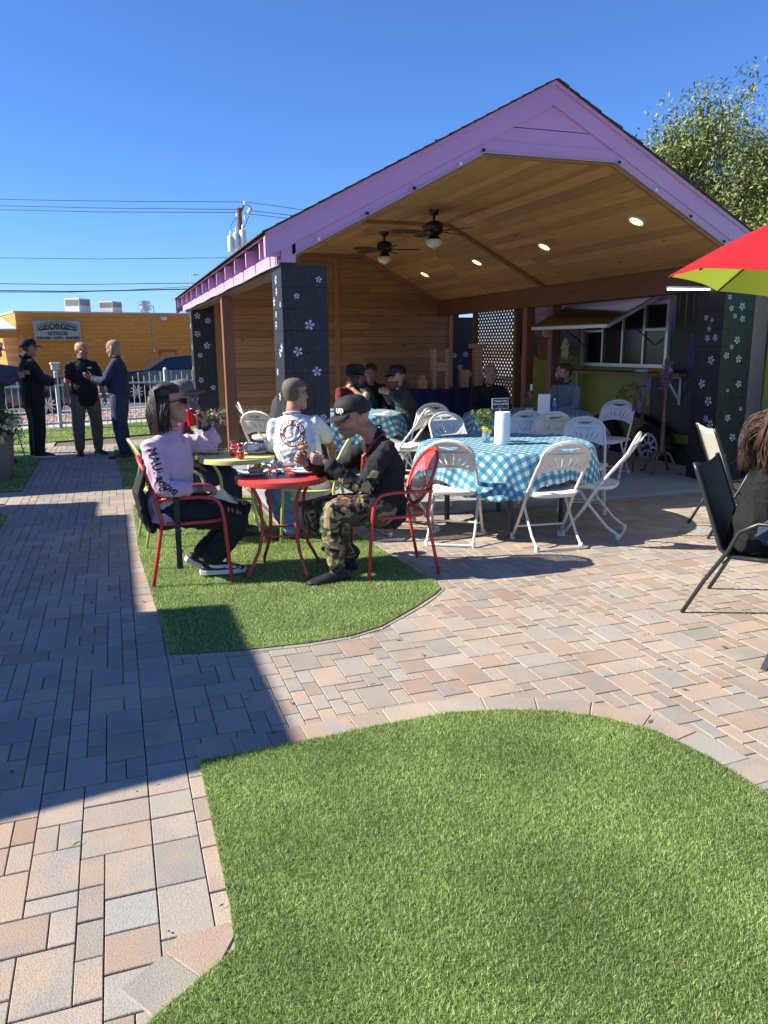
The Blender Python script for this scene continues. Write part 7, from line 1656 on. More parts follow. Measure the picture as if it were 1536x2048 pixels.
vs, fs = text_mesh("MAUI and", .085, bold=.0025, res=2); vs = [(v.x*.85, v.y) for v in vs]; project(T, sh, vs, fs, Jx['shR'].lerp(Jx['elR'], .50)+V(0, -.03, 0), d, -ay_ if ay_.x < 0 else ay_, nn, name='sleeve_lettering', m_=m_ink2, sub=1)
d2 = (Jx['wrR']-Jx['elR']).normalized(); vs, fs = text_mesh("SONS", .055, bold=.002, res=2); project(T, sh, [(v.x*.8, v.y) for v in vs], fs, Jx['elR'].lerp(Jx['wrR'], .22)+V(-.02, 0, .015), (d+d2).normalized(), V(0, -1, 0).cross((d+d2).normalized())*-1, nn, name='sleeve_lettering', m_=m_ink2)
cp_ = PY(373, 874, Yc-.05)-p1['base']; vs, fs = blob_art(.040, 22, 3, .06, 1, 1.25); project(T, sh, vs, fs, cp_, (.8, -.6, 0), (0, 0, 1), (.75, -.65, 0), name='chest_patch', m_=m_ink2, sub=2, far_=.15)
for k, (x, z, r) in enumerate(((-.010, .022, .010), (.012, -.004, .010), (-.012, -.020, .009), (.012, -.032, .006))): vs, fs = blob_art(r, 8, k, .2); project(T, sh, vs, fs, cp_+V(.8, -.6, 0)*x+V(0, 0, z), (.8, -.6, 0), (0, 0, 1), (.75, -.65, 0), name='patch_mark', m_=m_pinkT, off=.0045, far_=.15)
MB().ell(hc-l*.092+f*-.01-u*.04, (.006, .004, .006), F_, n=8, m_=6).build('ear_plug', mat('blue_plug', (.20, .22, .50), .3), T)
for k, (tx, tz, w_) in enumerate(((.80, .0, .05), (.86, -.01, .045), (.93, 0, .05), (.97, -.01, .04))):      # rips over the knee showing skin
    for S_ in 'RL':
        p = Jx['hip'+S_].lerp(Jx['kn'+S_], tx); vs, fs = blob_art(w_*.5, 8, k+3, .3, .35, 1.0); project(T, p1['pants'], vs, fs, p+V(0, -.02, .03), (1, 0, 0), (0, .5, 1), (.1, -.65, .75), name='denim_rip', m_=m_skin, off=.002, far_=.15)
for S_ in 'RL':                                                # white and teal panels on the trainers
    so = [o for o in T.children if o.name.startswith('shoe')][0 if S_ == 'L' else 1]
    a_ = Jx['an'+S_]
    for k, (x, z, sx, sy, mm) in enumerate(((.02, -.045, .055, .016, m_soleW), (.11, -.055, .045, .014, m_soleW), (.02, .0, .030, .022, m_teal), (.17, -.062, .025, .018, m_soleW))):
        vs, fs = blob_art(1, 12, k, .1, sx, sy); project(so, so, vs, fs, a_+V(x, 0, z), (1, 0, -.15), (.15, 0, 1), (0, -1, .1), name='shoe_panel', m_=mm, off=.002, far_=.12)
# can in the raised hand
m_canr = mat('red_can', (.50, .012, .030), .25, metal=.4, coat=.5); m_canm = mat('can_metal', (.60, .60, .62), .25, metal=.9)
def can(loc, label, tiltv=(0, 0, 1), col=None, txt=True, rz=0):
    t = thing('drink_can', label, 'can', tuple(loc), 0, 'red drink cans'); axv = V(*tiltv).normalized()
    MB().lathe([(.024, 0), (.031, .006), (.033, .014), (.033, .108), (.031, .114), (.027, .121)], (0, 0, 0), 24, axis=axv).build('can_body', col or m_canr, t, smooth=50)
    MB().lathe([(.027, .1212), (.0275, .1235), (.025, .1235), (.024, .1215), (0, .1215)], (0, 0, 0), 20, axis=axv).build('lid', m_canm, t); MB().lathe([(0, -.001), (.023, -.001), (.0245, .0)], (0, 0, 0), 20, axis=axv).build('base', m_canm, t)
    vw = (V(0, 0, CAM_H)-V(*loc)); vw.z = 0; vw.normalize(); sd2 = axv.cross(vw).normalized(); ft = sd2.cross(axv).normalized()
    for body, hgt, sz in (("Dr", .088, .028), ("Pepper", .062, .020), ("23", .034, .018)) if txt else ():
        vs, fs = text_mesh(body, sz, bold=.0012, res=1); out = []
        for v in vs: a = (v.x+v.y*.2)/.0335; out.append(axv*(hgt+v.y)+(sd2*math.sin(a)+ft*math.cos(a))*.0338)
        MB().add(out, fs).build('lettering', m_wprint, t)
    return t
cpos = PY(386, 852, Yc+.16); can(cpos, 'red drink can held up in the raised hand of the man in pink', (-.18, 0, 1), mat('bright_red_can', (.66, .01, .015), .3, metal=.2), txt=False)
# wrist band, paper in his other hand, strap on the chair, jacket over the chair back
MB().lathe([(.034, -.012), (.036, 0), (.034, .012)], Jx['wrL'].lerp(Jx['elL'], .12), 16, axis=(Jx['wrL']-Jx['elL'])).build('wrist_band', m_black, T, smooth=True)
hp = PY(446, 985, Yc-.19); q = thing('paper_napkin', 'white paper napkin hanging from the hand of the man in pink', 'napkin', tuple(hp)); mb = MB(); m_paper = mat('white_paper', (.66, .66, .68), .8)
mb.add([(-.10, .02, -.02), (0.0, -.012, .03), (.10, .0, -.085), (.075, .05, -.09), (.0, .03, -.055)], [(0, 1, 4), (1, 2, 3, 4)]); o = mb.build('sheet', m_paper, q); o.modifiers.new('t', 'SOLIDIFY').thickness = .002
q = thing('strap', 'black buckled strap hanging from armrest of the left red chair', 'strap', (.33, 5.23, .60)); MB().bar((0, 0, .06), (-.005, -.01, -.46), .038, .006, up=(0, 1, 0)).build('webbing', m_black, q)
for z in (.02, -.20, -.34): MB().box((-.022, -.017, z-.008), (.022, -.008, z+.008)).build('buckle', m_char, q)
q = thing('jacket', 'dark olive jacket hung over the back of the left red chair', 'jacket', (.14, 5.50, .80)); mb = MB(); loft(mb, [(.02, -.13, .02), (.0, -.02, .03), (.02, .14, .02)], [.03, .04, .03], [.03, .03, .03], (0, 0, 1)); loft(mb, [(.0, 0, .0), (-.045, -.01, -.15), (-.02, -.015, -.30), (.03, -.02, -.42)], [.20, .22, .22, .17], [.018, .03, .035, .03], (0, 1, 0), n=20)
me = remesh(mb, .010, 3, 'jacket_body'); wrinkle(me, .012, 9, (1, 1, .5), 4); obj_from(me, 'cloth', m_blkT, q); mb = MB(); loft(mb, [(-.015, .0, .035), (-.03, -.05, -.05)], [.10, .06], [.012, .012], (0, 1, 0)); mb.build('lining', m_olive, q, smooth=True)
# ---- man in camouflage, facing left
Yc = 5.12
J = dict(pelvis=PY(772, 1018, Yc), neck=PY(752, 872, Yc), head=PY(706, 836, Yc), chest=PY(768, 935, Yc),
         shL=PY(774, 896, Yc-.17), shR=PY(738, 888, Yc+.17), elL=PY(722, 978, Yc-.22), wrL=PY(651, 924, Yc-.12), elR=PY(668, 948, Yc+.20), wrR=PY(612, 925, Yc+.05),
         hipL=PY(764, 1022, Yc-.10), hipR=PY(764, 1018, Yc+.10), knL=PY(660, 1018, Yc-.13), knR=PY(612, 1018, Yc+.13), anL=PY(674, 1138, Yc-.14), anR=PY(705, 1108, Yc+.12))
J['anL'].z = max(J['anL'].z, .10)
J['toeL'] = J['anL']+V(-.20, -.03, -.05); J['toeR'] = J['anR']+V(-.12, .03, -.11)
p4 = person('man in black cap, black long-sleeved shirt and camouflage trousers holding a sandwich', J, (-1, -.06, -.10), vox=.0055, shirt=m_blkT, shirtr=.016, pants=m_camo, pantsr=lambda x: .026-.028*max(0, x-.72), shoes=m_sneak, sole=m_soleB, fat=1.16, skin=m_skin, wr=.012, seed=9, headr=1.17, goatee=m_beardg, tattoo='LR', foot_up={'R': (.6, 0, .8)},
            hands=dict(L=dict(d=(-.92, .12, .30), pn=(.0, 1, .0), th=(.0, 0, 1), curl=.85), R=dict(d=(-.75, -.15, .55), pn=(.2, -1, .1), th=(0, 0, 1), curl=.8)))
T, F_, hc = p4['t'], p4['F'], p4['J']['head']; f, l, u = F_; Jx = p4['J']
cp, co, cF = cap_geo(T, hc, F_, 1.19, mat('black_cap_cloth', (.014, .014, .015), .75, bump=.15, bscale=200), None, -.10)
vs, fs = text_mesh("up", .062, bold=.003, res=3); project(cp, cp, [(v.x, v.y) for v in vs], fs, co+cF[0]*.085+cF[1]*.035+cF[2]*.042, (cF[1]*-1+cF[0]*-.0)*-1 if False else V(.45, -.9, 0), (0, 0, 1), (cF[0]*.75+cF[1]*.65), name='cap_lettering', m_=m_wprint, off=.004, far_=.1, sub=1)
MB().tube([Jx['neck']+V(.05, -.055, .03), Jx['neck']+V(-.03, -.085, -.02), Jx['neck']+V(-.115, -.06, -.13), Jx['chest']+V(-.155, -.02, .02), Jx['chest']+V(-.165, -.02, -.12)], [.011]*5, 6).build('lanyard', mat('red_lanyard', (.42, .025, .03), .6), T)
m_orn = mat('orange_ribbon', (.62, .16, .03), .6)
for k in range(3): MB().tube([Jx['neck']+V(-.115, -.055+.01*k, -.12), Jx['chest']+V(-.155-.01*k, -.02, -.0), Jx['chest']+V(-.165-.012*k, -.03+.015*k, -.15)], .004, 5).build('ribbon', m_orn, T)
sh = p4['shirt']; dU = (Jx['elL']-Jx['shL']).normalized()
for k, (t_, r, sx, sy, ox) in enumerate(((.62, .030, 1, 1, 0), (.62, .055, .9, .22, .0), (.95, .040, 1.1, 1.15, .01), (1.02, .060, .8, .25, .02))):
    vs, fs = blob_art(r, 14, k+2, .22, sx, sy); project(T, sh, vs, fs, Jx['shL'].lerp(Jx['elL'], t_)+V(ox, -.02, 0), (1, 0, .35 if k % 2 else 0), (0, 0, 1), (.0, -1, .05), name='sleeve_print', m_=m_gold, sub=2, far_=.12)
for k, (x, z, r) in enumerate(((-.05, .02, .020), (-.10, .03, .016), (-.14, .06, .020), (-.075, -.01, .015), (-.02, -.01, .018))):
    vs, fs = blob_art(r, 9, k+12, .45, 1, 1.3); project(T, sh, vs, fs, Jx['elL']+V(x, -.02, z), (1, 0, 0), (0, 0, 1), (0, -1, 0), name='sleeve_print', m_=m_gold, sub=1, far_=.12)
for k, (x, z, r) in enumerate(((-.10, .08, .022), (-.12, .03, .020), (-.10, -.02, .026), (-.13, -.07, .024), (-.11, -.12, .02))):
    vs, fs = blob_art(r, 9, k+22, .5, .8, 1.2); project(T, sh, vs, fs, Jx['chest']+V(x, -.05, z), (.5, -.8, 0), (0, 0, 1), (-.85, -.5, 0), name='chest_print', m_=m_gold, sub=1, far_=.2)
q = thing('sandwich', 'piece of sandwich held in both hands of the man in camouflage', 'food', tuple(PY(606, 893, Yc-.03))); mb = MB(); rs = random.Random(3); m_bun = mat('toasted_bun', (.36, .16, .05), .6, col2=(.46, .26, .10), vscale=20); m_meat = mat('browned_filling', (.18, .07, .03), .7, col2=(.42, .30, .10), vscale=50)
MB().ell((0, 0, -.005), (.035, .03, .018), n=12, m_=8).build('bun', m_bun, q, smooth=True)
mb = MB()
for k in range(14): mb.ell((rs.uniform(-.03, .03), rs.uniform(-.02, .02), rs.uniform(.005, .028)), (.010, .009, .008), n=7, m_=5)
mb.build('filling', m_meat, q, smooth=True)
# ---- man in white T-shirt, back to us
Yc = 6.32
J = dict(pelvis=PY(612, 962, Yc), neck=PY(584, 832, Yc+.02), head=PY(590, 788, Yc+.05), chest=PY(594, 890, Yc-.02),
         shL=PY(548, 850, Yc+.06), shR=PY(630, 843, Yc-.02), elL=PY(548, 918, Yc+.22), wrL=PY(520, 930, Yc+.40), elR=PY(662, 890, Yc+.10), wrR=PY(668, 930, Yc+.30),
         hipL=PY(596, 972, Yc+.08), hipR=PY(628, 972, Yc-.02), knL=PY(545, 985, Yc+.38), knR=PY(560, 985, Yc+.10), anL=PY(585, 1062, Yc-.05), anR=PY(600, 1050, Yc+.20))
J['toeL'] = J['anL']+V(-.20, .03, -.05); J['toeR'] = J['anR']+V(-.18, .10, -.05)
p3 = person('man with cropped hair in a white T-shirt with a round maroon back print', J, (.80, .45, .02), vox=.0065, shirt=m_whT, sleeve='short', shirtr=.020, pants=m_jean, pantsr=.02, shoes=m_brsh, sole=m_soleB, fat=1.10, hair=('buzz', m_stub), wr=.009, seed=14, headr=1.13, tattoo='RL', hem=.10, sw=1.02)
T, F_, hc = p3['t'], p3['F'], p3['J']['head']; glasses_geo(T, hc, F_, 1.13); Jx = p3['J']; sh = p3['shirt']
m_mar = mat('maroon_print', (.13, .030, .045), .7); oc = PY(582, 868, Yc-.16)-p3['base']; ax_ = V(.93, -.36, 0).normalized(); ax_ = (ax_+V(0, 0, -.12)).normalized(); ay_ = V(.08, 0, 1); nn = ax_.cross(ay_).normalized()
if nn.y > 0: nn = -nn
vs, fs = disc_art(.064, .107); project(T, sh, vs, fs, oc, ax_, ay_, nn, off=.003, name='round_print', m_=m_mar, sub=2)
vs, fs = arc_text("RAMSEY POWER", .0855, .036, PI/2+.15, 2.75, bold=.0015); project(T, sh, vs, fs, oc, ax_, ay_, nn, off=.0045, name='print_lettering', m_=m_wprint, sub=1)
vs, fs = arc_text("CORPORATION", .0855, .036, -PI/2+.15, 2.35, inside=True, bold=.0015); project(T, sh, vs, fs, oc, ax_, ay_, nn, off=.0045, name='print_lettering', m_=m_wprint, sub=1)
vs = [(.018, .048), (-.016, -.002), (.002, -.002), (-.016, -.048), (.016, .004), (-.002, .004)]; project(T, sh, vs, [(0, 1, 2, 4, 5), (2, 3, 4)], oc, ax_, ay_, nn, off=.0035, name='bolt_print', m_=m_mar, sub=2)
# ---- bearded man in grey cap, sunglasses
J = sit((.46, 6.66, .0), .0, 1.0, lean=.0, armR=((.16, .22, .72), (.34, .15, .60)), armL=((.14, .24, .75), (.36, .14, .66)), headfwd=.06)
J['head'] = PY(364, 796, 6.62); J['neck'] = PY(352, 846, 6.64); J['chest'] = PY(352, 900, 6.64)
J['wrR'] = PY(398, 930, 6.50); J['elR'] = PY(368, 915, 6.42)
p2 = person('bearded man in grey cap, sunglasses and maroon shirt seated behind the man in pink', J, (.95, -.16, .20), up=(-.2, 0, 1), vox=.008, shirt=m_maroon, sleeve='short', pants=m_jeand, shoes=m_brsh, sole=m_soleB, fat=1.1, seed=20, headr=1.12, skin=m_skin2, tattoo='R', eyes=False,
            hands=dict(R=dict(d=(.75, -.1, -.66), pn=(-.3, .2, -1), th=(.2, 1, .2), curl=.35, spread=.6), L=dict(d=(.9, 0, -.3), pn=(0, 0, -1), th=(0, -1, 0), curl=.4)))
T, F_, hc = p2['t'], p2['F'], p2['J']['head']; glasses_geo(T, hc, F_, 1.12); cap_geo(T, hc, F_, 1.14, m_greycap, None, -.04); shell(T, 'beard', hc, F_, 1.12, m_beard, lambda x, y, z: (x > .015 and z < -.030 and not (x > .088 and abs(y) < .016 and -.078 < z < -.055)), 1.12, .007, 6, sc=80)
# ---- standing group by the fence
J = stand((-.44, 12.72, .0), R(-72), .985, armL=((.0, .25, 1.12), (.09, .27, .87)), armR=((-.02, .25, 1.12), (.04, .26, .86)), stance=.13)
p = person('grey-haired man standing in black polo shirt and khaki trousers facing the camera', J, yawv(R(-52), -.05), vox=.009, shirt=m_blkT, sleeve='short', shirtr=.022, pants=m_khaki, pantsr=.022, shoes=m_sneak, fat=1.10, hair=('fringe', m_stubg), seed=31, hem=.14, collar=m_blkT)
T, Jx = p['t'], p['J']; vs, fs = blob_art(.03, 10, 3, .2, 1.3, .5); project(T, p['shirt'], vs, fs, Jx['chest']+V(.10, -.06, .10), (.9, .3, 0), (0, 0, 1), (.25, -.95, 0), name='chest_logo', m_=m_wprint, far_=.2)
MB().tube([Jx['chest']+V(-.01, -.155, .16), Jx['chest']+V(.015, -.165, .08), Jx['chest']+V(.04, -.165, .14)], .005, 6).build('hanging_glasses', m_black, T)
J = stand((.06, 12.15, .0), R(165), 1.0, armL=((.13, .22, 1.13), (.34, .10, 1.17)), armR=((.12, .22, 1.12), (.30, .14, 1.10)), stance=.08, kneeb=.03)
p = person('man in navy long-sleeved shirt and jeans standing with his back half turned, gesturing', J, yawv(R(150), -.22), vox=.009, shirt=m_navyT, shirtr=.020, pants=m_jeand, pantsr=.02, shoes=m_brsh, sole=m_soleB, fat=1.14, hair=('buzz', m_ginger), seed=33, belt=m_black, hem=.03,
           hands=dict(L=dict(d=(-.8, -.2, .45), pn=(.3, .9, .3), th=(0, .3, 1), curl=.2), R=dict(d=(-.9, -.1, .2), pn=(0, -1, .2), th=(0, 0, 1), curl=.4)))
J = stand((-1.16, 12.62, .02), R(20), 1.0, armL=((.10, .22, 1.12), (.28, .10, 1.12)), armR=((.10, .22, 1.12), (.26, .12, 1.10)), stance=.09, lean=-.02)
p = person('man in black cap, black hooded top and black trousers standing beside the planter', J, yawv(R(25), .0), vox=.009, shirt=m_blkT, shirtr=.030, pants=m_blkd, pantsr=.028, shoes=m_sneak, sole=m_soleW, fat=1.15, hair=('buzz', m_stub), seed=35, hood=True, hem=.16)
cap_geo(p['t'], p['J']['head'], p['F'], 1.09, m_blkT, m_char, .03)
J = stand((-1.63, 12.20, .02), R(8), .98, armL=((.14, .22, 1.12), (.34, .12, 1.20)), armR=((.14, .22, 1.12), (.34, .10, 1.20)), lean=.03)
p = person('man in straw hat and checked shirt looking down at the far left edge', J, yawv(R(5), -.35), up=(.3, 0, 1), vox=.010, shirt=mat('checked_shirt', (.03, .035, .06), .85, col2=(.09, .08, .10), vscale=30), shirtr=.020, pants=m_jeand, shoes=m_sneak, fat=1.05, hair=('short', m_brow), seed=37)
T, F_, hc = p['t'], p['F'], p['J']['head']; f, l, u = F_; m_straw = mat('cream_straw', (.60, .54, .42), .8, bump=.4, bscale=220)
ht = MB().lathe([(.165, .02), (.160, .012), (.112, .0), (.100, .02), (.098, .08), (.085, .105), (.04, .098), (0, .09)], hc+u*.045, 28, axis=u).build('hat', m_straw, T, smooth=50); MB().lathe([(.1135, .002), (.1035, .030), (.101, .034)], hc+u*.046, 28, axis=u).build('hat_band', m_char, ht, smooth=True)
shell(T, 'beard', hc, F_, 1.0, m_brow, lambda x, y, z: x > .02 and z < -.045, 1.06, .004, 6)
q = thing('phone', 'dark phone held by the man in the straw hat', 'phone', tuple(p['base']+p['J']['wrL']+V(.13, -.10, .06))); MB().box((-.05, -.005, -.035), (.05, .005, .035)).build('case', m_black, q, bevel=.004); MB().box((-.045, -.0065, -.03), (.045, -.0052, .03)).build('screen', m_lens, q)
# ---- people in the pavilion's shade
Zf = .035
def diner(label, loc, yaw, face, up=(0, 0, 1), shirt=m_blkT, sleeve='long', pants=m_jeand, hair=None, cap=None, beard=None, armL=None, armR=None, seed=1, bow=0, lean=.05, fat=1.08, skin=None, s=1.0, head=None, collar=None, **k):
    J = sit((loc[0], loc[1], Zf), yaw, s, lean=lean, armL=armL, armR=armR, bow=bow, headfwd=.04)
    if head: J['head'] = head
    p = person(label, J, face, up, s=s, vox=.010, shirt=shirt, sleeve=sleeve, pants=pants, shoes=m_sneak, fat=fat, hair=hair, seed=seed, skin=skin, collar=collar, goatee=beard, **k)
    if cap: cap_geo(p['t'], p['J']['head'], p['F'], 1.09, cap, None, .0)
    pass
    return p
eat = ((.20, .22, .86), (.30, .07, 1.00))
p = diner('seated man in dark polo with cropped hair looking down by the wooden wall', (1.92, 9.75), R(-8), yawv(R(-15), -.55), up=(.5, 0, 1), shirt=m_char, sleeve='short', hair=('buzz', m_ginger), seed=41, bow=.03, lean=.10, collar=m_char, armL=((.20, .24, .80), (.42, .12, .82)), armR=((.20, .24, .80), (.42, .12, .82)))
diner('dark-faced man in black cap and dark red shirt half hidden behind the front column', (2.98, 10.15), R(-75), yawv(R(-60), -.1), shirt=m_redT, sleeve='short', cap=m_dark, beard=m_brow, skin=mat('deep_brown_skin', (.07, .03, .018), .5), seed=43)
diner('dark-haired man in black shirt looking down, left of the two men behind the small table', (3.46, 10.62), R(-100), yawv(R(-120), -.35), shirt=m_blkT, hair=('short', m_brow), seed=45, bow=.0)
diner('man in dark cap and sleeveless slate vest leaning over the small table', (3.28, 10.02), R(190), yawv(R(195), -.15), shirt=m_slate, sleeve='none', cap=m_char, hair=('buzz', m_stub), beard=m_brow, seed=47, lean=.10, armL=eat, armR=eat)
p9 = diner('man in black cap and dark hooded top eating with both hands, facing left', (3.55, 9.25), R(178), yawv(R(182), -.12), shirt=m_char, cap=m_dark, hair=('buzz', m_ginger), beard=m_hbrown, seed=49, lean=.06, hood=True, armL=((.17, .24, .84), (.30, .10, .99)), armR=((.17, .24, .84), (.30, .10, .99)), hands=dict(L=dict(d=(-.9, .2, .3), pn=(0, 1, 0), th=(0, 0, 1), curl=.7), R=dict(d=(-.9, -.2, .3), pn=(0, -1, 0), th=(0, 0, 1), curl=.7)))
diner('bald man in black shirt facing the camera in front of the lattice', (4.72, 9.42), R(-100), yawv(R(-108), -.02), shirt=m_blkT, seed=51, fat=1.1)
diner('dark-haired bearded man in a grey marl pullover beside the trailer, head turned left', (5.74, 8.98), R(200), yawv(R(178), .02), shirt=m_greyK, hair=('short', m_brow), beard=m_brow, seed=53, fat=1.15, collar=m_navyT)
# ---- woman at the right edge
J = sit((3.57, 3.50, 0), R(-57), .92, lean=.06, headfwd=.10, bow=.03, armL=((.26, .24, .78), (.50, .12, .74)), armR=((.26, .24, .78), (.50, .12, .74)))
J['head'] = PY(1570, 852, 3.34); J['neck'] = PY(1553, 908, 3.42)
pw = person('long-haired woman in black hooded jacket and jeans seated at the right edge', J, yawv(R(-60), -.2), s=.91, vox=.0075, shirt=mat('black_fleece', (.004, .004, .005), .9, bump=.3, bscale=150), shirtr=.026, pants=m_jeand, shoes=m_sneak, fat=1.12, seed=61, wr=.010, hood=True, hem=.10)
long_hair(pw['t'], pw['J']['head'], pw['F'], .98, m_hbrown, L_=.28, seed=8, n=420, wave=.012)
T = pw['t']; rs = random.Random(9); mb = MB(); f, l, u = pw['F']; hc = pw['J']['head']
for k in range(700):
    a = R(rs.uniform(110, 250)); p = hc+f*(.105*math.cos(a))+l*(.085*math.sin(a))+u*rs.uniform(-.05, .08); q = PY(1492+rs.uniform(-18, 40), 915+rs.uniform(-25, 30), 3.55+rs.uniform(-.10, .08))-pw['base']; ph = rs.random()*6; pts = []
    for i in range(9): t_ = i/8; w_ = .014*math.sin(ph+7*t_); pts.append(p.lerp(q, t_)+V(-.02*math.sin(PI*t_)+w_*.5, .03*math.sin(PI*t_)+w_, .05*math.sin(PI*t_)))
    w0 = rs.uniform(.0014, .0030); mb.tube(pts, [w0*(1-.7*(i/8)**2) for i in range(9)], 5)
tag(mb.build('hair_locks', m_hbrown, T, smooth=True), kind='stuff')
# ================================================================ SMALL THINGS ON THE TABLES
m_roll = mat('paper_towel', (.76, .76, .78), .9, bump=.5, bscale=60); m_vase = mat('clear_vase', (.75, .85, .88), .05, trans=.85)
def towel_roll(label, loc):
    t = thing('paper_towel_roll', label, 'paper towel', loc, 0, 'paper towel rolls'); n = 40; vs = []
    for i, (r, z) in enumerate(((.066, 0), (.067, .003), (.068, .10), (.067, .2), (.067, .277), (.066, .28), (.021, .28))):
        for j in range(n): a = 2*PI*j/n; k = 1+.018*math.sin(3*a+i*.5)+(.02 if 0 < a < .16 else 0); vs.append((r*k*math.cos(a), r*k*math.sin(a), z))
    MB().add(vs, [(i*n+j, i*n+(j+1) % n, (i+1)*n+(j+1) % n, (i+1)*n+j) for i in range(6) for j in range(n)]+[tuple(range(n-1, -1, -1))]).build('paper', m_roll, t, smooth=50)
    MB().lathe([(.0205, .2795), (.0205, .20)], n=20, cap=False).build('core', mat('card_core', (.30, .20, .12), .9), t)
p = G(1004, 888, .75); towel_roll('sunlit white paper towel roll standing on the front gingham table', (p.x, p.y, .752))
p = G(1087, 838, .79); towel_roll('shaded white paper towel roll in front of the man in grey', (p.x, p.y, .785))
# vase of greenery
p = G(972, 884, .75); t = thing('flower_vase', 'small glass vase with bushy greenery and yellow flowers beside the towel roll', 'vase', (p.x, p.y, .750))
MB().lathe([(.030, .0), (.034, .005), (.038, .04), (.036, .10), (.038, .11), (.036, .11), (.034, .10), (.036, .04), (.0, .006)], n=24).build('glass', m_vase, t, smooth=60)
rs = random.Random(6); mb = MB()
for k in range(9): a = rs.random()*6; mb.tube([(0, 0, .01), (math.cos(a)*.015, math.sin(a)*.015, .09), (math.cos(a)*.05, math.sin(a)*.05, .17)], .0022, 4)
mb.build('stem', m_green, t)
m_spr = mat('fresh_sprig_leaf', (.16, .22, .06), .55, isl=.4); mb = MB()
tips = [(V(-.02+rs.uniform(-.045, .045), rs.uniform(-.04, .04), rs.uniform(.12, .26)), .04) for _ in range(26)]+[(V(-.10, -.01, .235), .02), (V(-.14, -.01, .26), .018), (V(.03, 0, .20), .03)]
leafcloud(mb, tips, rs, 34, .030, .010, 1.1); mb.tube([(-.02, 0, .12), (-.08, 0, .22), (-.15, -.01, .27)], .002, 4); mb.build('foliage', m_spr, t)
m_yel = mat('yellow_petal', (.75, .62, .06), .5)
blossom(t, (-.035, -.045, .125), .030, m_yel, d=V(-.3, -1, .4)); blossom(t, (.015, -.045, .10), .022, m_yel, d=V(.2, -1, .2)); blossom(t, (-.01, -.03, .12), .02, m_yel)
# card on a clip
p = G(1006, 860, .75); q = V(3.37, 6.33, .753); cA, cB = PY(985, 797, 6.33), PY(1016, 817, 6.33)
t = thing('table_card', 'small black card with white words standing behind the towel roll', 'card', tuple(V(cA.x*.5+cB.x*.5, 6.33, .753))); cw_, ch = (cB.x-cA.x)*1.05, cA.z-cB.z; zc = (cA.z+cB.z)/2-.753
MB().box((-cw_/2, -.002, zc-ch/2), (cw_/2, .002, zc+ch/2)).build('card_edge', m_wprint, t); MB().box((-cw_/2+.004, -.0035, zc-ch/2+.004), (cw_/2-.004, -.0022, zc+ch/2-.004)).build('card_face', m_ink, t)
put_text(t, "THANK YOU", (0, -.0042, zc+ch*.22), (1, 0, 0), (0, 0, 1), ch*.24, m_wprint, bold=.001); put_text(t, "FOR ALL YOU DO", (0, -.0042, zc-.005), (1, 0, 0), (0, 0, 1), ch*.20, m_wprint, bold=.001)
MB().tube([(-.03, -.005, zc-ch*.38), (0, -.005, zc-ch*.24), (.03, -.005, zc-ch*.38)], .003, 5).build('emblem', mat('card_blue', (.10, .45, .60), .5), t); MB().tube([(0, .004, 0), (0, .004, zc-ch/2+.01)], .002, 5).build('stick', m_wprint, t)
# potted plant, card pick and bottle on the shaded table
p = G(1058, 832, .79); t = thing('potted_plant', 'grey pot with thin dark leaves and small pink flowers on the shaded table', 'plant', (p.x, p.y, .785))
MB().lathe([(.035, 0), (.045, .09), (.047, .10), (.04, .10), (0, .09)], n=18).build('pot', m_hv, t, smooth=40); mb = MB()
for k in range(26):
    a = rs.random()*6.28; l_ = rs.uniform(.10, .20); c, s_ = math.cos(a), math.sin(a); pts = [V(0, 0, .09), V(c*l_*.5, s_*l_*.5, .09+l_*.6), V(c*l_*1.1, s_*l_*1.1, .10+l_*.55)]; sd_ = V(-s_, c, 0)*.006; mb.add([pts[0]-sd_, pts[0]+sd_, pts[1]+sd_, pts[1]-sd_, pts[2]], [(0, 1, 2, 3), (3, 2, 4)])
mb.build('leaf', m_green, t)
mb = MB(); leafcloud(mb, [(V(rs.uniform(-.05, .03), -.02, rs.uniform(.18, .30)), .02) for _ in range(8)], rs, 10, .016, .012, 1); mb.build('small_flowers', mat('dusty_pink_petal', (.36, .16, .18), .6), t)
MB().box((-.012, -.03, .30), (.018, -.028, .37)).build('card_pick', mat('cream_card', (.60, .58, .45), .6), t); MB().tube([(0, -.027, .10), (0, -.027, .31)], .0015, 4).build('pick_stick', m_wprint, t)
p = G(1108, 830, .79); t = thing('water_bottle', 'clear plastic water bottle with blue label before the man in grey', 'bottle', (p.x, p.y, .785))
MB().lathe([(.028, 0), (.031, .01), (.031, .12), (.028, .14), (.014, .17), (.013, .185), (0, .185)], n=20).build('bottle_body', m_vase, t, smooth=50); MB().lathe([(.0318, .05), (.0318, .115)], n=20, cap=False).build('label', mat('blue_label', (.03, .10, .45), .5), t, smooth=True); MB().lathe([(.015, .180), (.015, .20), (0, .20)], n=12).build('cap', m_white, t)
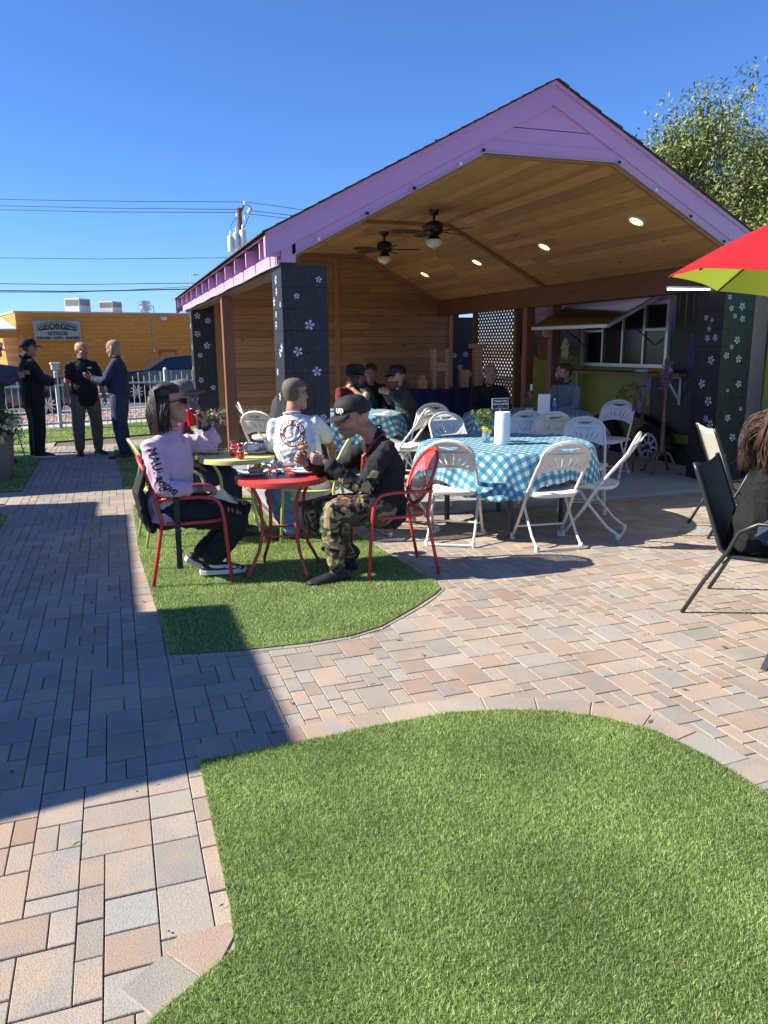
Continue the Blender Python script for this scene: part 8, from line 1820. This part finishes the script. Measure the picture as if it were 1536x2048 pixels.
# plates, food, cans on the bistro tables
m_plate2 = mat('white_foam_plate', (.74, .74, .76), .6); m_foil = mat('crumpled_foil', (.62, .63, .65), .3, metal=.9, bump=1.0, bscale=60); m_tissue = mat('crumpled_tissue', (.76, .76, .77), .9, bump=.8, bscale=50); m_fork = mat('black_plastic', (.01, .01, .012), .4)
def plate(label, x, y, z, r=.115, rz=0):
    t = thing('plate', label, 'plate', (x, y, z), rz, 'white disposable plates'); MB().lathe([(0, .004), (r*.62, .004), (r*.74, .008), (r*.98, .022), (r, .022), (r*.97, .016), (r*.70, .002), (0, .0)], n=36).build('dish', m_plate2, t, smooth=60); return t
def crumple(label, x, y, z, r, n, m_, cat, seed, parts='ball'):
    rs = random.Random(seed); t = thing('crumpled_'+cat.split()[0], label, cat, (x, y, z)); mb = MB()
    for k in range(n): mb.ell((rs.uniform(-r, r), rs.uniform(-r, r)*.7, rs.uniform(.2, .7)*r*.6), (r*rs.uniform(.3, .55), r*rs.uniform(.3, .5), r*rs.uniform(.25, .45)), n=10, m_=8)
    me = remesh(mb, .006, 1); wrinkle(me, r*.20, 45, seed=seed); obj_from(me, parts, m_, t, smooth=True); return t
def onT(x, y, z): p = G(x, y, z); return p.x, p.y, z
ZR = .7215
x, y, z = onT(506, 948, ZR); plate('white plate with a bitten bun at left of the red table', x, y, z)
t = thing('bun', 'brown burger bun on the plate at left side of the red table', 'food', (x+.02, y-.01, z+.006)); MB().ell((0, 0, .022), (.058, .05, .026), n=20, m_=10).build('bun_top', m_bun, t, smooth=True); MB().lathe([(0, .008), (.050, .006), (.052, .016), (0, .018)], n=20).build('filling', m_meat, t)
x, y, z = onT(612, 945, ZR); plate('white plate with crumbs in front of the man in camouflage', x, y, z, .12); t = thing('fork', 'black plastic fork lying on plate before the man in camouflage', 'fork', (x-.02, y, z+.026)); MB().bar((-.10, .02, 0), (.03, -.01, .0), .008, .003).bar((.03, -.01, 0), (.06, -.017, 0), .022, .002).build('handle', m_fork, t)
mb = MB(); rs = random.Random(4); t = thing('food_scraps', 'small pale food scraps on the right plate of the red table', 'food', (x+.03, y-.02, z+.006))
for k in range(9): mb.ell((rs.uniform(-.05, .05), rs.uniform(-.04, .04), .006), (.012, .010, .006), n=7, m_=5)
mb.build('scrap', mat('pale_scrap', (.62, .55, .38), .8), t, smooth=True)
x, y, z = onT(558, 945, ZR); crumple('crumpled white and blue wrapper in the middle of the red table', x, y, z, .035, 8, mat('blue_white_wrapper', (.66, .68, .70), .7, col2=(.06, .40, .55), vscale=50, var=.2), 'wrapper', 3)
x, y, z = onT(545, 934, ZR); crumple('crumpled silver foil at the back of the red table', x, y, z, .06, 10, m_foil, 'foil', 5)
x, y, z = onT(578, 933, ZR); q = thing('foil_tray', 'shallow silver foil tray at back of the red table', 'tray', (x, y, z)); MB().lathe([(0, .002), (.05, .002), (.06, .018), (.062, .018)], n=24, wob=.04).build('tray_shell', m_foil, q)
x, y, z = onT(425, 905, ZR); plate('white plate with pizza-like food at left of the yellow table', x, y, z, .12); t = thing('flatbread', 'golden flatbread slice on left plate of yellow table', 'food', (x+.03, y-.02, z+.014)); MB().prism([(-.09, -.03), (.09, -.02), (.10, .03), (-.07, .05)], 0, .016).build('crust', mat('golden_crust', (.55, .36, .12), .7, col2=(.42, .22, .07), vscale=40), t, bevel=.005)
x, y, z = onT(515, 905, ZR); plate('white plate with tissues at right of the yellow table', x, y, z, .12); crumple('heap of crumpled white tissues on the yellow table', x-.01, y+.01, z+.02, .085, 14, m_tissue, 'tissue', 8); t = thing('bread_crust', 'brown bread piece beside the tissues on yellow table', 'food', (x+.05, y-.07, z+.012)); MB().ell((0, 0, .014), (.05, .025, .018), n=14, m_=8).build('crust', m_bun, t, smooth=True)
x, y, z = onT(467, 910, ZR); can((x, y, z), 'red soda can farther back, left of the two standing on the yellow table')
x, y, z = onT(481, 917, ZR); can((x, y, z), 'red soda can nearer the camera, right of the two on the yellow table')
# food on the shaded small table, in front of the men
x, y, z = onT(765, 832, .79); plate('plate of food on the gingham table before the man in hooded top', x, y, z, .13); crumple('crumpled white napkin beside food of the three men', x+.06, y, z+.02, .05, 6, m_tissue, 'napkin', 18)
q = thing('menu_card', 'white folded card standing on the table behind the black cap', 'card', (2.62, 9.2, .785)); MB().box((-.06, -.002, 0), (.06, .002, .16)).build('sheet', m_paper, q)
